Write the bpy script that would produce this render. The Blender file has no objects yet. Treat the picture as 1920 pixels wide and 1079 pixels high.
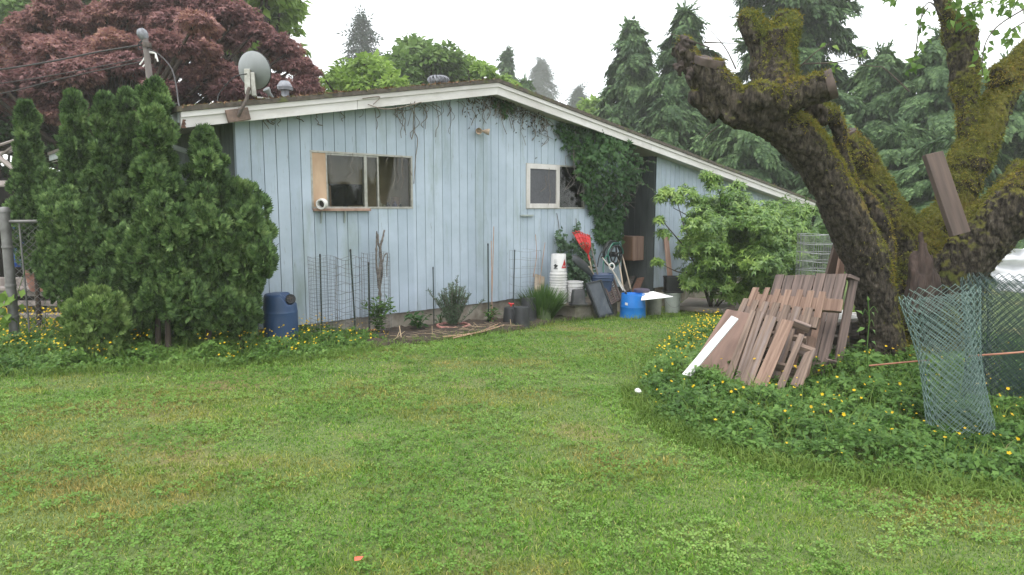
import bpy, bmesh, math, random
import numpy as np
from mathutils import Vector, Matrix, noise
random.seed(7)
RS = np.random.RandomState(11)
SC = bpy.context.scene
COL = SC.collection
# ------------------------------------------------------------------ camera, sky, sun, exposure
FPX, CX, CY, HORIZ, EYEZ = 1280.0, 960.0, 539.5, 390.0, 1.75
PITCH = math.atan((CY - HORIZ) / FPX)
cam = bpy.data.cameras.new("camera")
cam.sensor_width = 36.0
cam.lens = 36.0 * FPX / 1920.0
cam.clip_start, cam.clip_end = 0.05, 2000
camo = bpy.data.objects.new("camera", cam)
camo.location = (0, 0, EYEZ)
camo.rotation_euler = (math.pi / 2 - PITCH, 0, 0)
COL.objects.link(camo)
SC.camera = camo
SUN_EL, SUN_AZ = math.radians(62), math.radians(200)      # azimuth clockwise from +Y
w = bpy.data.worlds.new("World")
SC.world = w
w.use_nodes = True
nt = w.node_tree
bg = nt.nodes["Background"]
sky = nt.nodes.new("ShaderNodeTexSky")
sky.sky_type = 'NISHITA'
sky.sun_disc = False
sky.sun_elevation = SUN_EL
sky.sun_rotation = SUN_AZ
sky.air_density, sky.dust_density, sky.ozone_density = 1.0, 1.0, 1.0
cl = nt.nodes.new("ShaderNodeMix")                        # an even, bright cloud deck hides nearly all the blue
cl.data_type = 'RGBA'
cl.inputs[0].default_value = 0.88
cl.inputs[7].default_value = (7.2, 7.4, 7.6, 1)
nt.links.new(sky.outputs[0], cl.inputs[6])
nt.links.new(cl.outputs[2], bg.inputs[0])
bg.inputs[1].default_value = 0.13
sun = bpy.data.lights.new("sun", 'SUN')
sun.energy, sun.angle, sun.color = 1.1, math.radians(25), (1.0, 0.97, 0.93)
suno = bpy.data.objects.new("sun", sun)
sdir = Vector((math.sin(SUN_AZ) * math.cos(SUN_EL), math.cos(SUN_AZ) * math.cos(SUN_EL), math.sin(SUN_EL)))
suno.rotation_euler = sdir.to_track_quat('Z', 'Y').to_euler()
suno.location = (0, 0, 30)
COL.objects.link(suno)
SC.view_settings.view_transform = 'Standard'
SC.view_settings.look = 'None'
SC.view_settings.exposure = 1.25
SC.view_settings.gamma = 1.0
SC.render.engine = 'CYCLES'
SC.cycles.use_denoising = True
SC.cycles.max_bounces = 6
SC.cycles.diffuse_bounces = 3
SC.cycles.glossy_bounces = 2
SC.cycles.transmission_bounces = 4
SC.cycles.transparent_max_bounces = 12
SC.cycles.volume_bounces = 3

# ------------------------------------------------------------------ where a sight line meets the place
EYE = np.array([0, 0, EYEZ])
FWD = np.array([0, math.cos(PITCH), -math.sin(PITCH)])
UPV = np.array([0, math.sin(PITCH), math.cos(PITCH)])
def ray(x, y): return np.array([1., 0, 0]) * ((x - CX) / FPX) + UPV * (-(y - CY) / FPX) + FWD
def D(x, y, Y):                                   # at a depth
    d = ray(x, y); return EYE + d * (Y / d[1])
def Z(x, y, z):                                   # at a height
    d = ray(x, y); return EYE + d * ((z - EYEZ) / d[2])
def gz(Y):                                        # the lawn falls gently away towards the house
    return -0.065 * min(max(Y - 8.5, 0.0), 5.5)
def G(x, y, dz=0):
    Y = 8.0
    for i in range(40):
        P = Z(x, y, gz(Y) + dz); Y = 0.5 * Y + 0.5 * P[1]
    P[2] = gz(Y) + dz
    return P
A = np.array([-3.47921434, 8.78045896, 0.15])
UA = math.radians(42.04145)
U = np.array([math.cos(UA), math.sin(UA), 0]); NB = np.array([-math.sin(UA), math.cos(UA), 0])   # along gable, into house
def W(s, b, z): return np.array([A[0], A[1], 0]) + U * s + NB * b + np.array([0, 0, z])
def WP(x, y, off=0):                              # on a plane off metres in front of the gable wall
    d = ray(x, y); n = -NB
    t = ((A + n * off - EYE) @ n) / (d @ n)
    return EYE + d * t
def SZ(x, y, off=0):
    P = WP(x, y, off); return float((P - A) @ U), float(P[2])
def px2m(n, Y): return n * Y / FPX

# ------------------------------------------------------------------ materials
MATS = {}
def nodes(name):
    m = bpy.data.materials.new(name); m.use_nodes = True
    t = m.node_tree; b = t.nodes["Principled BSDF"]
    return m, t, b
def N(t, kind, **kw):
    n = t.nodes.new(kind)
    for k, v in kw.items():
        if k in n.inputs: n.inputs[k].default_value = v
        else: setattr(n, k, v)
    return n
def ramp(t, fac, stops):
    r = t.nodes.new("ShaderNodeValToRGB")
    el = r.color_ramp.elements
    while len(el) < len(stops): el.new(0.5)
    for e, (p, c) in zip(el, stops):
        e.position = p; e.color = (c[0], c[1], c[2], 1)
    t.links.new(fac, r.inputs[0]); return r
def mixc(t, fac, a, b, mode='MIX'):
    m = t.nodes.new("ShaderNodeMix"); m.data_type = 'RGBA'; m.blend_type = mode
    for sock, v in ((m.inputs[0], fac), (m.inputs[6], a), (m.inputs[7], b)):
        if hasattr(v, 'links') or hasattr(v, 'is_output'): t.links.new(v, sock)
        elif isinstance(v, (int, float)): sock.default_value = v
        else: sock.default_value = (v[0], v[1], v[2], 1)
    return m.outputs[2]
def coords(t, scale=(1, 1, 1), attr=None):
    if attr:
        c = N(t, "ShaderNodeAttribute", attribute_name=attr).outputs['Vector']
    else:
        c = t.nodes.new("ShaderNodeTexCoord").outputs['Object']
    mp = t.nodes.new("ShaderNodeMapping"); mp.inputs['Scale'].default_value = scale
    t.links.new(c, mp.inputs[0]); return mp.outputs[0]
def noisefac(t, vec, scale, detail=4, rough=0.55):
    n = N(t, "ShaderNodeTexNoise", Scale=scale, Detail=detail, Roughness=rough)
    t.links.new(vec, n.inputs['Vector']); return n.outputs['Fac']
def bump(t, b, fac, strength=0.3, dist=0.01):
    bp = N(t, "ShaderNodeBump", Strength=strength, Distance=dist)
    t.links.new(fac, bp.inputs['Height']); t.links.new(bp.outputs[0], b.inputs['Normal'])
def M(name, c1, c2=None, scale=8, rough=0.7, bmp=0.2, metal=0.0, stretch=(1, 1, 1), attr=None, dirt=None, island=0.0, spec=0.5):
    if name in MATS: return MATS[name]
    m, t, b = nodes(name)
    v = coords(t, stretch, attr)
    c2 = c2 or tuple(x * 0.75 for x in c1)
    f = noisefac(t, v, scale)
    col = ramp(t, f, [(0.32, c2), (0.66, c1)]).outputs[0]
    if dirt:
        f2 = noisefac(t, v, scale * 0.35, 6, 0.65)
        r2 = ramp(t, f2, [(0.52, (0, 0, 0)), (0.68, (1, 1, 1))]).outputs[0]
        col = mixc(t, r2, col, dirt)
    if island:
        g = t.nodes.new("ShaderNodeNewGeometry")
        r3 = ramp(t, g.outputs['Random Per Island'], [(0, (1 - island,) * 3), (1, (1 + island,) * 3)]).outputs[0]
        col = mixc(t, 1.0, col, r3, 'MULTIPLY')
    t.links.new(col, b.inputs['Base Color'])
    b.inputs['Roughness'].default_value = rough
    b.inputs['Metallic'].default_value = metal
    b.inputs['Specular IOR Level'].default_value = spec
    if bmp: bump(t, b, f, bmp, 0.01)
    MATS[name] = m
    return m
def LEAF(name, stops, trans=0.3, rough=0.5, scale=0.8, spec=0.2):
    """foliage: each leaf its own tone from a ramp, drifting slowly through the crown"""
    if name in MATS: return MATS[name]
    m, t, b = nodes(name)
    g = t.nodes.new("ShaderNodeNewGeometry")
    v = coords(t)
    f = noisefac(t, v, scale, 3)
    mx = N(t, "ShaderNodeMath", operation='MULTIPLY_ADD'); mx.inputs[1].default_value = 0.45
    t.links.new(g.outputs['Random Per Island'], mx.inputs[0])
    m2 = N(t, "ShaderNodeMath", operation='MULTIPLY_ADD'); m2.inputs[1].default_value = 1.4; m2.inputs[2].default_value = -0.42
    t.links.new(f, m2.inputs[0]); t.links.new(m2.outputs[0], mx.inputs[2])
    col = ramp(t, mx.outputs[0], stops).outputs[0]
    t.links.new(col, b.inputs['Base Color'])
    b.inputs['Roughness'].default_value = rough
    b.inputs['Specular IOR Level'].default_value = spec
    tr = t.nodes.new("ShaderNodeBsdfTranslucent"); t.links.new(col, tr.inputs[0])
    ms = t.nodes.new("ShaderNodeMixShader"); ms.inputs[0].default_value = trans
    out = t.nodes["Material Output"]
    t.links.new(b.outputs[0], ms.inputs[1]); t.links.new(tr.outputs[0], ms.inputs[2]); t.links.new(ms.outputs[0], out.inputs[0])
    MATS[name] = m
    return m

# ------------------------------------------------------------------ mesh helpers
def loc_of(o):
    v = Vector((0, 0, 0))
    while o is not None:
        v += Vector(o.location); o = o.parent
    return v
def link(name, me, mat, parent=None, loc=None, local=False, smooth=False):
    o = bpy.data.objects.new(name, me); COL.objects.link(o)
    if mat: me.materials.append(mat)
    n = len(me.vertices)
    if n and not local:
        a = np.empty(n * 3, dtype=np.float32); me.vertices.foreach_get('co', a); a = a.reshape(-1, 3)
        if parent is not None: off = np.array(loc_of(parent))
        else:
            mn, mx = a.min(0), a.max(0)
            off = np.array(loc) if loc is not None else np.array([(mn[0] + mx[0]) / 2, (mn[1] + mx[1]) / 2, mn[2]])
            o.location = off
        a -= off.astype(np.float32); me.vertices.foreach_set('co', a.ravel())
    if parent is not None: o.parent = parent
    if smooth: me.polygons.foreach_set('use_smooth', np.ones(len(me.polygons), dtype=bool))
    me.update()
    return o
def tag(o, label=None, cat=None, group=None, kind=None):
    if label: o['label'] = label
    if cat: o['category'] = cat
    if group: o['group'] = group
    if kind: o['kind'] = kind
    return o
def thing(name, label, cat, loc, group=None, rz=0):
    o = bpy.data.objects.new(name, None); COL.objects.link(o)
    o.location = tuple(float(c) for c in loc); o.rotation_euler.z = rz
    o.empty_display_size = 0.1
    return tag(o, label, cat, group)
def copy_tree(o, parent=None, loc=None, rz=None, scale=None, label=None):
    c = o.copy(); COL.objects.link(c)
    if parent is not None: c.parent = parent
    if loc is not None: c.location = tuple(float(v) for v in loc)
    if rz is not None: c.rotation_euler.z = rz
    if scale is not None: c.scale = scale if hasattr(scale, '__len__') else (scale,) * 3
    if label: c['label'] = label
    for ch in [x for x in COL.objects if x.parent == o]: copy_tree(ch, c)
    return c
def arrays_mesh(name, V, F):
    me = bpy.data.meshes.new(name)
    V = np.asarray(V, dtype=np.float32); F = np.asarray(F, dtype=np.int32)
    k = F.shape[1]
    me.vertices.add(len(V)); me.vertices.foreach_set('co', V.ravel())
    me.loops.add(F.size); me.loops.foreach_set('vertex_index', F.ravel())
    me.polygons.add(len(F)); me.polygons.foreach_set('loop_start', np.arange(0, F.size, k, dtype=np.int32))
    me.update(calc_edges=True); me.validate()
    return me
def nrm(a):
    a = np.asarray(a, dtype=float)
    return a / np.maximum(np.linalg.norm(a, axis=-1, keepdims=True), 1e-9)
def scatter(tv, tf, P, Yd, Nn, S):
    """copies of a small template (y along, z normal) set at P: returns verts, faces"""
    P = np.asarray(P, float); y = nrm(Yd); x = nrm(np.cross(y, Nn)); z = np.cross(x, y)
    S = np.broadcast_to(np.asarray(S, float), (len(P),))
    tv = np.asarray(tv, float); k = len(tv)
    V = P[:, None, :] + S[:, None, None] * (tv[None, :, 0:1] * x[:, None, :] + tv[None, :, 1:2] * y[:, None, :] + tv[None, :, 2:3] * z[:, None, :])
    F = np.asarray(tf)[None] + (np.arange(len(P)) * k)[:, None, None]
    return V.reshape(-1, 3), F.reshape(-1, F.shape[-1])
class MB:
    def __init__(s): s.v = []; s.f = []; s.lc = []
    def add(s, verts, faces, lc=None):
        n = len(s.v)
        s.v += [tuple(float(c) for c in p) for p in verts]
        s.f += [tuple(i + n for i in f) for f in faces]
        s.lc += [tuple(float(c) for c in p) for p in (lc if lc is not None else verts)]
        return s
    def hexa(s, c, size=None):
        """8 corners: 0-3 one face, 4-7 the opposite; long axis 0->3"""
        c = [np.asarray(p, float) for p in c]
        if size is None: size = (np.linalg.norm(c[1] - c[0]), np.linalg.norm(c[3] - c[0]), np.linalg.norm(c[4] - c[0]))
        o = RS.rand(3) * 20
        q = [(0, 0, 0), (1, 0, 0), (1, 1, 0), (0, 1, 0), (0, 0, 1), (1, 0, 1), (1, 1, 1), (0, 1, 1)]
        lc = [(o[0] + a * size[0], o[1] + b * size[1], o[2] + d * size[2]) for a, b, d in q]
        return s.add(c, [(0, 3, 2, 1), (4, 5, 6, 7), (0, 1, 5, 4), (1, 2, 6, 5), (2, 3, 7, 6), (3, 0, 4, 7)], lc)
    def box(s, x0, x1, y0, y1, z0, z1):
        return s.hexa([(x0, y0, z0), (x1, y0, z0), (x1, y0, z1), (x0, y0, z1), (x0, y1, z0), (x1, y1, z0), (x1, y1, z1), (x0, y1, z1)])
    def beam(s, p0, p1, wd, th, side=(0, 0, 1)):
        """board from p0 to p1, wd wide along `side`, th thick"""
        p0 = np.asarray(p0, float); p1 = np.asarray(p1, float); d = nrm(p1 - p0)
        sd = np.asarray(side, float); sd = nrm(sd - d * (sd @ d)); n = np.cross(d, sd)
        a = sd * wd / 2; b = n * th / 2
        return s.hexa([p0 - a - b, p0 + a - b, p1 + a - b, p1 - a - b, p0 - a + b, p0 + a + b, p1 + a + b, p1 - a + b])
    def tube(s, pts, r, n=8, cap=True, wob=0.0):
        pts = [np.asarray(p, float) for p in pts]; k = len(pts)
        rr = [r] * k if not hasattr(r, '__len__') else r
        ref = np.array([0, 0, 1.0]); rings = []
        pv = None
        for i, p in enumerate(pts):
            t = nrm(pts[min(i + 1, k - 1)] - pts[max(i - 1, 0)])
            if pv is None:
                a = np.cross(t, ref)
                if np.linalg.norm(a) < 0.1: a = np.cross(t, [1, 0, 0])
                a = nrm(a)
            else: a = nrm(pv - t * (pv @ t))
            pv = a; b = np.cross(t, a)
            rings.append([p + (a * math.cos(2 * math.pi * j / n) + b * math.sin(2 * math.pi * j / n)) * rr[i] * (1 + wob * (RS.rand() - .5)) for j in range(n)])
        V = [q for g in rings for q in g]
        F = [(i * n + j, i * n + (j + 1) % n, (i + 1) * n + (j + 1) % n, (i + 1) * n + j) for i in range(k - 1) for j in range(n)]
        if cap: F += [tuple(range(n))[::-1], tuple((k - 1) * n + j for j in range(n))]
        return s.add(V, F)
    def lathe(s, prof, c=(0, 0, 0), n=24, ax=None, sq=None):
        """profile [(r,z)] round z (or any axis) at c"""
        c = np.asarray(c, float)
        ez = nrm(ax) if ax is not None else np.array([0, 0, 1.0])
        ex = nrm(np.cross(ez, [0, 1, 0.01])); ey = np.cross(ez, ex)
        V = []; k = len(prof)
        for r, z in prof:
            for j in range(n):
                a = 2 * math.pi * j / n; ca, sa = math.cos(a), math.sin(a)
                if sq: q = (abs(ca) ** sq + abs(sa) ** sq) ** (-1.0 / sq)
                else: q = 1
                V.append(c + (ex * ca + ey * sa) * r * q + ez * z)
        F = [(i * n + j, i * n + (j + 1) % n, (i + 1) * n + (j + 1) % n, (i + 1) * n + j) for i in range(k - 1) for j in range(n)]
        if prof[0][0] > 1e-6: F.append(tuple(range(n))[::-1])
        if prof[-1][0] > 1e-6: F.append(tuple((k - 1) * n + j for j in range(n)))
        return s.add(V, F)
    def mesh(s, name):
        me = bpy.data.meshes.new(name); me.from_pydata(s.v, [], s.f)
        at = me.attributes.new('lc', 'FLOAT_VECTOR', 'POINT')
        at.data.foreach_set('vector', np.array(s.lc, dtype=np.float32).ravel())
        me.update(); return me
    def build(s, name, mat, parent=None, local=False, smooth=False, bev=0, loc=None):
        o = link(name, s.mesh(name), mat, parent, loc, local, False)
        if smooth:
            o.data.polygons.foreach_set('use_smooth', np.ones(len(o.data.polygons), dtype=bool))
            try: o.data.set_sharp_from_angle(angle=math.radians(40))
            except Exception: pass
        if bev:
            b = o.modifiers.new("bevel", 'BEVEL'); b.width = bev; b.segments = 2; b.limit_method = 'ANGLE'
        return o
def curve_pts(p, n=24):
    """smooth path through points"""
    p = [np.asarray(q, float) for q in p]; out = []
    for i in range(len(p) - 1):
        a, b, c, d = p[max(i - 1, 0)], p[i], p[i + 1], p[min(i + 2, len(p) - 1)]
        m = max(2, n // (len(p) - 1))
        for j in range(m):
            t = j / m
            out.append(0.5 * ((2 * b) + (c - a) * t + (2 * a - 5 * b + 4 * c - d) * t * t + (-a + 3 * b - 3 * c + d) * t ** 3))
    out.append(p[-1]); return out
def inpoly(x, y, poly):
    x = np.asarray(x); y = np.asarray(y); r = np.zeros(x.shape, bool); n = len(poly)
    for i in range(n):
        x0, y0 = poly[i]; x1, y1 = poly[(i + 1) % n]
        c = ((y0 > y) != (y1 > y)) & (x < (x1 - x0) * (y - y0) / ((y1 - y0) if y1 != y0 else 1e-9) + x0)
        r ^= c
    return r
def sample_poly(poly, n, rs=RS):
    p = np.array(poly); lo, hi = p.min(0), p.max(0); out = np.zeros((0, 2))
    while len(out) < n:
        q = lo + rs.rand(n * 2, 2) * (hi - lo)
        out = np.vstack([out, q[inpoly(q[:, 0], q[:, 1], poly)]])
    return out[:n]
def rdir(n, rs=RS):
    return nrm(rs.randn(n, 3))
# leaf templates
def T_leaf(wd=0.45, fold=0.12, droop=0.15):
    v = [(0, 0, 0), (-wd / 2, .4, fold), (0, .45, 0), (wd / 2, .4, fold), (0, 1, -droop)]
    return v, [(0, 2, 1), (0, 3, 2), (1, 2, 4), (2, 3, 4)]
def T_fan(n=5, spread=100, wd=0.16, droop=0.1, base=0.1):
    v = []; f = []
    for i in range(n):
        a = math.radians(-spread / 2 + spread * i / (n - 1)); L = 1 - 0.35 * abs(i / (n - 1) - .5) * 2
        d = np.array([math.sin(a), math.cos(a)]); p = np.array([d[1], -d[0]])
        k = len(v); b0 = d * base; m = d * L * .55
        for q, zz in ((b0, 0), (m + p * wd / 2, -droop * .3 + .03), (d * L, -droop), (m - p * wd / 2, -droop * .3 - .03)): v.append((q[0], q[1], zz))
        f += [(k, k + 1, k + 2), (k, k + 2, k + 3)]
    return v, f
def T_frond(n=6, wd=0.1, droop=0.35, ang=40):
    """a flat drooping frond: midrib with side fingers"""
    v = []; f = []
    def finger(b, d, L, z0, z1):
        k = len(v); p = np.array([d[1], -d[0]])
        m = b + d * L * .5
        for q, zz in ((b, z0), (m + p * wd / 2, (z0 + z1) / 2), (b + d * L, z1), (m - p * wd / 2, (z0 + z1) / 2)): v.append((q[0], q[1], zz))
        f.extend([(k, k + 1, k + 2), (k, k + 2, k + 3)])
    for i in range(n):
        t = i / n; y = t * .8
        for sgn in (-1, 1):
            a = math.radians(ang) * sgn
            finger(np.array([0, y]), np.array([math.sin(a), math.cos(a)]), .42 * (1 - t * .6), -droop * t * t, -droop * (t * t + .25))
    finger(np.array([0, .7]), np.array([0, 1.]), .35, -droop * .5, -droop)
    return v, f
# ------------------------------------------------------------------ ground
CXW = dict()
def lawn_material():
    m, t, b = nodes("lawn_turf")
    v = coords(t)
    patch = noisefac(t, v, 0.55, 4, 0.6)
    fine = noisefac(t, v, 40, 4, 0.7)
    g = ramp(t, fine, [(0.3, (0.05, 0.075, 0.018)), (0.7, (0.14, 0.20, 0.045))]).outputs[0]
    s = ramp(t, fine, [(0.3, (0.11, 0.085, 0.035)), (0.7, (0.28, 0.21, 0.08))]).outputs[0]
    k = ramp(t, patch, [(0.54, (0, 0, 0)), (0.68, (1, 1, 1))]).outputs[0]
    t.links.new(mixc(t, k, g, s), b.inputs['Base Color'])
    b.inputs['Roughness'].default_value = 0.9
    bump(t, b, fine, 0.6, 0.02)
    return m
def ground():
    # fine sheet near, coarse out to the horizon
    xs = np.concatenate([[-1200, -300, -100, -50, -30], np.arange(-20, 20.01, 0.25), [30, 50, 100, 300, 1200]])
    ys = np.concatenate([[-1200, -300, -60, -20, -8], np.arange(-3, 20.01, 0.25), [30, 50, 100, 300, 1200]])
    X, Y = np.meshgrid(xs, ys)
    Zz = np.vectorize(gz)(Y)
    for i in range(X.shape[0]):
        for j in range(X.shape[1]):
            if abs(X[i, j]) < 20 and -3 < Y[i, j] < 20: Zz[i, j] += 0.02 * noise.noise((X[i, j] * .8, Y[i, j] * .8, 0))
    nx = len(xs); V = np.stack([X.ravel(), Y.ravel(), Zz.ravel()], 1)
    i, j = np.meshgrid(np.arange(len(ys) - 1), np.arange(nx - 1), indexing='ij')
    a = (i * nx + j).ravel()
    F = np.stack([a, a + 1, a + nx + 1, a + nx], 1)
    tag(link("lawn", arrays_mesh("lawn", V, F), lawn_material(), loc=(0, 0, 0), smooth=True), "mown green lawn with straw coloured patches running up to the blue house", "lawn", kind='structure')
ground()
def gzn(x, y):
    return np.array([gz(b) + 0.02 * noise.noise((a * .8, b * .8, 0)) for a, b in zip(x, y)])
LEFTW = [(-260, 640), (-260, 712), (0, 706), (100, 702), (250, 693), (420, 686), (520, 680), (600, 674), (690, 655), (740, 640), (640, 628), (560, 632), (480, 632), (330, 622), (200, 622), (100, 622), (0, 618)]
RIGHTW = [(1262, 640), (1300, 612), (1345, 606), (1420, 612), (1640, 640), (1800, 650), (2100, 660), (2300, 860), (2250, 960), (1920, 925), (1700, 905), (1550, 885), (1400, 855), (1290, 822), (1225, 780), (1192, 742), (1215, 690)]
BED = [(640, 640), (700, 655), (760, 648), (820, 642), (900, 630), (960, 622), (1010, 612), (1050, 604), (1090, 600), (1110, 590), (1040, 575), (960, 575), (800, 590), (700, 605), (560, 630)]
def gpoly(P): return [tuple(G(x, y)[:2]) for x, y in P]
LW, RW, BW = gpoly(LEFTW), gpoly(RIGHTW), gpoly(BED)

# ------------------------------------------------------------------ house
def siding_mat():
    m, t, b = nodes("blue_painted_siding")
    v = coords(t, (1, 1, 0.12)); v1 = coords(t)
    f = noisefac(t, v, 9, 6, 0.65); f2 = noisefac(t, v1, 1.3, 4, 0.6); f3 = noisefac(t, coords(t, (1, 1, .08)), 40, 5, 0.7)
    base = ramp(t, f2, [(0.3, (0.325, 0.39, 0.445)), (0.7, (0.43, 0.50, 0.58))]).outputs[0]
    worn = ramp(t, f, [(0.60, (0, 0, 0)), (0.74, (.8, .8, .8))]).outputs[0]
    col = mixc(t, worn, base, (0.30, 0.36, 0.34))
    chip = ramp(t, f3, [(0.635, (0, 0, 0)), (0.74, (1, 1, 1))]).outputs[0]
    col = mixc(t, chip, col, (0.16, 0.16, 0.145))
    g5 = t.nodes.new("ShaderNodeNewGeometry")                                  # boards fade unevenly
    col = mixc(t, 1.0, col, ramp(t, g5.outputs['Random Per Island'], [(0, (.90, .91, .92)), (1, (1.06, 1.05, 1.04))]).outputs[0], 'MULTIPLY')
    f5 = noisefac(t, coords(t, (1, 1, .22)), 2.1, 6, .7)                       # mildew runs
    col = mixc(t, ramp(t, f5, [(.53, (0, 0, 0)), (.72, (.62, .62, .62))]).outputs[0], col, (.20, .25, .20))
    t.links.new(col, b.inputs['Base Color']); b.inputs['Roughness'].default_value = 0.65
    b.inputs['Specular IOR Level'].default_value = 0.3
    bump(t, b, f, 0.2, 0.01)
    return m
M_SID = siding_mat()
M_GROOVE = M("siding_groove", (0.055, 0.07, 0.07), rough=0.9)
M_CONC = M("weathered_concrete", (0.34, 0.31, 0.26), (0.20, 0.17, 0.13), 6, 0.9, 0.4, dirt=(0.12, 0.10, 0.07))
M_WHITE = M("peeling_white_paint", (0.66, 0.63, 0.61), (0.52, 0.49, 0.46), 5, 0.6, 0.15, attr='lc', dirt=(0.40, 0.37, 0.33), stretch=(1, .3, 1))
M_SOFF = M("soffit_paint", (0.50, 0.46, 0.41), (0.40, 0.36, 0.31), 3, 0.7, 0.1)
M_ROOF = M("mossy_shingle", (0.115, 0.095, 0.075), (0.05, 0.042, 0.035), 14, 0.95, 0.6, dirt=(0.10, 0.115, 0.035))
M_ALU = M("dull_aluminium", (0.42, 0.41, 0.37), (0.30, 0.29, 0.25), 20, 0.45, 0.05, metal=0.5)
M_PLY = M("knotty_plywood", (0.52, 0.36, 0.24), (0.36, 0.23, 0.14), 5, 0.75, 0.1, attr=None, stretch=(1, 1, .35), dirt=(0.46, 0.36, 0.28))
M_OLDW = M("old_pinkish_board", (0.40, 0.26, 0.20), (0.25, 0.15, 0.11), 12, 0.8, 0.3, attr='lc', stretch=(1, .1, 1), island=.2)
M_INT = M("room_panel", (0.44, 0.35, 0.235), (0.29, 0.225, 0.15), 2.5, 0.8, 0.05)
M_DARK = M("dark_room", (0.06, 0.055, 0.05), rough=0.9, bmp=0)
M_BLACK = M("black_plastic", (0.018, 0.019, 0.021), (0.012, 0.012, 0.013), 6, 0.5, 0.05)
M_SCREEN = M("black_screen", (0.012, 0.016, 0.018), rough=0.18, bmp=0)
M_WPVC = M("white_pvc", (0.74, 0.73, 0.70), (0.60, 0.58, 0.54), 5, 0.4, 0.03)
M_GREYP = M("pale_green_paint", (0.33, 0.37, 0.35), (0.25, 0.28, 0.26), 8, 0.6, 0.1)
def glass_mat():
    m, t, b = nodes("window_glass")
    tr = t.nodes.new("ShaderNodeBsdfTransparent"); tr.inputs[0].default_value = (0.80, 0.82, 0.80, 1)
    gl = N(t, "ShaderNodeBsdfGlossy", Roughness=0.04)
    lw = N(t, "ShaderNodeLayerWeight", Blend=0.5)
    pw = N(t, "ShaderNodeMath", operation='POWER'); pw.inputs[1].default_value = 4.0
    fr = N(t, "ShaderNodeMath", operation='MULTIPLY_ADD'); fr.inputs[1].default_value = 0.5; fr.inputs[2].default_value = 0.035
    t.links.new(lw.outputs['Facing'], pw.inputs[0]); t.links.new(pw.outputs[0], fr.inputs[0])
    mx = t.nodes.new("ShaderNodeMixShader")
    t.links.new(fr.outputs[0], mx.inputs[0]); t.links.new(tr.outputs[0], mx.inputs[1]); t.links.new(gl.outputs[0], mx.inputs[2])
    t.links.new(mx.outputs[0], t.nodes["Material Output"].inputs[0])
    return m
M_GLASS = glass_mat()
house = thing("house", "low pale blue board house with mossy shingle roof and white rake boards", "house", (A[0], A[1], 0), rz=UA)
OH, S0, SR, S1, BACK = 0.31, -0.745, 4.09, 15.7, 8.5      # rake overhang, left eave, ridge, right eave
KL, KR, ZR = 0.186, 0.161, 3.80                            # slopes, ridge top
def rooft(s): return ZR - (KL * (SR - s) if s < SR else KR * (s - SR))
def wtop(s): return rooft(s) - 0.20
WINS = [(0.975, 2.63, 1.735, 2.53), (5.0, 6.54, 1.73, 2.53)]
GS = 0.168
def sid_plane(mb, mg, s0, s1, zb, top, wins, put, breaks=GS, rip=0.0):
    """boards between breaks, leaving window holes; put(s,depth,z)->local point; depth>0 is outward"""
    br = sorted(set([s0, s1] + [x for w_ in wins for x in w_[:2] if s0 < x < s1] + [s0 + breaks * i for i in range(1, int((s1 - s0) / breaks) + 1)]))
    gro = set(round(s0 + breaks * i, 5) for i in range(0, int((s1 - s0) / breaks) + 2))
    br = [b for i, b in enumerate(br) if i == 0 or b - br[i - 1] > 1e-4]
    for a, b in zip(br[:-1], br[1:]):
        a2 = a + (0.0045 if round(a, 5) in gro else 0); b2 = b - (0.0045 if round(b, 5) in gro else 0)
        if b2 - a2 < 0.004: continue
        cut = sorted([(w_[2], w_[3]) for w_ in wins if w_[0] < (a + b) / 2 < w_[1]])
        zs = [zb + rip * (noise.noise((a * 3, 0, 5)))]
        for c in cut: zs += [c[0], c[1]]
        zs.append(None)
        for z0, z1 in zip(zs[0::2], zs[1::2]):
            ta, tb = (z1, z1) if z1 is not None else (top(a2), top(b2))
            j = 0.0015 * RS.rand()
            mb.hexa([put(a2, .014 + j, z0), put(b2, .014 + j, z0), put(b2, .014 + j, tb), put(a2, .014 + j, ta), put(a2, 0, z0), put(b2, 0, z0), put(b2, 0, tb), put(a2, 0, ta)])
            mg.hexa([put(a, .004, z0 + .004), put(b, .004, z0 + .004), put(b, .004, min(tb, top(b)) ), put(a, .004, min(ta, top(a)))] + [put(a, -.08, z0 + .004), put(b, -.08, z0 + .004), put(b, -.08, tb), put(a, -.08, ta)])
SPL, SPR = 7.68, 8.80
front = lambda s, d, z: (s, -d, z)
wall, grv = MB(), MB()
sid_plane(wall, grv, 0.0, SPL, 0.15, wtop, WINS, front, rip=.02)
sid_plane(wall, grv, SPR, 15.2, 0.03, wtop, [], front)
PD = 1.5
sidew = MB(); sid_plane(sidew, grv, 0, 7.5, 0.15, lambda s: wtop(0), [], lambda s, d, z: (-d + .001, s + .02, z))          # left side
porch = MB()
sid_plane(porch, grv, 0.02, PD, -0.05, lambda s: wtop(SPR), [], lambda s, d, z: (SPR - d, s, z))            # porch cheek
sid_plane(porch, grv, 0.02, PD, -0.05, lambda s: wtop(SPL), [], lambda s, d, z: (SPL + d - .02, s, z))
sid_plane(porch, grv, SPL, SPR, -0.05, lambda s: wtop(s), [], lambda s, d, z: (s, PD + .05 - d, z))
wo = wall.build("wall", M_SID, house, local=True)
sidew.build("side_wall", M("shaded_side_siding", (.13, .16, .155), (.07, .09, .08), 5, .8, .15, dirt=(.19, .225, .225), stretch=(1, 1, .2)), wo, local=True)  # siding colour darkened to carry the shade of cedars and eave
porch.build("porch_wall", M("dark_porch_siding", (.075, .09, .09), (.045, .055, .055), 4, .8, .1, dirt=(.11, .125, .125), stretch=(1, 1, .3)), wo, local=True)  # recess boards in a darker tone than the front wall
grv.build("wall_backing", M_GROOVE, wo, local=True)
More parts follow.
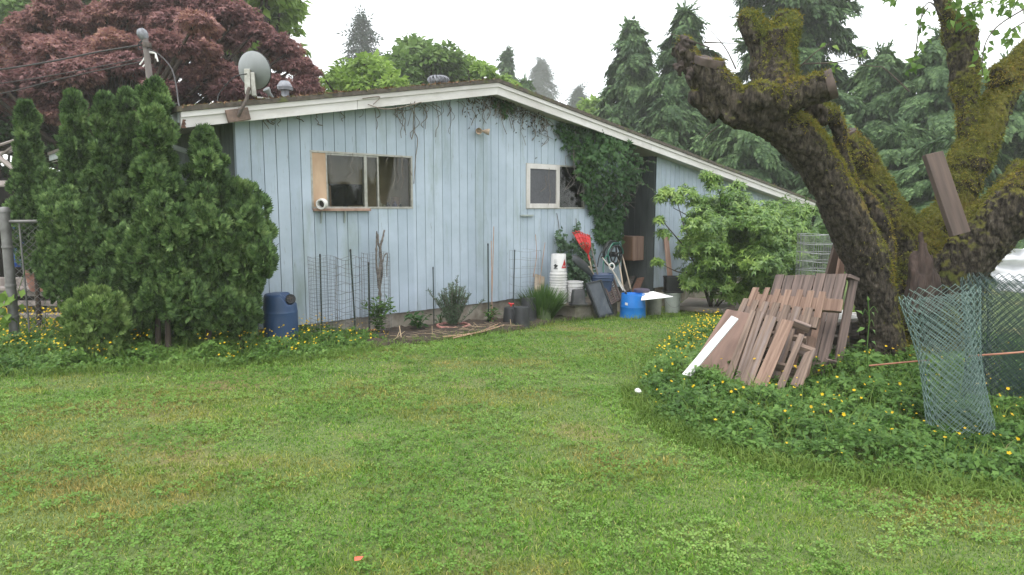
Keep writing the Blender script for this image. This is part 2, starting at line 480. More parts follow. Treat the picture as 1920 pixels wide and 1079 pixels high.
MB().box(-.02, .05, -.02, .05, .15, wtop(0)).build("corner_board", M_SID, wo, local=True)
fd = MB()
fd.box(.03, SPL - .02, .03, 8.0, -.7, .15).box(SPR, 15.1, .03, 8.0, -.7, .03)
fd.build("foundation", M_CONC, house, local=True)
MB().box(SPL - .3, SPR + .2, -.25, PD, -.7, -.08).build("porch_floor", M_CONC, house, local=True)
rf = MB()
T = 0.05
for a, b in ((S0 - .04, SR), (SR, S1 + .05)):
    n = max(4, int((b - a) / .2))
    for i in range(n):                                     # shingle courses step down the slope
        s0 = a + (b - a) * i / n; s1 = a + (b - a) * (i + 1) / n
        up0, up1 = (.0, .012) if a < 0 else (.012, .0)
        rf.hexa([(s0, -OH - .04, rooft(s0) - T), (s1, -OH - .04, rooft(s1) - T), (s1, -OH - .04, rooft(s1) + up1 * 0), (s0, -OH - .04, rooft(s0) + .012), (s0, BACK, rooft(s0) - T), (s1, BACK, rooft(s1) - T), (s1, BACK, rooft(s1)), (s0, BACK, rooft(s0) + .012)])
ro = rf.build("roof", M_ROOF, house, local=True)
# rake boards, trim strip, eave board, soffit
fa, tr_ = MB(), MB()
def rake(mb, s0, s1, d0, d1, y0, y1):
    mb.hexa([(s0, y0, rooft(s0) - d1), (s0, y0, rooft(s0) - d0), (s1, y0, rooft(s1) - d0), (s1, y0, rooft(s1) - d1), (s0, y1, rooft(s0) - d1), (s0, y1, rooft(s0) - d0), (s1, y1, rooft(s1) - d0), (s1, y1, rooft(s1) - d1)])
for a, b in ((S0, 1.55), (1.556, SR), (SR, 8.2), (8.205, 12.1), (12.105, S1)):
    rake(fa, a, b, T + .002, .235, -OH, -OH + .04)
for a, b in ((S0, SR), (SR, S1)):
    rake(tr_, a, b, T + .003, .115, -OH - .02, -OH - .001)
fa.build("rake_board", M_WHITE, ro, local=True)
tr_.build("rake_trim", M_WHITE, ro, local=True)
MB().box(S0 - .02, S0 + .018, -OH + .042, BACK, rooft(S0) - .17, rooft(S0) - T - .004).build("eave_board", M_GREYP, ro, local=True)
rot = MB()
for k in range(7):
    rot.box(S0 - .002 + k * .004, S0 + .055 - .006 * (k % 3), -OH - .006, -OH - .0015, rooft(S0) - .235 + k * .014, rooft(S0) - .235 + (k + 1) * .0142)
rot.build("rotten_board_end", M("rotten_wood", (0.17, 0.085, 0.055), (0.07, 0.04, 0.03), 40, .95, .5), ro, local=True)
so = MB()
for a, b in ((S0 + .02, SR), (SR, S1)):
    so.hexa([(a, -OH + .042, rooft(a) - .215), (b, -OH + .042, rooft(b) - .215), (b, .05, rooft(b) - .215), (a, .05, rooft(a) - .215), (a, -OH + .042, rooft(a) - .205), (b, -OH + .042, rooft(b) - .205), (b, .05, rooft(b) - .205), (a, .05, rooft(a) - .205)])
so.hexa([(S0 + .02, .051, rooft(S0) - .2), (0, .051, rooft(0) - .2), (0, BACK, rooft(0) - .2), (S0 + .02, BACK, rooft(S0) - .2), (S0 + .02, .051, rooft(S0) - .19), (0, .051, rooft(0) - .19), (0, BACK, rooft(0) - .19), (S0 + .02, BACK, rooft(S0) - .19)])
so.hexa([(SPL - .05, .051, rooft(SPL) - .208), (SPR + .05, .051, rooft(SPR) - .208), (SPR + .05, PD, rooft(SPR) - .208), (SPL - .05, PD, rooft(SPL) - .208), (SPL - .05, .051, rooft(SPL) - .2), (SPR + .05, .051, rooft(SPR) - .2), (SPR + .05, PD, rooft(SPR) - .2), (SPL - .05, PD, rooft(SPL) - .2)])
so.build("soffit", M_SOFF, ro, local=True)
# moss and leaf litter along the roof edge
rs = np.random.RandomState(5)
n = 2600
sv = S0 + rs.rand(n) * (S1 - S0); sv[:1700] = S0 + rs.rand(1700) * (SR - S0)
yb = -OH - .05 + np.abs(rs.randn(n)) * .25
P = np.stack([sv, yb, np.array([rooft(s) for s in sv]) + .008], 1)
tv, tf = T_leaf(.7, .2, .1)
Vv, Ff = scatter(tv, tf, P, rdir(n, rs) * [1, 1, .4], np.array([[0, 0, 1.]]) + rs.randn(n, 3) * .5, .02 + .03 * rs.rand(n))
tag(link("roof_litter", arrays_mesh("roof_litter", Vv, Ff), LEAF("roof_litter", [(0, (.035, .05, .015)), (.4, (.10, .12, .03)), (.7, (.20, .10, .05)), (1, (.26, .14, .08))], .1), ro, local=True), kind='stuff')
# vents on the roof
def svroof(px, py, back):   # local roof point
    P = WP(px, py, -back); s = float((P - A) @ U); return s, back, float(P[2])
s_, b_, z_ = svroof(535, 180, .9)
vp = MB()
vp.lathe([(.055, -.25), (.055, .22)], (s_, b_, rooft(s_)), 16)
vp.lathe([(.06, .20), (.115, .205), (.125, .25), (.085, .31), (.06, .335), (.0, .34)], (s_, b_, rooft(s_)), 6)
vp.lathe([(.085, 0.005), (.06, .06)], (s_, b_, rooft(s_)), 16)
vp.build("vent_pipe", M("galvanised", (.27, .28, .30), (.14, .14, .155), 12, .6, .1, metal=.3), ro, local=True, smooth=True)
s_ = 3.55; b_ = .55
tv_ = MB()
for k in range(16):
    a = 2 * math.pi * k / 16
    pts = [(s_ + math.cos(a + .5 * t) * .17 * math.sin(math.pi * (.15 + .75 * t)), b_ + math.sin(a + .5 * t) * .17 * math.sin(math.pi * (.15 + .75 * t)), rooft(s_) + .06 + .11 * (1 - math.cos(math.pi * (.1 + .85 * (1 - t)))) / 1.6) for t in [i / 6 for i in range(7)]]
    tv_.tube(pts, .016, 5)
tv_.lathe([(.02, .05), (.10, .07), (.13, .11), (.11, .16), (.05, .19)], (s_, b_, rooft(s_)), 16)
tv_.lathe([(.12, -.1), (.12, .05), (.13, .06)], (s_, b_, rooft(s_)), 16)
tv_.lathe([(.06, .19), (.04, .20), (0, .205)], (s_, b_, rooft(s_)), 12)
tv_.build("turbine_vent", MATS["galvanised"], ro, local=True, smooth=True)
# downspout
dp = [(S0 + .08, .42, rooft(S0) - .16), (S0 + .09, .43, 2.55), (S0 + .14, .44, 2.50), (-.12, .46, 2.36), (-.06, .47, 2.30), (-.055, .47, .3), (-.12, .44, .2)]
dsp = MB().tube([np.array(p) for p in dp], .034, 10)
for zz in (2.2, 1.2): dsp.lathe([(.04, zz), (.04, zz + .03)], (-.055, .47, 0), 12)
dsp.build("downspout", M_GREYP, house, local=True, smooth=True)
# windows
def window(s0, s1, z0, z1, kind):
    f = MB(); t = .03
    f.box(s0, s1, -.022, .05, z1 - t, z1).box(s0, s1, -.022, .05, z0, z0 + t)
    f.box(s0, s0 + t, -.02, .05, z0 + t, z1 - t).box(s1 - t, s1, -.02, .05, z0 + t, z1 - t)
    wn = f.build("window", M_ALU, house, local=True, bev=.003)
    if kind == 0:
        MB().box(s0 + t, 1.205, -.012, .0, z0 + t, z1 - t).build("plywood_filler", M_PLY, wn, local=True)
        g = MB().box(1.205, 1.222, -.016, .04, z0 + t, z1 - t).box(1.80, 1.845, -.016, .045, z0 + t, z1 - t).box(2.02, 2.045, -.008, .03, z0 + t, z1 - t).box(1.222, 1.80, -.013, .03, z1 - t - .022, z1 - t - .002).box(1.845, 2.02, -.006, .03, z1 - t - .022, z1 - t - .002)
        g.build("mullion", M_ALU, wn, local=True)
        MB().box(1.222, 1.80, .004, .007, z0 + t, z1 - t - .022).box(1.845, 2.02, .010, .013, z0 + t, z1 - t - .022).box(2.045, s1 - t, .020, .023, z0 + t, z1 - t).build("pane", M_GLASS, wn, local=True)
        sl = MB().box(s0 + .01, 1.86, -.085, -.022, z0 - .032, z0 + .006)
        sl.build("sill", M_OLDW, wn, local=True, bev=.004)
        for s in (1.09, 1.45):
            br = MB()
            br.hexa([(s, -.07, z0 - .034), (s + .022, -.07, z0 - .034), (s + .022, -.022, z0 - .20), (s, -.022, z0 - .20), (s, -.03, z0 - .034), (s + .022, -.03, z0 - .034), (s + .022, -.014, z0 - .20), (s, -.014, z0 - .20)])
            br.build("sill_bracket", M_GREYP, wn, local=True)
    else:
        f2 = MB(); q = .085; c = 5.83
        f2.box(s0 + .002, s0 + q, -.04, -.0, z0 + .01, z1 - .01).box(c - q, c, -.04, -.0, z0 + .01, z1 - .01)
        f2.box(s0 + q, c - q, -.039, -.0, z1 - .01 - q, z1 - .01).box(s0 + q, c - q, -.039, -.0, z0 + .01, z0 + .01 + q)
        f2.build("screen_frame", M_WHITE, wn, local=True, bev=.004)
        MB().box(s0 + q, c - q, -.02, -.016, z0 + .01 + q, z1 - .01 - q).build("insect_screen", M("insect_screen", (.085, .085, .095), (.06, .06, .07), 30, .6, .02), wn, local=True)
        MB().box(c, c + .02, -.016, .04, z0 + t, z1 - t).build("mullion", M_ALU, wn, local=True)
        MB().box(c + .02, s1 - t, .008, .011, z0 + t, z1 - t).build("pane", M_GLASS, wn, local=True)
        MB().box(4.86, 5.16, -.05, -.016, 1.60, 1.63).build("bracket_ledge", M_GREYP, wn, local=True)
    # the room behind: floor, panelled back wall, ceiling
    r = MB(); dp_ = .55 if kind == 0 else 1.2
    r.box(s0 - .9, s1 + .9, dp_, dp_ + .05, .4, 3.0)
    r.box(s0 - .95, s0 - .9, .09, dp_, .4, 3.0).box(s1 + .9, s1 + .95, .09, dp_, .4, 3.0)
    r.box(s0 - .9, s1 + .9, .09, dp_, z1 + .35, z1 + .4).box(s0 - .9, s1 + .9, .09, dp_, .4, .45)
    r.build("room", M_INT if kind == 0 else M("grey_room", (.12, .12, .115), (.08, .08, .075), 3, .9, 0), wn, local=True)
    return wn
w1 = window(*WINS[0], 0)
w2 = window(*WINS[1], 1)
# things standing inside behind the glass
def house_thing(name, label, cat, s, b, z, group=None):
    return thing(name, label, cat, W(s, b, z), group, rz=UA)
t_ = house_thing("monitor", "flat black screen standing behind the left window glass", "screen", 1.62, .32, 1.765)
MB().box(-.20, .33, -.015, .02, .02, .33).build("bezel", M_BLACK, t_, local=True, bev=.005)
MB().box(-.185, .315, -.0185, -.0155, .035, .315).build("display", M_SCREEN, t_, local=True)
MB().box(-.05, .17, -.06, .09, -.02, .0).box(.03, .09, .0, .03, 0, .1).build("stand", M_BLACK, t_, local=True)
t_ = house_thing("white_board", "pale grey board propped beside the black screen inside the window", "board", 1.33, .30, 1.765)
MB().box(-.07, .07, -.008, .008, -.02, .33).build("panel", M("grey_card", (.5, .48, .45), rough=.8), t_, local=True)
MB().box(.074, .095, -.012, .012, -.02, .30).build("edge_strip", M_OLDW, t_, local=True)
tb = house_thing("indoor_shelf", "shelf board running inside behind the left window sill", "shelf", 1.8, .3, 1.70)
MB().box(-.82, .8, -.2, .25, 0, .045).build("shelf_board", M_OLDW, tb, local=True)
for zz in (-.5, .5): MB().box(zz, zz + .04, -.1, .2, -1.2, -.002).build("leg", M_OLDW, tb, local=True)
bt = [(2.14, .11, .022, 'pale', "thin pale candle like bottle on the indoor sill"), (2.20, .06, .025, 'pale', "short cloudy jar beside the pale bottle on the indoor sill"), (2.27, .085, .034, 'dark', "dark square bottle in the middle of the indoor sill"), (2.40, .10, .035, 'purple', "purplish bottle at the foot of the brown pot inside the window"), (2.50, .06, .026, 'dark', "small dark bottle nearest the right window jamb"), (1.93, .07, .014, 'pale', "tiny pale bottle between the two window mullions")]
BC = {'pale': (.45, .42, .34), 'dark': (.015, .018, .02), 'purple': (.10, .09, .15)}
for s, h, r, c, lb in bt:
    o = MB().lathe([(r * .9, 0), (r, .006), (r, h * .6), (r * .5, h * .75), (r * .42, h), (0, h)], W(s, .13, 1.746), 14).build("bottle", M("bottle_" + c, BC[c], rough=.25, bmp=0), smooth=True)
    tag(o, lb, "bottle", "bottles on the indoor window sill")
o = MB().lathe([(.05, 0), (.06, .01), (.07, .16), (.062, .17), (.055, .165), (.05, .05), (0, .04)], W(2.47, .22, 1.746), 18).build("brown_pot", M("brown_pot", (.20, .12, .08), rough=.6), smooth=True)
tag(o, "brown clay pot behind the bottles inside the left window", "pot")
# white elbow pipe poking through the plywood
el = thing("pipe_elbow", "white plastic pipe elbow poking out through the plywood window filler", "pipe", W(1.10, -.02, 1.80))
pts = curve_pts([W(1.12, .03, 1.82), W(1.11, -.08, 1.82), W(1.08, -.15, 1.81), W(1.03, -.19, 1.80)], 12)
MB().tube(pts, .058, 20, cap=False).build("pipe", M_WPVC, el, smooth=True)
dd = nrm(pts[-1] - pts[-2])
MB().lathe([(.057, -.05), (.07, -.05), (.07, .02), (.052, .02), (.052, -.05)], pts[-1], 24, ax=dd).build("collar", M_WPVC, el, smooth=True)
MB().lathe([(.05, -.04), (0, -.041)], pts[-1], 20, ax=dd).build("pipe_mouth", M_DARK, el)
# flood lamps under the ridge
fl = thing("flood_lamp", "twin headed weathered flood lamp under the gable peak", "lamp", WP(897, 246, .02))
c0 = WP(897, 246, .03)
MB().lathe([(.05, 0), (.05, .03), (.03, .045)], c0, 16, ax=-NB).build("base_plate", M_ALU, fl, smooth=True)
for sx in (-1, 1):
    d = nrm(U * sx * .8 - NB * .7 + np.array([0, 0, -.15])); q = c0 - NB * .05
    hd = MB().lathe([(.018, 0), (.02, .05), (.035, .08), (.052, .13), (.052, .15), (.045, .145), (.03, .1), (0, .1)], q, 16, ax=d)
    hd.build("lamp_head", M("old_lamp", (.42, .33, .24), (.28, .2, .14), 14, .6, .1), fl, smooth=True)
# ------------------------------------------------------------------ satellite dish on the rake board
def ground_loc(P): return (P[0], P[1], P[2])
M_DISH = M("dish_paint", (.25, .265, .265), (.17, .18, .18), 3, .5, .05, dirt=(.24, .20, .12), stretch=(1, 1, .25))
M_RUST = M("rusty_steel", (.11, .085, .07), (.06, .05, .045), 20, .8, .3)
c_ = W(.84, -OH - .02, 2.88)
di = thing("satellite_dish", "stained grey satellite dish bolted on the white rake board at the left", "satellite dish", WP(447, 222, OH + .02))
foot = WP(447, 213, OH + .06)
head = WP(468, 165, OH + .12)
MB().beam(WP(425, 219, OH + .03), WP(467, 213, OH + .03), .15, .04, (0, 0, 1)).build("wood_block", M("rotten_block", (.22, .15, .12), (.11, .08, .065), 14, .9, .3), di, bev=.006)
MB().tube(curve_pts([foot + [0, 0, -.03], WP(452, 207, OH + .10), WP(462, 188, OH + .12), WP(465, 172, OH + .12), head], 14), .022, 12).build("mast", M_RUST, di, smooth=True)
aim = nrm(np.array([.27, .92, .22]))                       # the dish looks away over the roof, we see its back
ctr = D(467, 133, head[1] + .10)
rim = px2m(33.5, ctr[1])
pr = [(rim * q, (q * q) * .10 - .0) for q in [0, .15, .3, .45, .6, .75, .88, .96, 1.0]] + [(rim * 1.012, .11), (rim * 1.0, .118)]
pr2 = [(rim * q, (q * q) * .10 + .012) for q in [1.0, .9, .75, .5, .25, 0]]
MB().lathe(pr + pr2, ctr, 40, ax=aim).build("reflector", M_DISH, di, smooth=True)
ring = [ctr + aim * .112 + (nrm(np.cross(aim, [0, 0, 1])) * math.cos(t) + nrm(np.cross(np.cross(aim, [0, 0, 1]), aim)) * math.sin(t)) * rim * 1.005 for t in np.linspace(0, 2 * math.pi, 41)]
MB().tube(ring, .007, 6).build("rim", M_BLACK, di, smooth=True)
b0 = ctr - aim * .03 + [0, 0, -.12]
MB().beam(b0 + [0, 0, .14], b0 + [0, 0, -.16], .07, .05, (1, 0, 0)).beam(b0 + [.06, 0, .10], b0 + [.07, 0, -.18], .03, .05, (0, 1, 0)).build("bracket", M_ALU, di, bev=.004)
arm0 = ctr + [0, 0, -.26]; arm1 = D(508, 186, ctr[1] + .30)
MB().tube([arm0, arm0 + [.05, .05, -.05], arm1], .013, 8).build("feed_arm", M_ALU, di, smooth=True)
MB().lathe([(.02, -.05), (.03, -.03), (.028, .05), (.045, .09), (.045, .11), (0, .115)], arm1 + [0, 0, .03], 14, ax=nrm(ctr - arm1 + np.array([0, 0, .1]))).build("feed_horn", M_DISH, di, smooth=True)
MB().tube(curve_pts([b0 + [0, -.03, .08], D(438, 146, ctr[1] - .05), D(412, 175, ctr[1]), D(410, 196, ctr[1] - .05), D(430, 211, ctr[1] - .1), foot], 30), .006, 6).build("cable", M_BLACK, di, smooth=True)

# ------------------------------------------------------------------ utility mast and wires
M_POLE = M("weathered_pole", (.20, .175, .16), (.12, .10, .095), 10, .85, .3, stretch=(1, 1, .2))
PY = 11.6
p0 = D(284, 180, PY); p1 = D(272, 72, PY)
um = thing("service_mast", "grey electric service mast with domed weatherhead beyond the cedars", "utility pole", (p0[0], p0[1], gz(PY)))
MB().tube([np.array([p0[0] + .02, p0[1], gz(PY)]), p0, p1], [.06, .055, .045], 12).build("pole", M_POLE, um, smooth=True)
MB().lathe([(.05, -.06), (.07, -.03), (.085, .02), (.08, .07), (.05, .115), (0, .13)], D(269, 68, PY), 16, ax=nrm([-.35, -.2, 1])).build("weatherhead", MATS["galvanised"], um, smooth=True)
for k, (x, y) in enumerate([(262, 100), (266, 95), (277, 102)]):
    MB().tube(curve_pts([D(268, 74, PY), D(x - 3, 84, PY), D(x, y - 6, PY), D(276, 88 + 4 * k, PY)], 10), .009, 5).build("lead_wire", M_BLACK, um, smooth=True)
for x, y, x2, y2 in ((282, 92, 296, 116), (285, 96, 292, 110), (270, 110, 262, 122), (274, 118, 268, 126)):
    MB().tube([D(276, 96 + (y2 - 110) * .3, PY), D((x + x2) / 2 + 3, (y + y2) / 2 - 3, PY), D(x2, y2, PY - .02)], .013, 6).build("insulator", M_WPVC, um, smooth=True)
MB().lathe([(.062, 0), (.068, .02), (.068, .06), (.062, .08)], D(276, 90, PY), 12).build("clamp_band", M_RUST, um, smooth=True)
def wire(pts, r, label):
    o = MB().tube(curve_pts(pts, 30), r, 5).build("overhead_wire", M("wire_sheath", (.035, .03, .03), rough=.7, bmp=0), smooth=True, loc=pts[-1])
    tag(o, label, "wire", "overhead wires at the service mast")
wire([D(-160, 150, 13), D(0, 131, 12.4), D(100, 115, 12.1), D(190, 97, 11.8), D(272, 84, PY)], .016, "thick black overhead wire, topmost of those running left from the mast")
wire([D(-160, 178, 13), D(0, 157, 12.4), D(120, 138, 12.1), D(270, 109, PY)], .008, "thin middle overhead wire running left from the mast")
wire([D(-160, 196, 13), D(0, 176, 12.4), D(120, 147, 12.1), D(270, 115, PY)], .010, "lowest overhead wire sagging left from the mast")
wire([D(276, 90, PY), D(300, 104, 11.2), D(322, 130, 10.7), D(331, 165, 10.3), D(334, 190, 9.9), D(338, 206, 9.2)], .010, "grey service drop wire looping from the mast down to the house eave")

# ------------------------------------------------------------------ blue barrel and things along the wall
def on_ground(x, y): return G(x, y)
M_BARREL = M("blue_barrel_plastic", (.026, .062, .145), (.02, .05, .12), 5, .42, .04, dirt=(.045, .085, .16))
Yb = 8.62; cx = (521 - CX) * Yb / FPX; zb = gz(Yb)
br_ = thing("rain_barrel", "tall dark blue plastic barrel with notched top and black cap by the house corner", "barrel", (cx, Yb, zb))
me = MB().lathe([(.20, 0), (.218, .012), (.216, .03), (.208, .035), (.212, .10), (.214, .3), (.211, .43), (.214, .435), (.214, .447), (.209, .452), (.205, .56), (.198, .64), (.190, .668), (.165, .68), (0, .682)], (cx, Yb, zb), 56).mesh("barrel_body")
# press the notch into the upper right of the shell
co = np.empty(len(me.vertices) * 3, np.float32); me.vertices.foreach_get('co', co); co = co.reshape(-1, 3)
for k in range(len(co)):
    lx, lz = co[k, 0] - cx, co[k, 2] - zb
    dx, dz = lx - .185, lz - .66
    d = math.hypot(dx, dz)
    if lx > .03 and lz > .47:
        lim = .545 if lx > .10 else .545 + (0.10 - lx) / .07 * .13
        if lx <= .13: lim = max(.545 + .13 * max(0, (.125 - lx) / .06) ** .6, .545)
        if lz > lim: co[k, 2] = zb + lim - .004 * (lz - lim)
me.vertices.foreach_set('co', co.ravel())
o = link("barrel_body", me, M_BARREL, br_); sm = o.modifiers.new("round", 'SUBSURF'); sm.levels = sm.render_levels = 1
o.data.polygons.foreach_set('use_smooth', np.ones(len(o.data.polygons), bool))
MB().lathe([(.058, 0), (.062, .012), (.062, .05), (.055, .055), (.05, .045), (.03, .045), (.028, .052), (0, .052)], np.array([cx + .155, Yb - .05, zb + .605]), 24, ax=nrm([.25, -.9, .25])).build("cap", M_BLACK, br_, smooth=True)
MB().beam((cx + .128, Yb - .108, zb + .62), (cx + .195, Yb - .09, zb + .632), .012, .012).beam((cx + .158, Yb - .104, zb + .655), (cx + .166, Yb - .102, zb + .595), .012, .012).build("cap_grip", M_RUST, br_)

M_STAKE = M("dark_green_stake", (.02, .035, .028), (.012, .02, .018), 20, .55, .1)
M_WIRE = M("grey_wire", (.20, .20, .19), (.13, .12, .11), 20, .6, 0, metal=.3)
M_BAMB = M("bamboo", (.42, .27, .17), (.30, .17, .11), 12, .7, .1)
M_SOIL = M("dark_garden_soil", (.055, .038, .026), (.025, .017, .012), 18, .95, .8)
# soil bed sheet with clods
def bed():
    n = 9000; rs = np.random.RandomState(3)
    q = sample_poly(BW, 2600, rs)
    xs = np.arange(min(p[0] for p in BW) - .1, max(p[0] for p in BW) + .1, .05); ys = np.arange(min(p[1] for p in BW) - .1, max(p[1] for p in BW) + .1, .05)
    X, Y = np.meshgrid(xs, ys); ok = inpoly(X, Y, BW)
    Zz = np.array([[gz(b) + (.05 + .04 * noise.noise((a * 5, b * 5, 1)) + .03 * noise.noise((a * 16, b * 16, 2)) if k else -.05) for a, b, k in zip(r1, r2, r3)] for r1, r2, r3 in zip(X, Y, ok)])
    V = np.stack([X.ravel(), Y.ravel(), Zz.ravel()], 1); nx = len(xs)
    i, j = np.meshgrid(np.arange(len(ys) - 1), np.arange(nx - 1), indexing='ij'); a = (i * nx + j).ravel()
    keep = ok.ravel()[a] | ok.ravel()[a + 1] | ok.ravel()[a + nx]
    a = a[keep]
    tag(link("soil_bed", arrays_mesh("soil_bed", V, np.stack([a, a + 1, a + nx + 1, a + nx], 1)), M_SOIL, smooth=True), "strip of dark dug soil along the blue wall", "soil", kind='structure')
bed()
def stake(x0, y0, x1, y1, off, r, mat, name, label, cat, group=None):
    p = WP(x0, y0, off); q = WP(x1, y1, off)
    p[2] = min(p[2], gz(p[1]) + .05)
    t = thing(name, label, cat, p, group)
    MB().tube([p + [0, 0, -.1], p + (q - p) * .5, q], r, 8).build("rod", mat, t, smooth=True)
    return t, p, q
def pole_thing(p, q, r, mat, name, label, cat, group=None, n=8):
    return tag(MB().tube([p, (np.asarray(p) + q) / 2, q], r, n).build(name, mat, smooth=True, loc=p), label, cat, group)
STK = "garden stakes along the blue wall"
for x0, y0, x1, y1, off, lb, r in [(604, 636, 600, 478, .35, "dark green garden stake standing in the leftmost wire cage", .011), (667, 625, 657, 469, .40, "leaning dark green stake in the second wire cage from the left", .012), (692, 600, 691, 493, .35, "short mossy stake in front of the dead tomato vine", .013), (916, 590, 915, 458, .3, "black garden stake right beside the thin bamboo canes", .011), (962, 575, 965, 470, .3, "dark stake holding the wire cage beside the bucket stack", .009), (813, 560, 812, 502, .05, "thin dark rod leaning on the wall behind the rosemary", .008)]:
    t, p, q = stake(x0, y0, x1, y1, off, r, M_STAKE, "garden_stake", lb, "stake", STK)
    MB().lathe([(r * 1.15, -.03), (r * 1.2, 0), (r * .6, .012), (0, .014)], q, 8).build("cap", M_BLACK, t, smooth=True)
for x0, y0, x1, y1, lb in [(921, 592, 926, 425, "tallest thin bamboo cane next to the black stake"), (923, 592, 921, 452, "shorter bamboo cane leaning beside the tallest cane")]:
    p = WP(x0, y0, .28); q = WP(x1, y1, .22); p[2] = gz(p[1])
    pole_thing(p, q, .007, M_BAMB, "bamboo_cane", lb, "cane", "bamboo canes by the wall", 6)
def cage(x0, x1, ytop, ybot, off, rows, cols, label, lean=0, r=.0017, sag=.012, mat=None):
    c0 = WP(x0, ybot, off); c1 = WP(x1, ybot, off); c = (c0 + c1) / 2; R = np.linalg.norm(c1 - c0) / 2
    zt = WP((x0 + x1) / 2, ytop, off)[2]; zb = gz(c[1]) + .02
    t = thing("wire_cage", label, "wire cage", (c[0], c[1], zb), "wire plant cages along the blue wall")
    m = MB(); m2 = MB()
    def pt(a, z): 
        k = (z - zb) / (zt - zb)
        return np.array([c[0] + R * math.cos(a) + lean * k, c[1] + R * math.sin(a), z + sag * math.sin(a * 3 + z * 9)])
    for i in range(rows):
        z = zb + .04 + (zt - zb - .04) * i / (rows - 1)
        m.tube([pt(2 * math.pi * j / 18, z) for j in range(19)], r, 4, cap=False)
    for j in range(cols):
        a = 2 * math.pi * j / cols
        m2.tube([pt(a, zb + (zt - zb) * k / 5) for k in range(6)], r, 4, cap=False)
    m.build("hoop_wires", mat or M_WIRE, t); m2.build("upright_wires", mat or M_WIRE, t)
cage(585, 632, 482, 640, .42, 22, 16, "finely meshed grey wire cage nearest the blue barrel")
cage(632, 675, 484, 630, .42, 10, 8, "wide meshed wavy wire cage, second from the blue barrel", lean=.03, sag=.022, r=.0026)
cage(684, 730, 475, 610, .36, 20, 16, "fine wire cage around the dead tomato vine")
cage(963, 1006, 470, 570, .25, 9, 10, "wire cage standing behind the green grass tuft by the bucket stack", r=.0016)
# dead tomato vine
M_DEADV = M("dead_vine_bark", (.17, .15, .13), (.07, .06, .055), 20, .95, .6)
vb = WP(708, 600, .22); vt = thing("dead_vine", "shaggy grey dead vine stems standing against the wall inside a wire cage", "plant", (vb[0], vb[1], gz(vb[1])))
for pts, r in (([(711, 600), (711, 560), (709, 520), (714, 480), (708, 455), (709, 440)], .02), ([(712, 540), (717, 510), (714, 470), (717, 450), (718, 432)], .018), ([(709, 540), (706, 490), (707, 450), (706, 434)], .014), ([(716, 500), (722, 480), (726, 478), (725, 500), (727, 520)], .008)):
    MB().tube(curve_pts([WP(x + RS.randn(), y, .2 + .02 * RS.randn()) for x, y in pts], 26), [r * (1 - .5 * i / 26) * (1 + .5 * RS.rand()) for i in range(len(curve_pts([np.zeros(3)] * len(pts), 26)))], 7, wob=.6).build("stem", M_DEADV, vt, smooth=True)
# ---- plants in the bed
L_MID = LEAF("mid_green_leaf", [(0, (.035, .075, .02)), (.45, (.075, .15, .035)), (1, (.15, .25, .06))])
L_DARK = LEAF("dark_green_leaf", [(0, (.022, .05, .018)), (.5, (.045, .10, .03)), (1, (.09, .17, .05))])
L_GREY = LEAF("grey_green_needle", [(0, (.05, .085, .05)), (.5, (.10, .155, .085)), (1, (.18, .25, .14))], .15)
L_YEL = LEAF("yellow_green_leaf", [(0, (.06, .12, .015)), (.5, (.14, .24, .04)), (1, (.26, .38, .08))], .35)
def leafy(name, label, base, h, r, nl, size, mat, tpl=None, cat="plant", stems=5, rs=None, up=.4, group=None, top=1.0, stemmat=None):
    rs = rs or np.random.RandomState(int(abs(base[0]) * 997) % 100000)
    t = thing(name, label, cat, base, group)
    st = MB(); P = []; Dv = []
    for k in range(stems):
        a = rs.rand() * 6.28; rr = r * (.2 + .8 * rs.rand())
        e = np.array(base) + [rr * math.cos(a), rr * math.sin(a), h * (.65 + .35 * rs.rand())]
        mid = np.array(base) + [rr * .35 * math.cos(a), rr * .35 * math.sin(a), h * .5]
        pts = curve_pts([np.array(base), mid, e], 10); st.tube(pts, [.008 * (1 - .06 * i) for i in range(len(pts))], 5)
        for j in range(nl // stems):
            f = .15 + .85 * rs.rand() ** .8; q = pts[min(int(f * (len(pts) - 1)), len(pts) - 1)]
            d = nrm(np.array([rs.randn(), rs.randn(), up + .3 * rs.randn()]))
            P.append(q + d * r * .25 * rs.rand() * top); Dv.append(d)
    st.build("stems", stemmat or L_MID, t)
    tv, tf = tpl or T_leaf(.55, .1, .15)
    Vv, Ff = scatter(tv, tf, P, Dv, np.array([[0, 0, 1.]]) + rs.randn(len(P), 3) * .35, size * (.6 + .7 * rs.rand(len(P))))
    link("leaves", arrays_mesh("leaves", Vv, Ff), mat, t)
    return t
def leafy_g(name, label, x, y, hpx, wpx, nl, size, mat, **k):
    P = WP(x, y, k.pop('off', .35)); P[2] = gz(P[1]) + .03
    leafy(name, label, P, px2m(hpx, P[1]), px2m(wpx, P[1]) / 2, nl, size, mat, **k)
leafy_g("leafy_plant", "bushy broad leaved young plant at the foot of the dead vine", 709, 625, 75, 70, 330, .075, L_MID, stems=9, off=.45, up=.3)
leafy_g("leafy_plant", "low sprawling squash seedling between the bushy plant and the rosemary", 785, 612, 34, 80, 90, .10, L_DARK, stems=7, off=.45, up=.2)
leafy_g("leafy_plant", "small seedling at the foot of the black stake by the bamboo canes", 918, 592, 30, 60, 60, .085, L_MID, stems=6, off=.3, up=.25)
leafy_g("leafy_plant", "pale weed sprig inside the leftmost wire cage", 617, 640, 28, 26, 40, .05, L_MID, stems=4, off=.4)
leafy_g("leafy_plant", "seedling on the wall side just left of the rosemary", 825, 588, 30, 50, 40, .07, L_GREY, stems=5, off=.2)
leafy_g("leafy_plant", "seedling peeping out left of the tall black pot", 970, 585, 28, 40, 50, .06, L_MID, stems=5, off=.3)
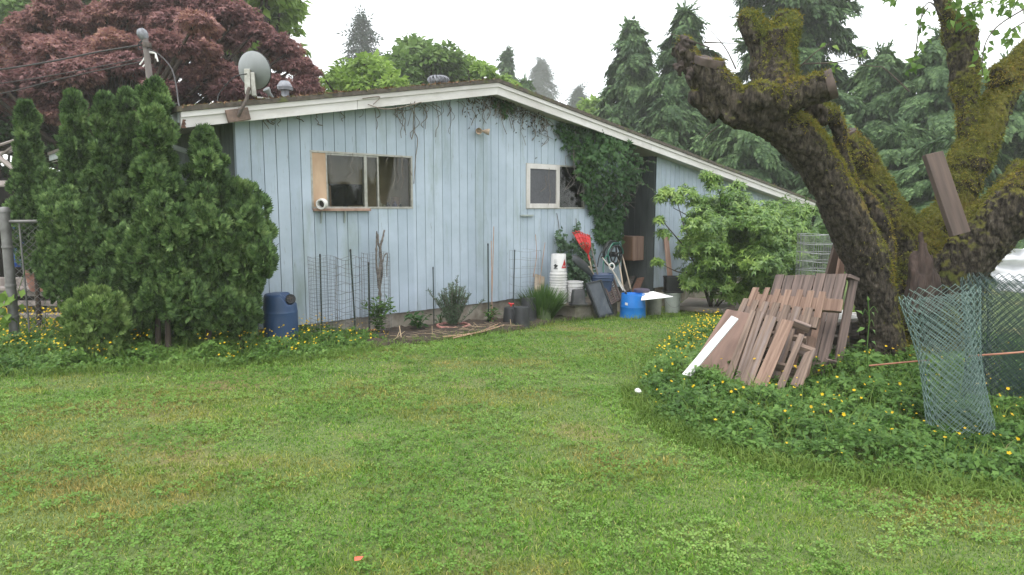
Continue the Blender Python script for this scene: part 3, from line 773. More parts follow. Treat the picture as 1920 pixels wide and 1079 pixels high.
# rosemary with pink ring
rp = WP(850, 598, .45); rp[2] = gz(rp[1]) + .05
rt_ = thing("rosemary_bush", "upright grey green rosemary bush growing inside a pink ring", "shrub", rp)
rs = np.random.RandomState(21); st = MB(); P = []; Dv = []
for k in range(44):
    dx = rs.randn() * .13; h = (.66 - abs(dx) * .9) * (.75 + .35 * rs.rand())
    if k == 0: dx, h = -.26, .58
    if k == 1: dx, h = .05, .80
    if k == 2: dx, h = .03, .72
    e = rp + [dx * 1.5, rs.randn() * .08, max(h, .25)]
    pts = curve_pts([rp + [dx * .2, 0, 0], rp + [dx * .8, rs.randn() * .03, max(h, .25) * .5], e], 16); st.tube(pts, .005, 4)
    for j in range(130):
        f = .12 + .88 * rs.rand(); q = pts[int(f * (len(pts) - 1))]
        P.append(q + rs.randn(3) * .006); Dv.append(nrm(rs.randn(3) * [1, 1, .3] + [0, 0, .9]))
st.build("stems", M_DEADV, rt_)
Vv, Ff = scatter(*T_leaf(.16, .02, 0), P, Dv, rdir(len(P), rs), .05 * (.7 + .6 * rs.rand(len(P))))
link("needles", arrays_mesh("needles", Vv, Ff), L_GREY, rt_)
rg = MB(); R_ = px2m(30, rp[1])
for k in range(26):
    a0, a1 = 2 * math.pi * k / 26, 2 * math.pi * (k + .86) / 26
    rg.tube([rp + [R_ * math.cos(a), R_ * math.sin(a), .01 + .004 * math.sin(9 * a)] for a in np.linspace(a0, a1, 4)], .022, 8)
tag(rg.build("edging_ring", M("pink_edging", (.46, .22, .19), (.30, .13, .11), 14, .7, .2), smooth=True), "pink scalloped edging ring lying round the rosemary bush", "garden edging")
# thin red edging strips and hose at the bed, straw sticks
for pts, r, lb, nm, mt in [([(560, 642), (600, 639), (640, 634), (690, 622), (735, 605)], .012, "faded red hose lying along the foundation behind the cages", "garden_hose", M("red_hose", (.30, .075, .055), rough=.5)),
                           ([(830, 632), (870, 628), (905, 622), (945, 610)], .012, "long dry straw coloured cane lying on the soil edge", "dry_cane", M_BAMB),
                           ([(850, 634), (900, 622), (938, 606)], .009, "thin dry cane crossing the straw cane near the black pots", "dry_cane", M_BAMB)]:
    tag(MB().tube(curve_pts([G(x, y, .06) for x, y in pts], 16), r, 6).build(nm, mt, smooth=True), lb, "hose" if 'hose' in nm else "cane")
# ---- pots
M_POT = M("black_nursery_plastic", (.022, .023, .025), (.014, .015, .016), 10, .55, .05, dirt=(.06, .06, .055))
def pot_prof(r0, r1, h, lip=.012):
    return [(r0, 0), (r0 * .99, .01), ((r0 * .65 + r1 * .35), h * .5), (r1 * 1.02, h - .012), (r1, h), (r1 * .93, h - .004), (r1 * .9, h - .02)] 
def inv_pot(x, y, wpx, hpx, label, mat=None, name="plant_pot", cat="pot", taper=.8, group="upturned pots by the bed", dz=0, smooth=True, closed=True, ribs=False):
    P = G(x, y); Y = P[1]; R = px2m(wpx, Y) / 2; h = px2m(hpx, Y); P[1] += R; P[0] = P[0] * (P[1] / Y); P[2] = gz(P[1]) + dz - .01
    t = thing(name, label, cat, P, group)
    MB().lathe([(R * .96, 0), (R * 1.03, .0), (R * 1.03, .03), (R, .032), (R * (taper + .03), h - .015), (R * taper, h), (R * taper * .88, h + .001), (R * taper * .84, h - .008), (R * .5, h - .008), (0, h - .008)], P, 30).build("shell", mat or M_POT, t, smooth=True)
    MB().lathe([(R * 1.035, .004), (R * 1.06, .01), (R * 1.06, .03), (R * 1.035, .036)], P, 30).build("rim", mat or M_POT, t, smooth=True)
    return t, P, R, h
inv_pot(958, 612, 32, 36, "squat black nursery pot turned upside down behind the red trowel")
inv_pot(977, 617, 34, 42, "scuffed grey black upturned pot nearest the lawn")
inv_pot(991, 607, 33, 50, "tallest matt black upturned pot behind the scuffed one")
gp, P, R, h = inv_pot(1020, 606, 27, 30, "olive green upturned pot with a white printed band at its foot", M("olive_plastic", (.075, .115, .035), (.06, .09, .03), 6, .5, .05), taper=.88)
MB().lathe([(R * 1.064, .006), (R * 1.07, .008), (R * 1.07, .052), (R * 1.062, .054)], P, 30).build("label_band", M("white_band", (.62, .63, .60), rough=.5, bmp=0), gp, smooth=True)
M_INK = M("printed_grey_ink", (.16, .17, .17), rough=.7, bmp=0)
M_RED = M("red_plastic", (.52, .03, .03), (.42, .02, .02), 5, .4, .03)
def text_mesh(txt, size):
    c = bpy.data.curves.new("t", 'FONT'); c.body = txt; c.size = size; c.align_x = 'CENTER'; c.align_y = 'CENTER'; c.resolution_u = 2
    ob = bpy.data.objects.new("t", c); COL.objects.link(ob)
    me = bpy.data.meshes.new_from_object(ob.evaluated_get(bpy.context.evaluated_depsgraph_get()))
    bpy.data.objects.remove(ob); bpy.data.curves.remove(c)
    return me
def wrap_text(txt, size, ctr, R, ang, z, mat, parent, name="lettering", squash=1.0, taper=0):
    """lettering wrapped round a cylinder: ang = direction of the middle of the text"""
    me = text_mesh(txt, size); n = len(me.vertices)
    a = np.empty(n * 3, np.float32); me.vertices.foreach_get('co', a); a = a.reshape(-1, 3)
    th = ang + a[:, 0] * squash / R; zz = z + a[:, 1]; rr = R + taper * (zz)
    V = np.stack([ctr[0] + rr * np.cos(th), ctr[1] + rr * np.sin(th), ctr[2] + zz], 1)
    me.vertices.foreach_set('co', V.astype(np.float32).ravel()); me.update()
    return link(name, me, mat, parent)
wrap_text("GROW", .034, P, R * 1.078, -math.pi / 2 - .45, .03, M_INK, gp)
wrap_text("SOILS", .034, P, R * 1.078, -math.pi / 2 + .5, .03, M_INK, gp)
# red trowel between the pots
P = G(963, 607); tw = thing("trowel", "red plastic hand trowel stuck upright between the upturned pots", "trowel", P + [-.05, .0, 0])
q = P + [-.03, -.16, .02]; top = q + [-.012, .0, .33]
MB().tube([q + [.0, 0, .0], q + [-.004, 0, .15], top], [.016, .02, .014], 8).build("handle", M_RED, tw, smooth=True)
MB().tube([top + [-.045, 0, .02], top + [0, 0, 0], top + [.05, 0, .01]], [.014, .016, .013], 8).build("grip", M_RED, tw, smooth=True)
MB().beam(q + [0, 0, .06], q + [.015, 0, -.09], .06, .012, (1, 0, 0)).build("blade", M_RED, tw, bev=.004)
# grass tuft
def tuft(name, label, P, h, r, n, mat, cat="grass clump", rs=None, wd=.012):
    rs = rs or np.random.RandomState(5)
    V = []; F = []
    for k in range(n):
        a = rs.rand() * 6.28; d = rs.rand() ** .7; hh = h * (.6 + .45 * rs.rand()) * (1 - .25 * d)
        b = np.array(P) + [r * .4 * d * math.cos(a), r * .4 * d * math.sin(a), 0]; e = b + [r * d * math.cos(a), r * d * math.sin(a), hh]
        m = b * .5 + e * .5 + [0, 0, hh * .12]; s = np.array([-math.sin(a + rs.rand()), math.cos(a + rs.rand()), 0]) * wd / 2 * (.6 + .8 * rs.rand())
        k0 = len(V); V += [b - s, b + s, m + s, m - s, e]; F += [(k0, k0 + 1, k0 + 2), (k0, k0 + 2, k0 + 3), (k0 + 3, k0 + 2, k0 + 4)]
    return tag(link(name, arrays_mesh(name, V, F), mat, loc=P), label, cat)
P = WP(1016, 590, .50); P[2] = gz(P[1])
tuft("grass_clump", "tall tuft of fine green grass behind the olive pot", P, .72, .38, 1300, L_MID)
# ---- concrete step, bucket stack, buckets
P = W(6.1, -.55, 0)
stp = thing("concrete_step", "low weathered concrete block with capping slab under the bucket stack", "step", (P[0], P[1], -.3), rz=UA)
MB().box(-.62, .55, -.22, .26, -.05, .31).build("block", M_CONC, stp, local=True, bev=.012)
MB().box(-.68, .60, -.27, .28, .313, .36).build("capping_slab", M("capping_slab", (.20, .17, .14), (.11, .09, .075), 8, .9, .4), stp, local=True, bev=.01)
STEPZ = .06
M_BUCK = M("white_bucket_plastic", (.68, .67, .66), (.58, .57, .56), 3, .35, .02, dirt=(.48, .46, .43))
def bucket(name, label, loc, mat=M_BUCK, group=None, inv=False, r=.148, h=.36, handle=False, tilt=0):
    t = thing(name, label, "bucket", loc, group)
    prof = [(0, .004), (r * .86, .0), (r * .88, .008), (r * .955, h * .80), (r * .96, h * .80), (r * 1.0, h * .803), (r * 1.0, h * .815), (r * .965, h * .82), (r * .97, h * .94), (r * 1.07, h * .943), (r * 1.075, h * .995), (r * 1.06, h), (r * .96, h), (r * .84, .012), (0, .012)]
    c = np.zeros(3)
    m = MB().lathe(prof, c, 32)
    if inv: m.v = [(x, y, h - z) for x, y, z in m.v]
    m.build("bucket_body", mat, t, local=True, smooth=True)
    if handle:
        pts = [np.array([r * 1.06 * math.cos(a), -abs(math.sin(a)) * r * 1.12, h * .86 - abs(math.sin(a)) * h * .55]) for a in np.linspace(0, math.pi, 17)]
        MB().tube(pts, .003, 5).build("handle", M_WIRE, t, local=True)
    return t
bp = D(1047, 567, 1); bx = WP(1047, 520, .42)
BX = np.array([bx[0], bx[1], STEPZ])
nst = 12; sp = .047
proto = None
for k in range(nst):
    lb = "white bucket nested upside down in the tall stack, one of its lower rims" if k < nst - 1 else "topmost white bucket of the upside down stack, with red triangle and black warning print"
    t = bucket("bucket", lb, BX + [.003 * RS.randn(), .003 * RS.randn(), k * sp], inv=True, group="upside down bucket stack")
BT = BX + np.array([0, 0, (nst - 1) * sp])
rr = .148
def rad(z): return rr * (.965 - .1 * max(0, (z - .07)) / .29) + .0025
def patch(pts, ang0, ctr, rf_, mat, parent, name):
    """flat print following the bucket wall; pts (arc metres, z)"""
    me = bpy.data.meshes.new(name); bm = bmesh.new()
    vs = [bm.verts.new((x, z, 0)) for x, z in pts]; bm.faces.new(vs)
    bmesh.ops.triangulate(bm, faces=bm.faces); bmesh.ops.subdivide_edges(bm, edges=bm.edges, cuts=3, use_grid_fill=True)
    for v in bm.verts:
        x, z = v.co.x, v.co.y; r = rf_(z); a = ang0 + x / r
        v.co = (ctr[0] + r * math.cos(a), ctr[1] + r * math.sin(a), ctr[2] + z)
    bm.to_mesh(me); bm.free()
    return link(name, me, mat, parent)
top = [o for o in COL.objects if o.get('label', '').startswith("topmost white bucket")][0]
va = math.atan2(-BX[1], -BX[0])                              # towards the lawn
patch([(-.060, .115), (.070, .115), (.01, .275)], va + .80, BT, rad, M_RED, top, "red_triangle")
wrap_text("ACE", .042, BT, .149, va + .84, .150, M("print_white", (.85, .85, .85), rough=.5, bmp=0), top, "logo_lettering", taper=-.03)
M_PRN = M("print_black", (.03, .03, .03), rough=.6, bmp=0)
patch([(-.042, .10), (.042, .10), (.042, .106), (-.042, .106)], va - .35, BT, rad, M_PRN, top, "warning_print")
for k in range(7):
    z = .265 - k * .0105
    patch([(-.036, z), (.032 - .01 * (k % 3), z), (.032 - .01 * (k % 3), z + .005), (-.036, z + .005)], va - .35, BT, rad, M("print_grey", (.35, .35, .34), rough=.6, bmp=0), top, "small_print")
patch([(.034 * math.cos(a) * (1 + .3 * math.sin(5 * a)), .155 + .034 * math.sin(a) * (1 + .2 * math.cos(3 * a))) for a in np.linspace(0, 6.0, 20)], va - .35, BT, rad, M_PRN, top, "warning_symbol")
patch([(-.036, .11), (.036, .11), (.036, .119), (-.036, .119)], va - .35, BT, rad, M_PRN, top, "small_print")
b2 = WP(1077, 540, .55)
for k, (lb) in enumerate(["white bucket standing right of the tall stack, lower of two nested", "white bucket nested in the top of the shorter pair beside the stack"]):
    bucket("bucket", lb, (b2[0], b2[1], STEPZ + k * .07), group="pair of nested buckets beside the stack", r=.15, h=.37 - .06, handle=True)
P = WP(1084, 560, .80)
bk = thing("black_pot", "square shouldered black pot upside down on its tray on the concrete step", "pot", (P[0], P[1], STEPZ))
MB().lathe([(.135, .03), (.13, .05), (.11, .25), (.10, .262), (0, .26)], (P[0], P[1], STEPZ), 28, sq=5).build("pot_shell", M_POT, bk, smooth=True)
MB().lathe([(.15, .004), (.165, .012), (.165, .028), (.14, .032)], (P[0], P[1], STEPZ), 28, sq=5).build("tray", M_POT, bk, smooth=True)
# offcut board against the wall
P = WP(1008, 560, .08)
tag(MB().beam(WP(1010, 568, .2), WP(1012, 517, .05), .22, .02, U).build("wood_offcut", M("pale_offcut", (.42, .35, .27), (.32, .25, .18), 8, .8, .2, attr='lc')), "pale wooden offcut leaning on the wall behind the grass tuft", "board")
# ------------------------------------------------------------------ porch clutter
# dark blue tote holding the tools
P = WP(1128, 560, .62); P[2] = STEPZ - .02
tote = thing("storage_tote", "dark blue plastic tote with rolled rim full of garden tools", "tote", P)
Yt = P[1]; hw = px2m(36, Yt) / 2 * 1.05; ht = Z(0, 515, 0)[0] * 0 + (EYEZ + (HORIZ - 513) * Yt / FPX) - P[2]
MB().lathe([(hw * .80, 0), (hw * .98, ht * .70), (hw * 1.0, ht * .74), (hw * 1.10, ht * .76), (hw * 1.12, ht * .98), (hw * 1.05, ht), (hw * .98, ht * .97), (hw * .78, .03), (0, .03)], P, 36, sq=4).build("tub", M("tote_blue", (.035, .06, .12), (.03, .05, .10), 6, .45, .03), tote, smooth=True)
MB().lathe([(hw * 1.13, ht * .86), (hw * 1.15, ht * .87), (hw * 1.15, ht * .9), (hw * 1.13, ht * .91)], P, 36, sq=4).build("rim_bead", MATS["tote_blue"], tote, smooth=True)
TOP = P + [0, 0, ht]
M_ASH = M("worn_ash_handle", (.40, .33, .25), (.28, .22, .16), 10, .7, .1, stretch=(1, 1, .2))
M_STEELD = M("dark_steel", (.05, .055, .06), (.03, .033, .036), 10, .45, .08, metal=.3)
# red leaf rake (fan of plastic tines, upside down in the tote)
hb = WP(1113, 520, .6); ht_ = WP(1103, 478, .5)
rk = thing("leaf_rake", "bright red plastic leaf rake standing head up in the blue tote", "rake", hb - [0, 0, .45])
MB().tube([hb - [0, 0, .45], hb, ht_], .013, 8).build("handle", M_ASH, rk, smooth=True)
neck = ht_; fan = MB(); ends = [(1073, 434), (1079, 431), (1085, 431), (1091, 434), (1096, 437), (1101, 438), (1105, 440)]
mids = [(1087, 459), (1091, 456), (1095, 455), (1098, 456), (1102, 456), (1105, 457), (1107, 459)]
E_ = [WP(x, y, .47 + .02 * math.sin(k)) for k, (x, y) in enumerate(ends)]; Mm = [WP(x, y, .54) for x, y in mids]
for k in range(7):
    fan.tube(curve_pts([neck, neck * .5 + Mm[k] * .5 + [0, -.02, 0], Mm[k], E_[k] * .85 + Mm[k] * .15, E_[k] + [0, -.05, -.03]], 12), .0085, 5)
    if k:
        for f0, f1 in ((0, .52), (.62, .9)):
            q = [neck * (1 - f) + Mm[k2] * f for k2 in (k - 1, k) for f in (f0, f1)] if f1 < .6 else [Mm[k2] * (1 - (f - .6) / .4) + E_[k2] * ((f - .6) / .4) for k2 in (k - 1, k) for f in (f0, f1)]
            c = [q[0], q[2], q[3], q[1]]; fan.hexa(c + [p + [0, .006, 0] for p in c])
for f in (.45, .85):
    fan.tube([neck * (1 - f) + Mm[k] * f + [0, -.006, 0] for k in range(7)], .007, 5)
    fan.tube([Mm[k] * (1 - f) + E_[k] * f + [0, -.006, 0] for k in range(7)], .007, 5)
fan.build("rake_head", M_RED, rk, smooth=True)
MB().tube([neck, neck + (ht_ - hb) * -.25], [.02, .016], 10).build("socket", M_RED, rk, smooth=True)
# shovel, blade up
sb0 = WP(1113, 512, .6); sb1 = WP(1083, 488, .72)
sh = thing("shovel", "black steel shovel with its blade up leaning out of the blue tote", "shovel", WP(1118, 560, .6))
MB().tube([WP(1118, 560, .6), WP(1116, 520, .6), WP(1104, 500, .62)], .014, 8).build("handle", M_ASH, sh, smooth=True)
bl = bmesh.new(); me = bpy.data.meshes.new("blade")
cA = WP(1112, 510, .60); cB = WP(1074, 482, .70); ax_ = nrm(cB - cA); L_ = np.linalg.norm(cB - cA); sd = nrm(np.cross(ax_, nrm(-NB + np.array([0, 0, .6])))); nn = np.cross(sd, ax_)
gr = []
for i in range(9):
    f = i / 8; wd_ = .13 * (1 if f < .6 else math.sqrt(max(0, 1 - ((f - .6) / .42) ** 2))) * (.75 + .25 * min(1, f * 4))
    gr.append([bl.verts.new(cA + ax_ * L_ * f + sd * wd_ * u - nn * (.035 * u * u - .02 * math.sin(f * 3))) for u in np.linspace(-1, 1, 7)])
for i in range(8):
    for j in range(6): bl.faces.new((gr[i][j], gr[i][j + 1], gr[i + 1][j + 1], gr[i + 1][j]))
bl.to_mesh(me); bl.free()
o = link("blade", me, M_STEELD, sh, smooth=True); md = o.modifiers.new("thick", 'SOLIDIFY'); md.thickness = .005
# long handles
def tool(pts, r, mat, label, headfn=None, name="tool_handle"):
    p = [WP(x, y, o) for x, y, o in pts]
    t = thing(name, label, "tool", p[0], "long handled tools leaning at the porch")
    MB().tube(curve_pts(p, 10), r, 8).build("handle", mat, t, smooth=True)
    MB().tube([p[0], p[0] + (p[1] - p[0]) * .12], r * 1.3, 8).build("ferrule", M_STEELD, t, smooth=True)
    if headfn: headfn(t, p)
    return t
def end_grip(t, p):
    MB().tube([p[-1] - (p[-1] - p[-2]) * .03, p[-1] + (p[-1] - p[-2]) * .02], .02, 8).build("grip", M_BLACK, t, smooth=True)
tool([(1122, 520, .55), (1112, 478, .35), (1105, 442, .2)], .014, M_DEADV, "dark weathered handle standing right of the red rake", end_grip)
tool([(1169, 545, .55), (1162, 500, .35), (1152, 452, .15)], .016, M_ASH, "thick pale wooden handle leaning against the wall end beside the hose reel", end_grip)
tool([(1184, 548, .6), (1172, 500, .4), (1162, 463, .2)], .014, M_ASH, "long grey handle with dark tip reaching furthest right at the porch opening", end_grip)
tool([(1175, 552, .95), (1150, 510, .75), (1128, 482, .6)], .013, M("pale_pole", (.50, .46, .40), rough=.5), "whitish pole slanting from the bright blue tub up to the left", end_grip)
tool([(1170, 549, .9), (1155, 520, .65), (1147, 505, .5)], .012, M_WPVC, "white tool shaft with an open ring grip", lambda t, p: MB().tube([p[-1] + np.array([.05 * math.cos(a), 0, .05 + .06 * math.sin(a)]) for a in np.linspace(0, 6.28, 17)], .014, 8).build("ring_grip", M_WPVC, t, smooth=True))
# hose reel with coils against the wall end
hc = WP(1146, 477, .22)
hr = thing("hose_reel", "black hose reel with coils of dark and green hose hung at the wall end", "hose reel", hc - [0, 0, .3])
exh, eyh = U, np.array([0, 0, 1.])
M_HOSE = M("dark_hose", (.022, .025, .025), rough=.5, bmp=0); M_HOSEG = M("green_hose", (.03, .16, .11), (.025, .12, .085), 8, .45, 0)
def coil(R0, n, mat, name, off, jit=.02, sq=1.0):
    pts = []
    for i in range(n * 26):
        a = 2 * math.pi * i / 26; r = R0 + jit * math.sin(i * .13) + .008 * math.sin(i * 1.7)
        pts.append(hc + exh * r * math.cos(a) * sq + eyh * r * math.sin(a) - NB * (off + .02 * math.sin(a * .37 + 1)))
    MB().tube(pts, .0115, 6).build(name, mat, hr, smooth=True)
coil(.245, 5, M_HOSE, "hose_coil", .02); coil(.20, 3, M_HOSE, "hose_coil", .07); coil(.215, 2, M_HOSEG, "green_coil", .10)
pts = curve_pts([hc + exh * -.22 - NB * .1, hc + exh * -.36 + eyh * -.1 - NB * .12, hc + exh * -.40 + eyh * -.38 - NB * .15, hc + exh * -.33 + eyh * -.60 - NB * .16], 18)
MB().tube(pts, .012, 6).build("hanging_hose", M_HOSEG, hr, smooth=True)
pts = curve_pts([hc + exh * -.1 + eyh * .22 - NB * .05, hc + exh * -.42 + eyh * .02 - NB * .08, hc + exh * -.52 + eyh * -.22 - NB * .1], 14)
MB().tube(pts, .012, 6).build("hanging_hose", M_HOSE, hr, smooth=True)
m = MB()
for k in range(5): a = k * 1.2566 + .4; m.beam(hc - NB * .13, hc - NB * .13 + exh * .17 * math.cos(a) + eyh * .17 * math.sin(a), .03, .012, NB)
m.tube([hc - NB * .13 + exh * .175 * math.cos(a) + eyh * .175 * math.sin(a) for a in np.linspace(0, 6.2832, 25)], .014, 6)
m.build("reel_wheel", M_BLACK, hr)
MB().lathe([(.05, -.02), (.05, .12), (.03, .15), (0, .15)], hc, 16, ax=-NB).build("hub", M_BLACK, hr, smooth=True)
# dark grey tray and slatted crate leaning on the step
c4 = [WP(x, y, o) for x, y, o in ((1099, 531, .86), (1128, 524, .86), (1152, 589, .98), (1124, 596, 1.02))]
def slab_thing(name, label, cat, c, th, mat, group=None):
    n_ = nrm(np.cross(c[1] - c[0], c[3] - c[0])); n_ = n_ if n_[1] > 0 else -n_
    return n_
n_ = slab_thing("", "", "", c4, 0, None)
ty = thing("plastic_tray", "long dark grey plastic tray leaning upright against the concrete step", "tray", c4[3])
def lerp4(c, u, v): return (c[0] * (1 - u) + c[1] * u) * (1 - v) + (c[3] * (1 - u) + c[2] * u) * v
def quadbox(mb, c, u0, u1, v0, v1, n, d0, d1):
    q = [lerp4(c, u0, v0), lerp4(c, u1, v0), lerp4(c, u1, v1), lerp4(c, u0, v1)]
    q = [q[1], q[0], q[3], q[2]]
    return mb.hexa([p + n * d0 for p in q] + [p + n * d1 for p in q])
M_TRAY = M("tray_plastic", (.075, .085, .10), (.055, .062, .075), 8, .5, .08, dirt=(.13, .14, .15))
MB_ = MB(); quadbox(MB_, c4, .09, .91, .045, .955, n_, .012, .05); MB_.build("pan", M_TRAY, ty, bev=.006)
MB_ = MB()
for a in ((0, 1, 0, .05), (0, 1, .95, 1), (0, .10, .05, .95), (.90, 1, .05, .95)): quadbox(MB_, c4, *a, n_, 0, .06)
MB_.build("rim", M("tray_rim", (.03, .033, .038), rough=.5), ty, bev=.005)
c5 = [WP(x, y, o) for x, y, o in ((1130, 530, .70), (1150, 518, .70), (1165, 561, .95), (1146, 572, .95))]
n5 = nrm(np.cross(c5[1] - c5[0], c5[3] - c5[0])); n5 = n5 if n5[1] > 0 else -n5
cr = thing("slatted_crate", "brown slatted plastic crate leaning behind the dark grey tray", "crate", c5[3])
M_CRATE = M("brown_crate", (.085, .060, .052), (.055, .038, .033), 10, .6, .1)
m = MB()
for k in range(11): v = .03 + k * .092; quadbox(m, c5, .08, .46, v, v + .05, n5, 0, .02); quadbox(m, c5, .54, .92, v, v + .05, n5, 0, .02)
m.build("slats", M_CRATE, cr)
m = MB(); [quadbox(m, c5, a, b, 0, 1, n5, -.012, .03) for a, b in ((0, .08), (.46, .54), (.92, 1))]; m.build("stiles", M_CRATE, cr)
m = MB(); quadbox(m, c5, .02, .98, .02, .98, n5, .10, .105); m.build("back_panel", M_BLACK, cr)
# bright blue tub upside down
P = G(1190, 598); Yt = P[1] + .24; X = (1189 - CX) * Yt / FPX
bt_ = thing("blue_tub", "bright blue cut-down drum turned upside down with a small white sticker", "tub", (X, Yt, gz(Yt)))
R0, R1 = px2m(49, Yt) / 2, px2m(44, Yt) / 2; h = EYEZ + (HORIZ - 551) * Yt / FPX - gz(Yt)
M_BT = M("bright_blue_plastic", (.012, .19, .60), (.01, .15, .50), 3, .38, .04, dirt=(.03, .22, .58))
MB().lathe([(R0 * .98, 0), (R0 * 1.0, .006), (R0 * .97, h * .46), (R0 * .975, h * .465), (R0 * .975, h * .475), (R0 * .965, h * .48), (R1, h * .97), (R1 * .985, h), (R1 * .95, h), (R1 * .93, h * .93), (0, h * .92)], (X, Yt, gz(Yt)), 40).build("tub_shell", M_BT, bt_, smooth=True)
a0 = math.atan2(-Yt, -X); 
patch([(-.028, -.02), (.03, -.026), (.032, .022), (-.026, .026)], a0 - .55, (X, Yt, gz(Yt) + h * .62), lambda z: R0 * .962 + .001, M_WPVC, bt_, "sticker")
TUB = (X, Yt, gz(Yt), R0, h)
tag(MB().lathe([(.0, 0), (.14, 0), (.15, .02), (.15, .05), (.13, .06), (0, .065)], (X + .2, Yt + .25, gz(Yt) + h + .0), 24).build("purple_lid", M("purple_lid", (.09, .075, .11), rough=.6), smooth=True), "dull purple lid behind the bright blue tub under the white panel", "lid")
# buckets under the corrugated panel
P = G(1232, 594); bkA = (P[0], P[1] + .3, gz(P[1] + .3))
M_OLDB = M("dirty_bucket", (.33, .33, .28), (.22, .22, .18), 5, .55, .05, dirt=(.18, .17, .12))
M_GRB = M("grey_green_bucket", (.42, .45, .42), (.30, .33, .30), 5, .5, .04)
bucket("bucket", "dirty olive white bucket under the white corrugated panel next to the blue tub", bkA, M_OLDB, None, r=.155, h=.40)
P = G(1262, 588); bkB = (P[0] + .04, P[1] + .25, gz(P[1] + .25))
bucket("bucket", "pale grey green ribbed bucket carrying a black planter box", bkB, M_GRB, None, r=.165, h=.40, handle=True)
# black planter box on the bucket
pb = thing("planter_box", "square black planter box standing on the pale grey green bucket", "planter", (bkB[0] + .0, bkB[1] + .02, bkB[2] + .402))
h = px2m(32, bkB[1]) - .02
m = MB().lathe([(.17, .0), (.19, .01), (.19, .035), (.155, .036), (.165, h - .02), (.175, h - .02), (.175, h), (.16, h), (.15, h - .06), (0, h - .06)], (0, 0, 0), 32, sq=8)
m.build("box", M_BLACK, pb, local=True, smooth=True)
MB().lathe([(0, h - .05), (.152, h - .055)][::-1], (0, 0, 0), 24, sq=8).build("soil", M_SOIL, pb, local=True)
# white corrugated panel
pc = [D(1204, 565, bkA[1] - .15), D(1260, 556, bkB[1] - .20), D(1222, 546, bkB[1] + .35), D(1210, 547, bkA[1] + .35)]
pc = [D(1203, 564, bkA[1] - .28), D(1262, 557, bkA[1] - .05), D(1224, 547, bkA[1] + .42), D(1208, 549, bkA[1] + .42)]
zt = bkA[2] + .408
pc = [np.array([p[0], p[1], p[2]]) for p in (Z(1202, 563.5, zt + .02), Z(1262, 557, zt + .01), Z(1224, 547, zt + .06), Z(1206, 548, zt + .06))]
bm = bmesh.new(); me = bpy.data.meshes.new("corrugated_panel"); gr = []
for i in range(49):
    row = []
    for j in range(3):
        p = lerp4(pc, j / 2, i / 48); row.append(bm.verts.new(p + np.array([0, 0, .011 * math.sin(i / 48 * 2 * math.pi * 12)])))
    gr.append(row)
for i in range(48):
    for j in range(2): bm.faces.new((gr[i][j], gr[i][j + 1], gr[i + 1][j + 1], gr[i + 1][j]))
bm.to_mesh(me); bm.free()
o = link("corrugated_panel", me, M("white_sheet", (.86, .86, .86), (.78, .78, .78), 3, .4, 0)); o.modifiers.new("thick", 'SOLIDIFY').thickness = .004
tag(o, "white corrugated plastic panel laid over the blue tub and buckets", "panel")
# leaning boards at the right wing
for (x0, y0, x1, y1, wd_, lb) in ((1263, 545, 1248, 438, .15, "wide reddish brown board leaning on the wing wall behind the black planter"), (1258, 547, 1251, 452, .05, "thin brown batten leaning beside the wide board")):
    p = WP(x0, y0, .45 if wd_ > .1 else .5); q = WP(x1, y1, .03); p[2] = min(p[2], gz(p[1]))
    tag(MB().beam(p, q, wd_, .03, U).build("leaning_board", M_OLDW, bev=.003), lb, "board")
# cabinet and clutter in the porch recess
cb = thing("wooden_cabinet", "brown wooden cabinet hung on the shady porch wall", "cabinet", W(SPR - .20, .55, .62), rz=UA)
MB().box(-.20, .17, -.30, .42, 0, .52).build("carcass", M_OLDW, cb, local=True, bev=.006)
for a, b in ((-.29, .055), (.065, .41)): MB().box(-.222, -.203, a, b, .015, .505).build("door", M("cabinet_door", (.30, .17, .10), (.20, .11, .065), 6, .6, .1, stretch=(1, 1, .2)), cb, local=True, bev=.003)
for k, (s, b, lb) in enumerate(((8.35, .15, "rusty brown plank lying across the porch floor behind the tools"), (8.5, .5, "greyish plank propped in the porch recess"))):
    tag(MB().beam(W(s - .35, b - .25, -.04 + .02 * k), W(s + .2, b, .25), .16, .025, NB).build("plank", MATS["rotten_wood"] if k == 0 else M_DEADV), lb, "board")
# concrete path slab
q = [G(1270, 582), G(1352, 589), G(1400, 573), G(1290, 566)]
m = MB(); c = [p + np.array([0, 0, .10]) for p in q]; m.hexa([p - np.array([0, 0, .3]) for p in c] + c)
tag(m.build("path", M("path_concrete", (.48, .41, .36), (.38, .32, .28), 3, .85, .2, dirt=(.40, .26, .22)), bev=.015), "raised concrete path end beside the shrub", "path", kind='structure')
# ------------------------------------------------------------------ creeper on the gable
L_VINE = LEAF("creeper_leaf", [(0, (.016, .045, .016)), (.5, (.040, .095, .030)), (.85, (.085, .165, .05)), (1, (.12, .21, .07))], .25, .42)
def T_palm(n=5, drop=.5, cheap=False):
    v = []; f = []
    lv, lf = T_leaf(.42, .06, .1)
    if cheap: lv, lf = [(0, 0, 0), (-.16, .45, .05), (.16, .45, .05), (0, 1, -.1)], [(0, 2, 1), (1, 2, 3)]
    for k in range(n):
        a = math.radians(-80 + 160 * k / (n - 1)); s = 1 - .25 * abs(k - (n - 1) / 2) / ((n - 1) / 2)
        ca, sa = math.cos(a), math.sin(a); k0 = len(v)
        for x, y, z in lv:
            x, y, z = x * s, y * s, z * s - drop * (y * s) ** 2 * .3
            v.append((x * ca + y * sa, -x * sa + y * ca, z))
        f += [tuple(i + k0 for i in q) for q in lf]
    return v, f
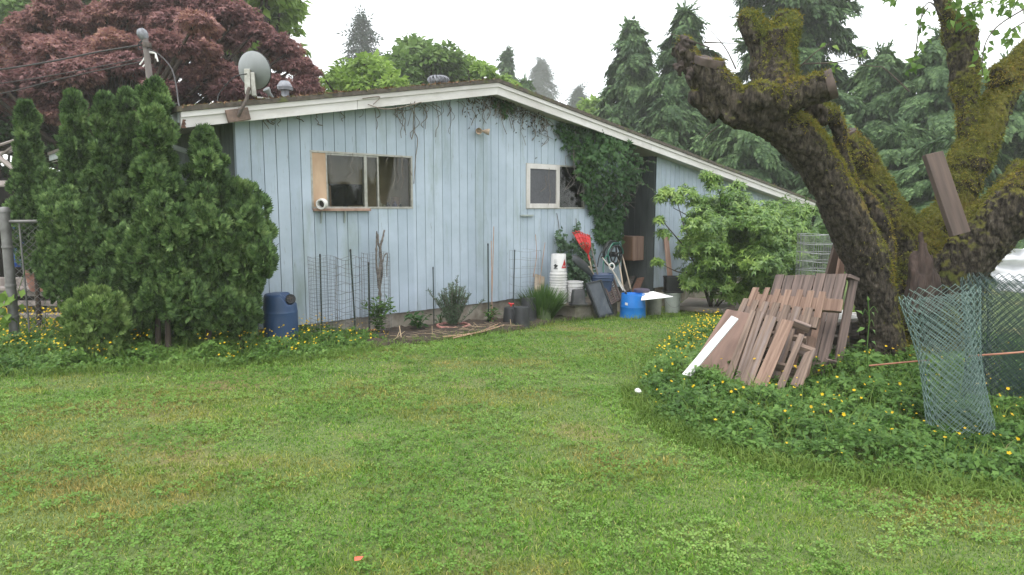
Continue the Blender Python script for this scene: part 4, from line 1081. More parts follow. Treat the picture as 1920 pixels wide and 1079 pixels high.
def wall_leaves(polys, rs, off_fn, size, tpl, mat, name, parent, down=.8):
    P = []; Dv = []; Nn = []
    for poly, n in polys:
        for x, y in sample_poly(poly, n, rs):
            o = off_fn(x, y) * (rs.rand() ** .5)
            if noise.noise((x * .045, y * .045, 3)) < -.22 and o > .1 and rs.rand() < .8: continue
            j_ = rs.randn(2) * (5 if name == 'leaves' else 2); P.append(WP(x + j_[0], max(y + j_[1], 190 + .4 * (x - 930) - 18), .02 + o)); Dv.append(nrm(rs.randn(3) * .55 + [0, -.25, -down])); Nn.append(nrm(-NB * 1.2 + np.array([0, 0, .5]) + rs.randn(3) * .45))
    Vv, Ff = scatter(*tpl, P, Dv, Nn, size * (.6 + .7 * rs.rand(len(P))))
    return link(name, arrays_mesh(name, Vv, Ff), mat, parent)
rs = np.random.RandomState(31)
vn = thing("creeper_vine", "dense dark green creeper hanging from the rake and down the wall by the right window", "climbing vine", WP(1140, 560, .1))
V1 = [(1040, 232), (1062, 226), (1100, 235), (1150, 254), (1185, 275), (1203, 296), (1209, 320), (1196, 345), (1182, 362), (1172, 398), (1160, 440), (1146, 438), (1128, 420), (1112, 400), (1100, 372), (1092, 335), (1080, 300), (1062, 268)]
def off1(x, y):
    return .06 + .42 * math.exp(-((x - 1145) / 52) ** 2 - ((y - 300) / 62) ** 2)
wall_leaves([(V1, 1900), ([(1120, 400), (1162, 400), (1164, 440), (1160, 452), (1122, 452)], 420), ([(1085, 225), (1150, 245), (1190, 270), (1150, 268), (1100, 245)], 330), ([(930, 180), (945, 182), (962, 205), (948, 207), (935, 197)], 90)], rs, off1, .085, T_palm(), L_VINE, "leaves", vn)
st = MB()
for k in range(26):
    x = 1050 + rs.rand() * 140; y = 235 + (x - 1050) * .35; pts = []
    for j in range(7): pts.append(WP(x + rs.randn() * 4 + j * 2 * rs.randn(), y + j * (14 + 8 * rs.rand()), .05 + .15 * rs.rand()))
    st.tube(curve_pts(pts, 18), .005, 4)
for x0, y0, x1, y1 in ((1190, 350, 1208, 345), (1185, 318, 1222, 322), (1195, 340, 1230, 362), (1205, 305, 1228, 305)):
    p = curve_pts([WP(x0, y0, .3), WP((x0 + x1) / 2, (y0 + y1) / 2 - 3, .36), WP(x1, y1, .38)], 8); st.tube(p, .004, 4)
    Vv, Ff = scatter(*T_palm(), p, rs.randn(len(p), 3) + [0, 0, -.6], rdir(len(p), rs), .05)
    link("leaves", arrays_mesh("tip_leaves", Vv, Ff), L_VINE, vn)
st.build("stems", M_DEADV, vn)
lv = thing("creeper_vine", "lower pale leaved creeper behind the red rake and buckets", "climbing vine", WP(1080, 560, .1))
wall_leaves([([(1060, 470), (1075, 448), (1095, 440), (1110, 455), (1112, 520), (1100, 545), (1068, 545)], 520), ([(1046, 428), (1052, 426), (1060, 450), (1062, 478), (1050, 475)], 70), ([(1078, 420), (1086, 420), (1088, 450), (1078, 450)], 40)], rs, lambda x, y: .16, .075, T_palm(), LEAF("pale_creeper", [(0, (.035, .075, .035)), (.5, (.08, .14, .075)), (1, (.15, .22, .12))], .25), "leaves", lv)
st = MB()
for xs_ in ([(1058, 540), (1056, 500), (1050, 460), (1048, 425), (1044, 400)], [(1080, 540), (1084, 490), (1082, 440), (1080, 410)], [(1092, 540), (1090, 480), (1086, 430)]): st.tube(curve_pts([WP(x, y, .03) for x, y in xs_], 14), .006, 5)
st.build("stems", M_DEADV, lv)
# dry runners hanging under the gable and across the windows
dv = thing("dry_vine", "tangle of dry leafless vine runners under the gable peak and over the siding", "climbing vine", WP(930, 190, .05))
M_RUN = M('dry_runner', (.24, .20, .16), (.13, .105, .085), 15, .9, 0); rs = np.random.RandomState(77)
for k in range(74):
    if k < 30: x, y = 880 + rs.rand() * 150, 0
    elif k < 50: x, y = 700 + rs.rand() * 180, 0
    else: x, y = 480 + rs.rand() * 560, 0
    yt = 222 - (x - 460) * .085 if x < 930 else 182 + (x - 930) * .42
    y = yt + 2; n_ = rs.randint(4, 8); L_ = (12 + 20 * rs.rand()) if k < 50 else 6 + 10 * rs.rand(); pts = []
    for j in range(n_): pts.append(WP(x, y, .03 + .03 * rs.rand())); x += rs.randn() * 5; y += L_ * (.3 + .7 * rs.rand()) * .55
    MB().tube(curve_pts(pts, 14), .0035 + .003 * rs.rand(), 4).build('runner', M_RUN, dv)
for (x, y, L_) in ((621, 288, 45), (661, 288, 46), (671, 312, 30), (740, 293, 60), (746, 293, 50), (754, 293, 62), (756, 296, 40), (727, 293, 20), (768, 300, 30), (1030, 315, 70), (1022, 330, 30)):
    pts = [WP(x + rs.randn() * 2.5 * j * .4, y + L_ * j / 4, .05) for j in range(5)]; MB().tube(curve_pts(pts, 12), .004, 4).build('runner', M_RUN, dv)
for pts in ([(690, 196), (720, 205), (760, 200), (790, 192), (760, 208), (700, 200)], [(680, 185), (712, 182), (700, 196)], [(905, 182), (930, 190), (955, 215), (965, 245)], [(935, 190), (942, 230), (950, 252)], [(778, 190), (775, 240), (783, 262), (779, 300), (776, 345)], [(770, 193), (778, 230), (772, 262)]):
    MB().tube(curve_pts([WP(x, y, .34 if y < 206 and x < 800 else .05) for x, y in pts], 20), .006, 4).build('runner', M_RUN, dv)
P = []; 
for k in range(420):
    x = 870 + rs.rand() ** .8 * 150; y = (178 + max(0, x - 932) * .42 + max(0, 932 - x) * .04) + abs(rs.randn()) * 22; P.append(WP(x, y, .03 + .12 * rs.rand()))
Vv, Ff = scatter(*T_leaf(.5, .2, .3), P, rs.randn(len(P), 3) + [0, 0, -1], rdir(len(P), rs), .045 * (.5 + rs.rand(len(P))))
link("dead_leaves", arrays_mesh("dead_leaves", Vv, Ff), LEAF("dead_leaf", [(0, (.03, .028, .02)), (.5, (.07, .06, .04)), (1, (.12, .10, .06))], .1), dv)
for k, (p0_, p1_) in enumerate([((1000, 560), (1012, 425))]): pass
# old stem tracery on the wall (right of the cane)
for pts in ([(1010, 545), (1016, 500), (1022, 455)], [(1000, 520), (1006, 480), (1004, 440)]):
    st = MB().tube(curve_pts([WP(x, y, .1) for x, y in pts], 14), .006, 5, wob=.5).build("dry_weed_stalk", M_BAMB); tag(st, "dry reddish weed stalk leaning on the wall above the offcut board" if pts[0][0] == 1010 else "thin dry weed stalk inside the wire cage by the bucket stack", "weed")
# ------------------------------------------------------------------ arborvitae by the left corner
L_ARB = LEAF("arborvitae_spray", [(0, (.012, .028, .011)), (.28, (.046, .086, .030)), (.62, (.120, .200, .064)), (1, (.25, .34, .12))], .14, .6, 4.2, .15)
M_BARKD = M("dark_bark", (.075, .055, .042), (.03, .022, .017), 14, .95, .7, stretch=(1, 1, .25))
TF_ARB = T_fan(6, 120, .26, .1, .06)
L_ARBY = LEAF('young_arborvitae_spray', [(0, (.03, .06, .018)), (.4, (.10, .17, .045)), (1, (.28, .38, .12))], .2, .6, 4.2, .15)
def arb(label, bx, Yb, top, wpx, lumps, seed, dens=1.0, bot=.12, group="arborvitae shrubs at the left corner of the house"):
    """column of feathery lumps; bx = sight line of the stem, top = (x,y) of the tip, lumps = extra (x,y,r px)"""
    rs = np.random.RandomState(seed)
    base = np.array([(bx - CX) * Yb / FPX, Yb, gz(Yb)]); tip = D(top[0], top[1], Yb); H = tip[2] - base[2]; Rm = px2m(wpx, Yb) * .36
    t = thing("arborvitae_shrub", label, "shrub", base, group)
    m = MB(); m.tube(curve_pts([base - [0, 0, .1], base * .6 + tip * .4, tip - [0, 0, .15]], 10), [.042 * (1 - .085 * i) for i in range(len(curve_pts([base, base, base], 10)))], 8)
    L = []
    nl = int(46 * H / 2.2)
    for k in range(nl):
        f = (k + rs.rand()) / nl; f = bot + (1 - bot) * f
        prof = min(1.0, (1 - f) * 2.3 + .06) * (1.0 if f > .3 else .85 + .5 * f)
        a = k * 2.4 + rs.rand(); r = Rm * prof
        c = base * (1 - f) + tip * f + np.array([math.cos(a), math.sin(a), 0]) * r * (.45 + .5 * rs.rand())
        L.append((c, max(.07, min(.19, r * .44 * (.7 + .6 * rs.rand())))))
    L.append((tip - [0, 0, .16], .11)); L.append((tip - [0, 0, .05], .06))
    for x, y, r in lumps:
        for k in range(4): L.append((D(x + r * .50 * math.cos(k * 1.57 + x), y + r * .55 * math.sin(k * 1.57 + x), Yb - .38 + .45 * rs.rand()), px2m(r, Yb) * (.30 + .24 * rs.rand())))
        for k in range(5):                                   # bare brown twigs inside
            p_ = D(x, y, Yb - .1); m.tube([p_ + [0, 0, -.15], p_ + rs.randn(3) * .12], [.007, .003], 4)
    for k in range(26): L.append((tip - [0, 0, .02 + .3 * (k / 26)] + rs.randn(3) * .02 * (1 + k / 8), .035))
    P = []; Dv = []; Nn = []
    L = [(c, r) for c, r in L if not (c[2] < .75 and c[0] / c[1] * FPX + CX + r / c[1] * FPX > 488)]
    for c, r in L:
        n = int(dens * (80 + 4200 * r * r))
        d = rdir(n, rs); d[:, 2] = d[:, 2] * .85 + .12; d = nrm(d)
        rr = r * (.55 + .5 * rs.rand(n) ** .5)[:, None]
        q = c + d * rr * [1, 1, 1.25]
        P.append(q); Dv.append(nrm(d * .8 + [0, 0, .75] + rs.randn(n, 3) * .28)); Nn.append(np.cross(d, [0, 0, 1.]) + rs.randn(n, 3) * .5)
        if r > .13 and rs.rand() < .5: m.tube([np.array([base[0], base[1], c[2] - .2]), c], [.018, .006], 5)
    m.build("trunk", M_BARKD, t, smooth=True)
    P = np.vstack(P); Vv, Ff = scatter(*TF_ARB, P, np.vstack(Dv), np.vstack(Nn), .055 + .045 * rs.rand(len(P)))
    link("foliage", arrays_mesh("foliage", Vv, Ff), L_ARBY if 'young' in label else L_ARB, t)
arb("hazy leftmost arborvitae, its loose tip beside the broken shed roof", 62, 9.7, (48, 203), 88, [(85, 350, 30)], 1, .8, .30)
arb("arborvitae with rounded tip second from the left, under the wires", 138, 9.4, (138, 182), 96, [(120, 400, 44)], 2, .9, .25)
arb("arborvitae with broad double column left of the tallest tip", 205, 9.1, (196, 188), 104, [(215, 395, 46)], 3, .9, .2)
arb("slim arborvitae leader just left of the tallest tip", 242, 9.3, (237, 180), 78, [], 4, .9, .3)
arb("tallest slim arborvitae with spiky tip before the service mast", 284, 8.0, (291, 166), 76, [(284, 215, 18), (290, 240, 20), (290, 262, 24), (280, 330, 36), (310, 250, 22)], 5, .9, .3)
arb("short conical arborvitae in front of the left eave", 304, 7.95, (303, 285), 92, [(310, 370, 40), (320, 420, 44), (270, 470, 50)], 6, 1, .2)
arb("neat cone shaped arborvitae before the downspout", 382, 8.15, (383, 250), 104, [(385, 330, 44), (395, 390, 46), (375, 440, 50), (360, 530, 56)], 7, 1.05, .15)
arb("bulging arborvitae overlapping the house corner and barrel", 445, 8.25, (444, 345), 108, [(468, 392, 40), (470, 470, 52), (482, 440, 36), (438, 540, 50), (452, 585, 32), (430, 590, 46), (488, 500, 26), (420, 470, 46)], 8, 1.05, .1)
arb("low spreading arborvitae with heavy rounded clumps in the middle of the row", 250, 8.4, (262, 452), 150, [(240, 480, 52), (290, 490, 56), (330, 520, 56), (220, 530, 50), (310, 580, 52), (270, 560, 60), (360, 590, 46), (380, 560, 50)], 9, 1.0, .1)
arb("drooping arborvitae clump by the chain link fence", 134, 8.7, (128, 365), 84, [(114, 400, 40), (150, 415, 40), (112, 465, 42), (104, 500, 36), (140, 500, 48), (175, 470, 46), (165, 540, 44), (125, 535, 36)], 10, 1.0, .38)
arb("small bright young arborvitae standing before the others", 176, 7.8, (181, 552), 92, [(168, 585, 40), (200, 600, 44), (158, 622, 44), (208, 628, 40), (178, 640, 46)], 11, 1.05, .05)
# ------------------------------------------------------------------ chain link fence, deck and shed at the far left
M_GALV = MATS["galvanised"]; M_GALVD = M("weathered_galvanised", (.21, .205, .20), (.13, .125, .12), 9, .6, .15, metal=.4)
fb = G(16, 632); Yf = 8.75; fb = np.array([(14 - CX) * Yf / FPX, Yf, gz(Yf)])
fn = thing("chain_link_fence", "grey chain link fence with round corner post and climbing leaves at the left edge", "fence", fb)
zt = EYEZ + (HORIZ - 398) * Yf / FPX
MB().lathe([(.058, -.2), (.058, zt - fb[2]), (.066, zt - fb[2]), (.066, zt - fb[2] + .03), (.05, zt - fb[2] + .06), (0, zt - fb[2] + .07)], fb, 18).build("post", M_GALVD, fn, smooth=True)
for zz in (.35, .75, 1.25): MB().lathe([(.060, zz), (.066, zz + .004), (.066, zz + .03), (.060, zz + .034)], fb, 18).build("band", M_GALVD, fn, smooth=True)
fe = fb + np.array([2.6, 1.15, 0])
MB().tube([np.array([fb[0] + .05, fb[1], zt - .12]), np.array([fe[0], fe[1], zt - .12])], .022, 10).build("top_rail", M_GALVD, fn, smooth=True)
m = MB(); Lf = np.linalg.norm(fe - fb); H_ = zt - .14 - fb[2]; dia = .085; du = (fe - fb) / Lf
for k in range(-int(H_ / dia) - 1, int(Lf / dia) + 1):
    for sgn in (1, -1):
        pts = []
        x0 = k * dia if sgn == 1 else k * dia + H_
        for zz in (0, H_):
            pts.append((x0 + sgn * zz, zz))
        (xa, za), (xb, zb_) = pts
        f0, f1 = 0, 1
        dx = xb - xa
        if dx > 0: f0 = max(0, (0 - xa) / dx); f1 = min(1, (Lf - xa) / dx)
        else: f0 = max(0, (Lf - xa) / dx); f1 = min(1, (0 - xa) / dx)
        if f1 - f0 < .02: continue
        q = [fb + du * (xa + dx * f) + np.array([0, .004 * sgn, H_ * f]) for f in (f0, f1)]
        m.tube(q, .003, 4, cap=False)
m.build("mesh_wires", M_GALVD, fn)
MB().tube([fb + [.16, .05, 0], fb + [.14, .05, zt - fb[2] - .1]], .012, 8).build("tension_bar", M_GALVD, fn)
P = []; rs = np.random.RandomState(4)
for k in range(46):
    P.append(fb + du * (rs.rand() * 1.6 - .1) + [0, -.06 - .05 * rs.rand(), .15 + rs.rand() * .95])
for k in range(26): P.append(fb + np.array([rs.randn() * .10 - .1, -.08, .2 + .5 * rs.rand()]))
bw = thing("bindweed", "bright green bindweed leaves climbing the chain link fence and its post", "climbing vine", fb + [0, -.1, 0])
Vv, Ff = scatter(*T_leaf(.85, .08, .1), P, rs.randn(len(P), 3) * .5 + [0, -.2, -.7], rs.randn(len(P), 3) * .4 + [0, -1, .4], .10 + .05 * rs.rand(len(P)))
link("leaves", arrays_mesh("leaves", Vv, Ff), L_YEL, bw)
st = MB()
for k in range(5): st.tube(curve_pts([fb + du * (.1 + .3 * k) + [0, -.03, 0], fb + du * (.05 + .32 * k) + [0, -.03, .5], fb + du * (.2 + .3 * k) + [0, -.03, 1.0]], 10), .004, 4)
st.build("stems", L_MID, bw)
Yd = 11.5
dk = thing("wooden_deck", "weathered grey plank deck with steps behind the chain link fence", "deck", D(40, 620, Yd))
M_GREYW = M("grey_weathered_wood", (.30, .26, .235), (.16, .135, .12), 10, .85, .3, attr='lc', stretch=(1, .12, 1), island=.25)
def plk(x0, y0, x1, y1, Y, th=.04, dpth=.2): 
    a = D(x0, y0, Y); b = D(x1, y1, Y); return [(a[0], b[0], Y, Y + dpth, b[2], a[2])]
for (x0, y0, x1, y1, Y, nm) in ((-60, 545, 135, 556, 11.3, "plank"), (-60, 566, 130, 574, 11.2, "plank"), (-60, 590, 120, 597, 11.0, "plank"), (-60, 522, 60, 540, 11.6, "rail_board"), (60, 516, 75, 600, 11.7, "post"), (-40, 400, -25, 600, 11.7, "post")):
    for q in plk(x0, y0, x1, y1, Y): MB().box(*q).build(nm, M_GREYW, dk, bev=.004)
for q in plk(-80, 541, 140, 545, 11.25, dpth=2.2): MB().box(*q).build("deck_floor", M_GREYW, dk)
tarp_p = [D(x, y, Yd + .3) for x, y in ((20, 406), (72, 403), (70, 500), (16, 502))]
bm = bmesh.new(); me = bpy.data.meshes.new("blue_tarp"); gr = []
for i in range(15):
    row = []
    for j in range(15):
        q = lerp4(tarp_p, j / 14, i / 14); row.append(bm.verts.new(q + np.array([0, .05 * math.sin(j * 1.3 + i * .1) + .03 * noise.noise((i * .3, j * .5, 0)), 0])))
    gr.append(row)
for i in range(14):
    for j in range(14): bm.faces.new((gr[i][j], gr[i][j + 1], gr[i + 1][j + 1], gr[i + 1][j]))
bm.to_mesh(me); bm.free()
o = link("blue_tarp", me, M("tarp_blue", (.03, .12, .50), (.02, .08, .36), 5, .4, .05), smooth=True); o.modifiers.new("thick", 'SOLIDIFY').thickness = .004
tag(o, "blue tarp hanging under the shed edge behind the fence", "tarp")
bn = thing("clay_planter", "reddish brown planter tub on the deck behind the fence", "planter", D(88, 545, 11.45))
MB().lathe([(.20, 0), (.22, .01), (.26, .30), (.28, .30), (.28, .36), (.25, .36), (.22, .05), (0, .05)], D(92, 545, 11.45), 24, sq=5).build("tub", M("red_brown_clay", (.26, .12, .09), (.17, .075, .055), 8, .8, .2), bn, smooth=True)
MB().lathe([(.25, .33), (0, .34)], D(92, 545, 11.45), 20).build("soil", M_SOIL, bn)
Ys = 12.6
sd_ = thing("old_shed", "broken down dark shed with splintered board roof at the left edge", "shed", D(-40, 600, Ys))
a, b = D(-140, 330, Ys), D(30, 590, Ys + 1)
MB().box(a[0], b[0], Ys + .3, Ys + 2.2, gz(Ys), a[2]).build("wall", M("shed_board", (.055, .045, .038), (.025, .02, .018), 6, .95, .4, stretch=(1, 1, .2)), sd_)
for k, (x0, y0, x1, y1, wd_) in enumerate(((-60, 292, 30, 262, .2), (-70, 300, 22, 284, .2), (-40, 320, 34, 268, .12), (-80, 345, 40, 345, .25), (-10, 290, 28, 318, .1), (-60, 411, 66, 406, .10))):
    MB().beam(D(x0, y0, Ys - .1 * k), D(x1, y1, Ys - .1 * k), wd_, .03, (0, 1, .4)).build("roof_board", M_GREYW, sd_)
MB().box(b[0] - .12, b[0], Ys - .5, Ys - .38, gz(Ys), a[2] - .2).build("post", M_GREYW, sd_)
# ------------------------------------------------------------------ broad trees
def broad(name, label, base, clumps, mat, n_per, size, tpl, seed, bark=None, flat=.6, group=None, limbs=True, down=.15, cat="tree", trunk_r=.22, skirt=.9):
    rs = np.random.RandomState(seed)
    t = thing(name, label, cat, base, group); base = np.array(base, float)
    m = MB(); cs = np.array([c for c, r in clumps]); ctr = cs.mean(0); fork = base + (np.array([ctr[0], ctr[1], cs[:, 2].min()]) - base) * .75
    m.tube(curve_pts([base - [0, 0, .2], base * .5 + fork * .5 + rs.randn(3) * .05, fork], 8), [trunk_r * (1.1 - .06 * i) for i in range(len(curve_pts([base, base, base], 8)))], 10)
    P = []; Dv = []; Nn = []
    for c, r in clumps:
        c = np.array(c)
        if limbs:
            mid = fork * .45 + c * .55 + rs.randn(3) * .12 * r - [0, 0, .15 * r]
            m.tube(curve_pts([fork, mid, c], 8), [trunk_r * .5 * (1 - .1 * i) for i in range(len(curve_pts([base, base, base], 8)))], 6)
        n = int(n_per * (r / 1.0) ** 2)
        d = rdir(n, rs); d[:, 2] = np.where(d[:, 2] < -.3, d[:, 2] * .3, d[:, 2]); d = nrm(d)
        q = c + d * (r * (.45 + .6 * rs.rand(n) ** .6))[:, None] * [1, 1, flat]
        q += .22 * r * np.array([noise.noise_vector((p[0] * 1.5 / r, p[1] * 1.5 / r, p[2] * 1.5 / r)) for p in q])
        P.append(q); Dv.append(nrm(d * [1, 1, .4] + [0, 0, -down] + rs.randn(n, 3) * .35)); Nn.append(nrm(d * .5 + [0, 0, .8] + rs.randn(n, 3) * .45))
    m.build("trunk", bark or M_BARKD, t, smooth=True)
    P = np.vstack(P); Vv, Ff = scatter(*tpl, P, np.vstack(Dv), np.vstack(Nn), size * (.65 + .7 * rs.rand(len(P))))
    link("crown", arrays_mesh("crown", Vv, Ff), mat, t)
    return t
L_MAPLE = LEAF("red_maple_leaf", [(0, (.085, .042, .046)), (.35, (.20, .100, .102)), (.62, (.33, .175, .162)), (.85, (.42, .235, .17)), (1, (.40, .25, .11))], .35, .5, .55)
rs = np.random.RandomState(12); Ym = 17.0; cl = []
MPOLY = [(-160, 90), (0, 90), (70, 60), (90, 5), (130, 10), (180, 60), (240, 40), (300, 25), (370, 15), (440, 60), (500, 75), (545, 110), (580, 140), (590, 150), (560, 175), (520, 190), (420, 230), (250, 240), (-160, 250)]
for x, y in sample_poly(MPOLY, 120, rs):
    Y = Ym + rs.randn() * 1.5; cl.append((D(x, y + 8, Y), px2m(22 + 26 * rs.rand(), Y)))
for x, y, r in ((60, 40, 30), (110, 0, 30), (200, 30, 34), (230, 8, 26), (280, 5, 28), (350, -5, 30), (400, 8, 30), (450, 30, 32), (300, -15, 24), (520, 80, 26), (100, 20, 34), (150, 45, 30), (560, 125, 24), (575, 150, 20), (590, 135, 12), (545, 95, 20), (480, 60, 30), (420, 35, 36), (380, 22, 30), (320, 20, 26), (240, 32, 26), (30, 70, 36), (570, 165, 26), (500, 165, 40)):
    cl.append((D(x, y, Ym - .5), px2m(r, Ym)))
broad("japanese_maple_tree", "wide purple red maple with layered feathery foliage behind the cedars", (D(190, 300, Ym)[0], Ym + .3, gz(Ym)), cl, L_MAPLE, 4800, .105, T_palm(5, .6, True), 13, flat=.55, trunk_r=.2)
L_BRT = LEAF("spring_green_leaf", [(0, (.085, .15, .028)), (.4, (.18, .29, .05)), (.75, (.28, .41, .085)), (1, (.38, .49, .14))], .4, .5, .35)
L_BRD = LEAF("summer_green_leaf", [(0, (.05, .10, .03)), (.5, (.125, .21, .055)), (1, (.23, .33, .10))], .35, .5, .35)
L_PUR = LEAF("purple_leaf", [(0, (.05, .025, .04)), (.5, (.10, .05, .075)), (1, (.17, .09, .12))], .3)
def clump_px(L, Y, rs, jit=1.0): return [(D(x, y, Y + rs.randn() * jit), px2m(r, Y)) for x, y, r in L]
def poly_clumps(poly, n, r0, r1, Y, rs, jit=1.5): return [(D(x, y, Y + rs.randn() * jit), px2m(r0 + (r1 - r0) * rs.rand(), Y)) for x, y in sample_poly(poly, n, rs)]
rs = np.random.RandomState(40)
broad("deciduous_tree", "bright yellow green tree rising behind the red maple at the top of the frame", (D(440, 300, 26)[0], 26, gz(30)), poly_clumps([(340, -60), (520, -60), (535, 40), (520, 85), (470, 90), (380, 30)], 34, 26, 46, 26, rs) + clump_px([(545, 60, 14), (560, 95, 12), (540, 20, 16)], 26, rs), L_BRT, 480, .34, T_leaf(.6, .1, .2), 41, trunk_r=.3)
broad("deciduous_tree", "darker green tree glimpsed through the gaps over the red maple", (D(170, 300, 27)[0], 27, gz(30)), poly_clumps([(40, -40), (340, -40), (330, 50), (200, 60), (60, 120), (0, 120), (20, 30)], 40, 24, 44, 27, rs), L_BRD, 420, .36, T_leaf(.6, .1, .2), 42, trunk_r=.3)
broad("plum_tree", "purple leaved tree in the top left corner of the frame", (D(-30, 300, 30)[0], 30, gz(30)), clump_px([(-20, 20, 50), (20, 20, 36), (0, 70, 36), (30, 50, 26), (-60, 60, 50)], 30, rs), L_PUR, 460, .36, T_leaf(.6, .1, .2), 43, trunk_r=.25)
broad("deciduous_tree", "tall rounded pale green tree above the middle of the left roof slope", (D(785, 300, 34)[0], 34, gz(30)), poly_clumps([(725, 120), (765, 85), (790, 78), (815, 100), (845, 110), (850, 160), (800, 180), (720, 175)], 34, 18, 34, 34, rs) + clump_px([(788, 88, 20), (765, 98, 18), (832, 108, 18), (815, 125, 26)], 34, rs), L_BRD, 520, .34, T_leaf(.6, .1, .2), 44, trunk_r=.3)
broad("deciduous_tree", "yellow green shrubby tree low over the roof left of the tall rounded one", (D(680, 300, 28)[0], 28, gz(30)), poly_clumps([(598, 150), (640, 135), (670, 112), (690, 108), (720, 130), (760, 150), (760, 190), (590, 190)], 32, 16, 30, 28, rs) + clump_px([(683, 118, 16), (740, 155, 18)], 28, rs), L_BRT, 560, .28, T_leaf(.6, .1, .2), 45, trunk_r=.22)
broad("deciduous_tree", "bright low tree just left of the roof ridge", (D(885, 300, 36)[0], 36, gz(30)), poly_clumps([(850, 135), (875, 118), (890, 120), (920, 140), (945, 155), (930, 180), (850, 180)], 22, 14, 26, 36, rs), L_BRT, 520, .34, T_leaf(.6, .1, .2), 46, trunk_r=.22)
broad("deciduous_tree", "hazy yellow green treetops beyond the right roof slope", (D(1110, 300, 48)[0], 48, gz(30)), poly_clumps([(1060, 195), (1090, 175), (1130, 190), (1190, 220), (1200, 290), (1100, 250)], 22, 16, 30, 48, rs), L_BRT, 420, .45, T_leaf(.6, .1, .2), 47, trunk_r=.22)
broad("hedge_shrub", "dark green hedge filling the gap behind the broken shed at the left edge", (D(20, 300, 16)[0], 16, gz(30)), poly_clumps([(-150, 235), (150, 235), (150, 430), (-150, 430)], 46, 26, 42, 16, rs, .5), LEAF("hedge_leaf", [(0, (.015, .035, .012)), (.5, (.04, .08, .025)), (1, (.09, .15, .05))], .2), 900, .16, T_leaf(.6, .1, .2), 49, trunk_r=.12, cat="shrub")
broad("copper_shrub", "coppery leaved bush peeping over the roof beside the red maple", (D(595, 300, 20)[0], 20, gz(30)), clump_px([(560, 185, 24), (590, 178, 20), (615, 186, 16), (635, 180, 12)], 20, rs, .3), LEAF("copper_leaf", [(0, (.08, .035, .02)), (.5, (.19, .08, .04)), (1, (.26, .15, .06))], .3), 900, .15, T_palm(5, .5), 48, trunk_r=.1)
# ------------------------------------------------------------------ conifers
L_CED = LEAF("cedar_frond", [(0, (.016, .036, .016)), (.4, (.052, .098, .040)), (.72, (.115, .19, .072)), (1, (.20, .29, .115))], .25, .6, .45, .2)
L_FIR = LEAF("fir_frond", [(0, (.012, .025, .018)), (.5, (.03, .052, .035)), (1, (.06, .09, .055))], .2, .6, .45, .2)
TF_CED = T_frond(5, .17, .45, 42); TF_FIR = T_frond(4, .10, .15, 55)
def conifer(label, x, ytop, Y, wpx, mat, seed, nfr=3200, size=.5, droop=.5, tpl=TF_CED, lean=0, rag=.35, bottom=.08, name="conifer_tree", group="conifers behind the house", shape=.75, fill=1.0):
    rs = np.random.RandomState(seed)
    base = np.array([(x - CX) * Y / FPX, Y, gz(30)]); tip = D(x + lean, ytop, Y); H = tip[2] - base[2]; R = px2m(wpx, Y) / 2
    t = thing(name, label, "tree", base, group)
    m = MB(); m.tube(curve_pts([base - [0, 0, .3], base * .5 + tip * .5, tip], 10), [max(.015, H * .016 * (1 - .098 * i)) for i in range(len(curve_pts([base] * 3, 10)))], 8)
    P = []; Dv = []; Nn = []
    nb = int(H * 7); per = max(6, int(nfr * 2.1) // nb)
    for k in range(nb):
        f = bottom + (1 - bottom) * ((k + rs.rand()) / nb) ** .9
        a = k * 2.39996 + rs.rand() * .8; L = R * min(1, (1 - f) ** shape * 1.05 + .02) * (1 - rag + 2 * rag * rs.rand())
        o = base + (tip - base) * f; d = np.array([math.cos(a), math.sin(a), 0])
        pts = [o, o + d * L * .5 + [0, 0, .10 * L - droop * L * .12], o + d * L + [0, 0, .12 * L - droop * L * .6]]
        if L > .4 and k % 2 == 0: m.tube(pts, [max(.01, L * .014), L * .009, .004], 4)
        c = curve_pts(pts, 8); n = max(3, int(per * (.4 + L / R)))
        u = .12 + .88 * rs.rand(n) ** .75 if fill > .5 else .3 + .7 * rs.rand(n) ** .6
        for uu in u:
            q = c[int(uu * (len(c) - 1))]; s = np.array([-d[1], d[0], 0]) * rs.randn() * L * .16 * (1.2 - uu)
            P.append(q + s + [0, 0, rs.randn() * .06 * size]); Dv.append(d * (.55 + .3 * rs.rand()) + s * .8 / max(L, .2) + np.array([0, 0, -droop * (.5 + rs.rand())]) + rs.randn(3) * .18); Nn.append(np.array([0, 0, 1.]) + d * .5 + rs.randn(3) * .35)
    for k in range(14): P.append(tip - [0, 0, H * .06 * rs.rand()]); Dv.append(rs.randn(3) * .5 + [0, 0, .6]); Nn.append(rs.randn(3))
    m.build("trunk", M_BARKD, t, smooth=True)
    P = np.array(P); Vv, Ff = scatter(*tpl, P, np.array(Dv), np.array(Nn), size * (.6 + .7 * rs.rand(len(P))))
    link("crown", arrays_mesh("crown", Vv, Ff), mat, t)
conifer("dark narrow fir standing alone above the left roof slope", 679, 30, 80, 130, L_FIR, 60, 1150, 1.7, .30, TF_FIR, rag=.5, shape=.75)
conifer("slender small conifer tip just right of the roof ridge", 950, 92, 60, 62, L_CED, 61, 1800, .75, .4, rag=.3, shape=.7)
conifer("lower pale conifer bump right of the slender ridge tip", 985, 150, 44, 90, L_CED, 62, 1500, .6, .4)
conifer("faint pale fir almost lost in the mist right of the ridge", 1015, 112, 150, 110, L_FIR, 63, 1900, 2.3, .3, TF_FIR, rag=.3, fill=0)
conifer("misty low conifer between the faint fir and the cedar wall", 1085, 165, 120, 100, L_FIR, 64, 1700, 1.9, .3, TF_FIR)
conifer("pointed cedar at the left end of the tall cedar wall", 1186, 40, 34, 250, L_CED, 65, 5200, .62, .55, shape=.8)
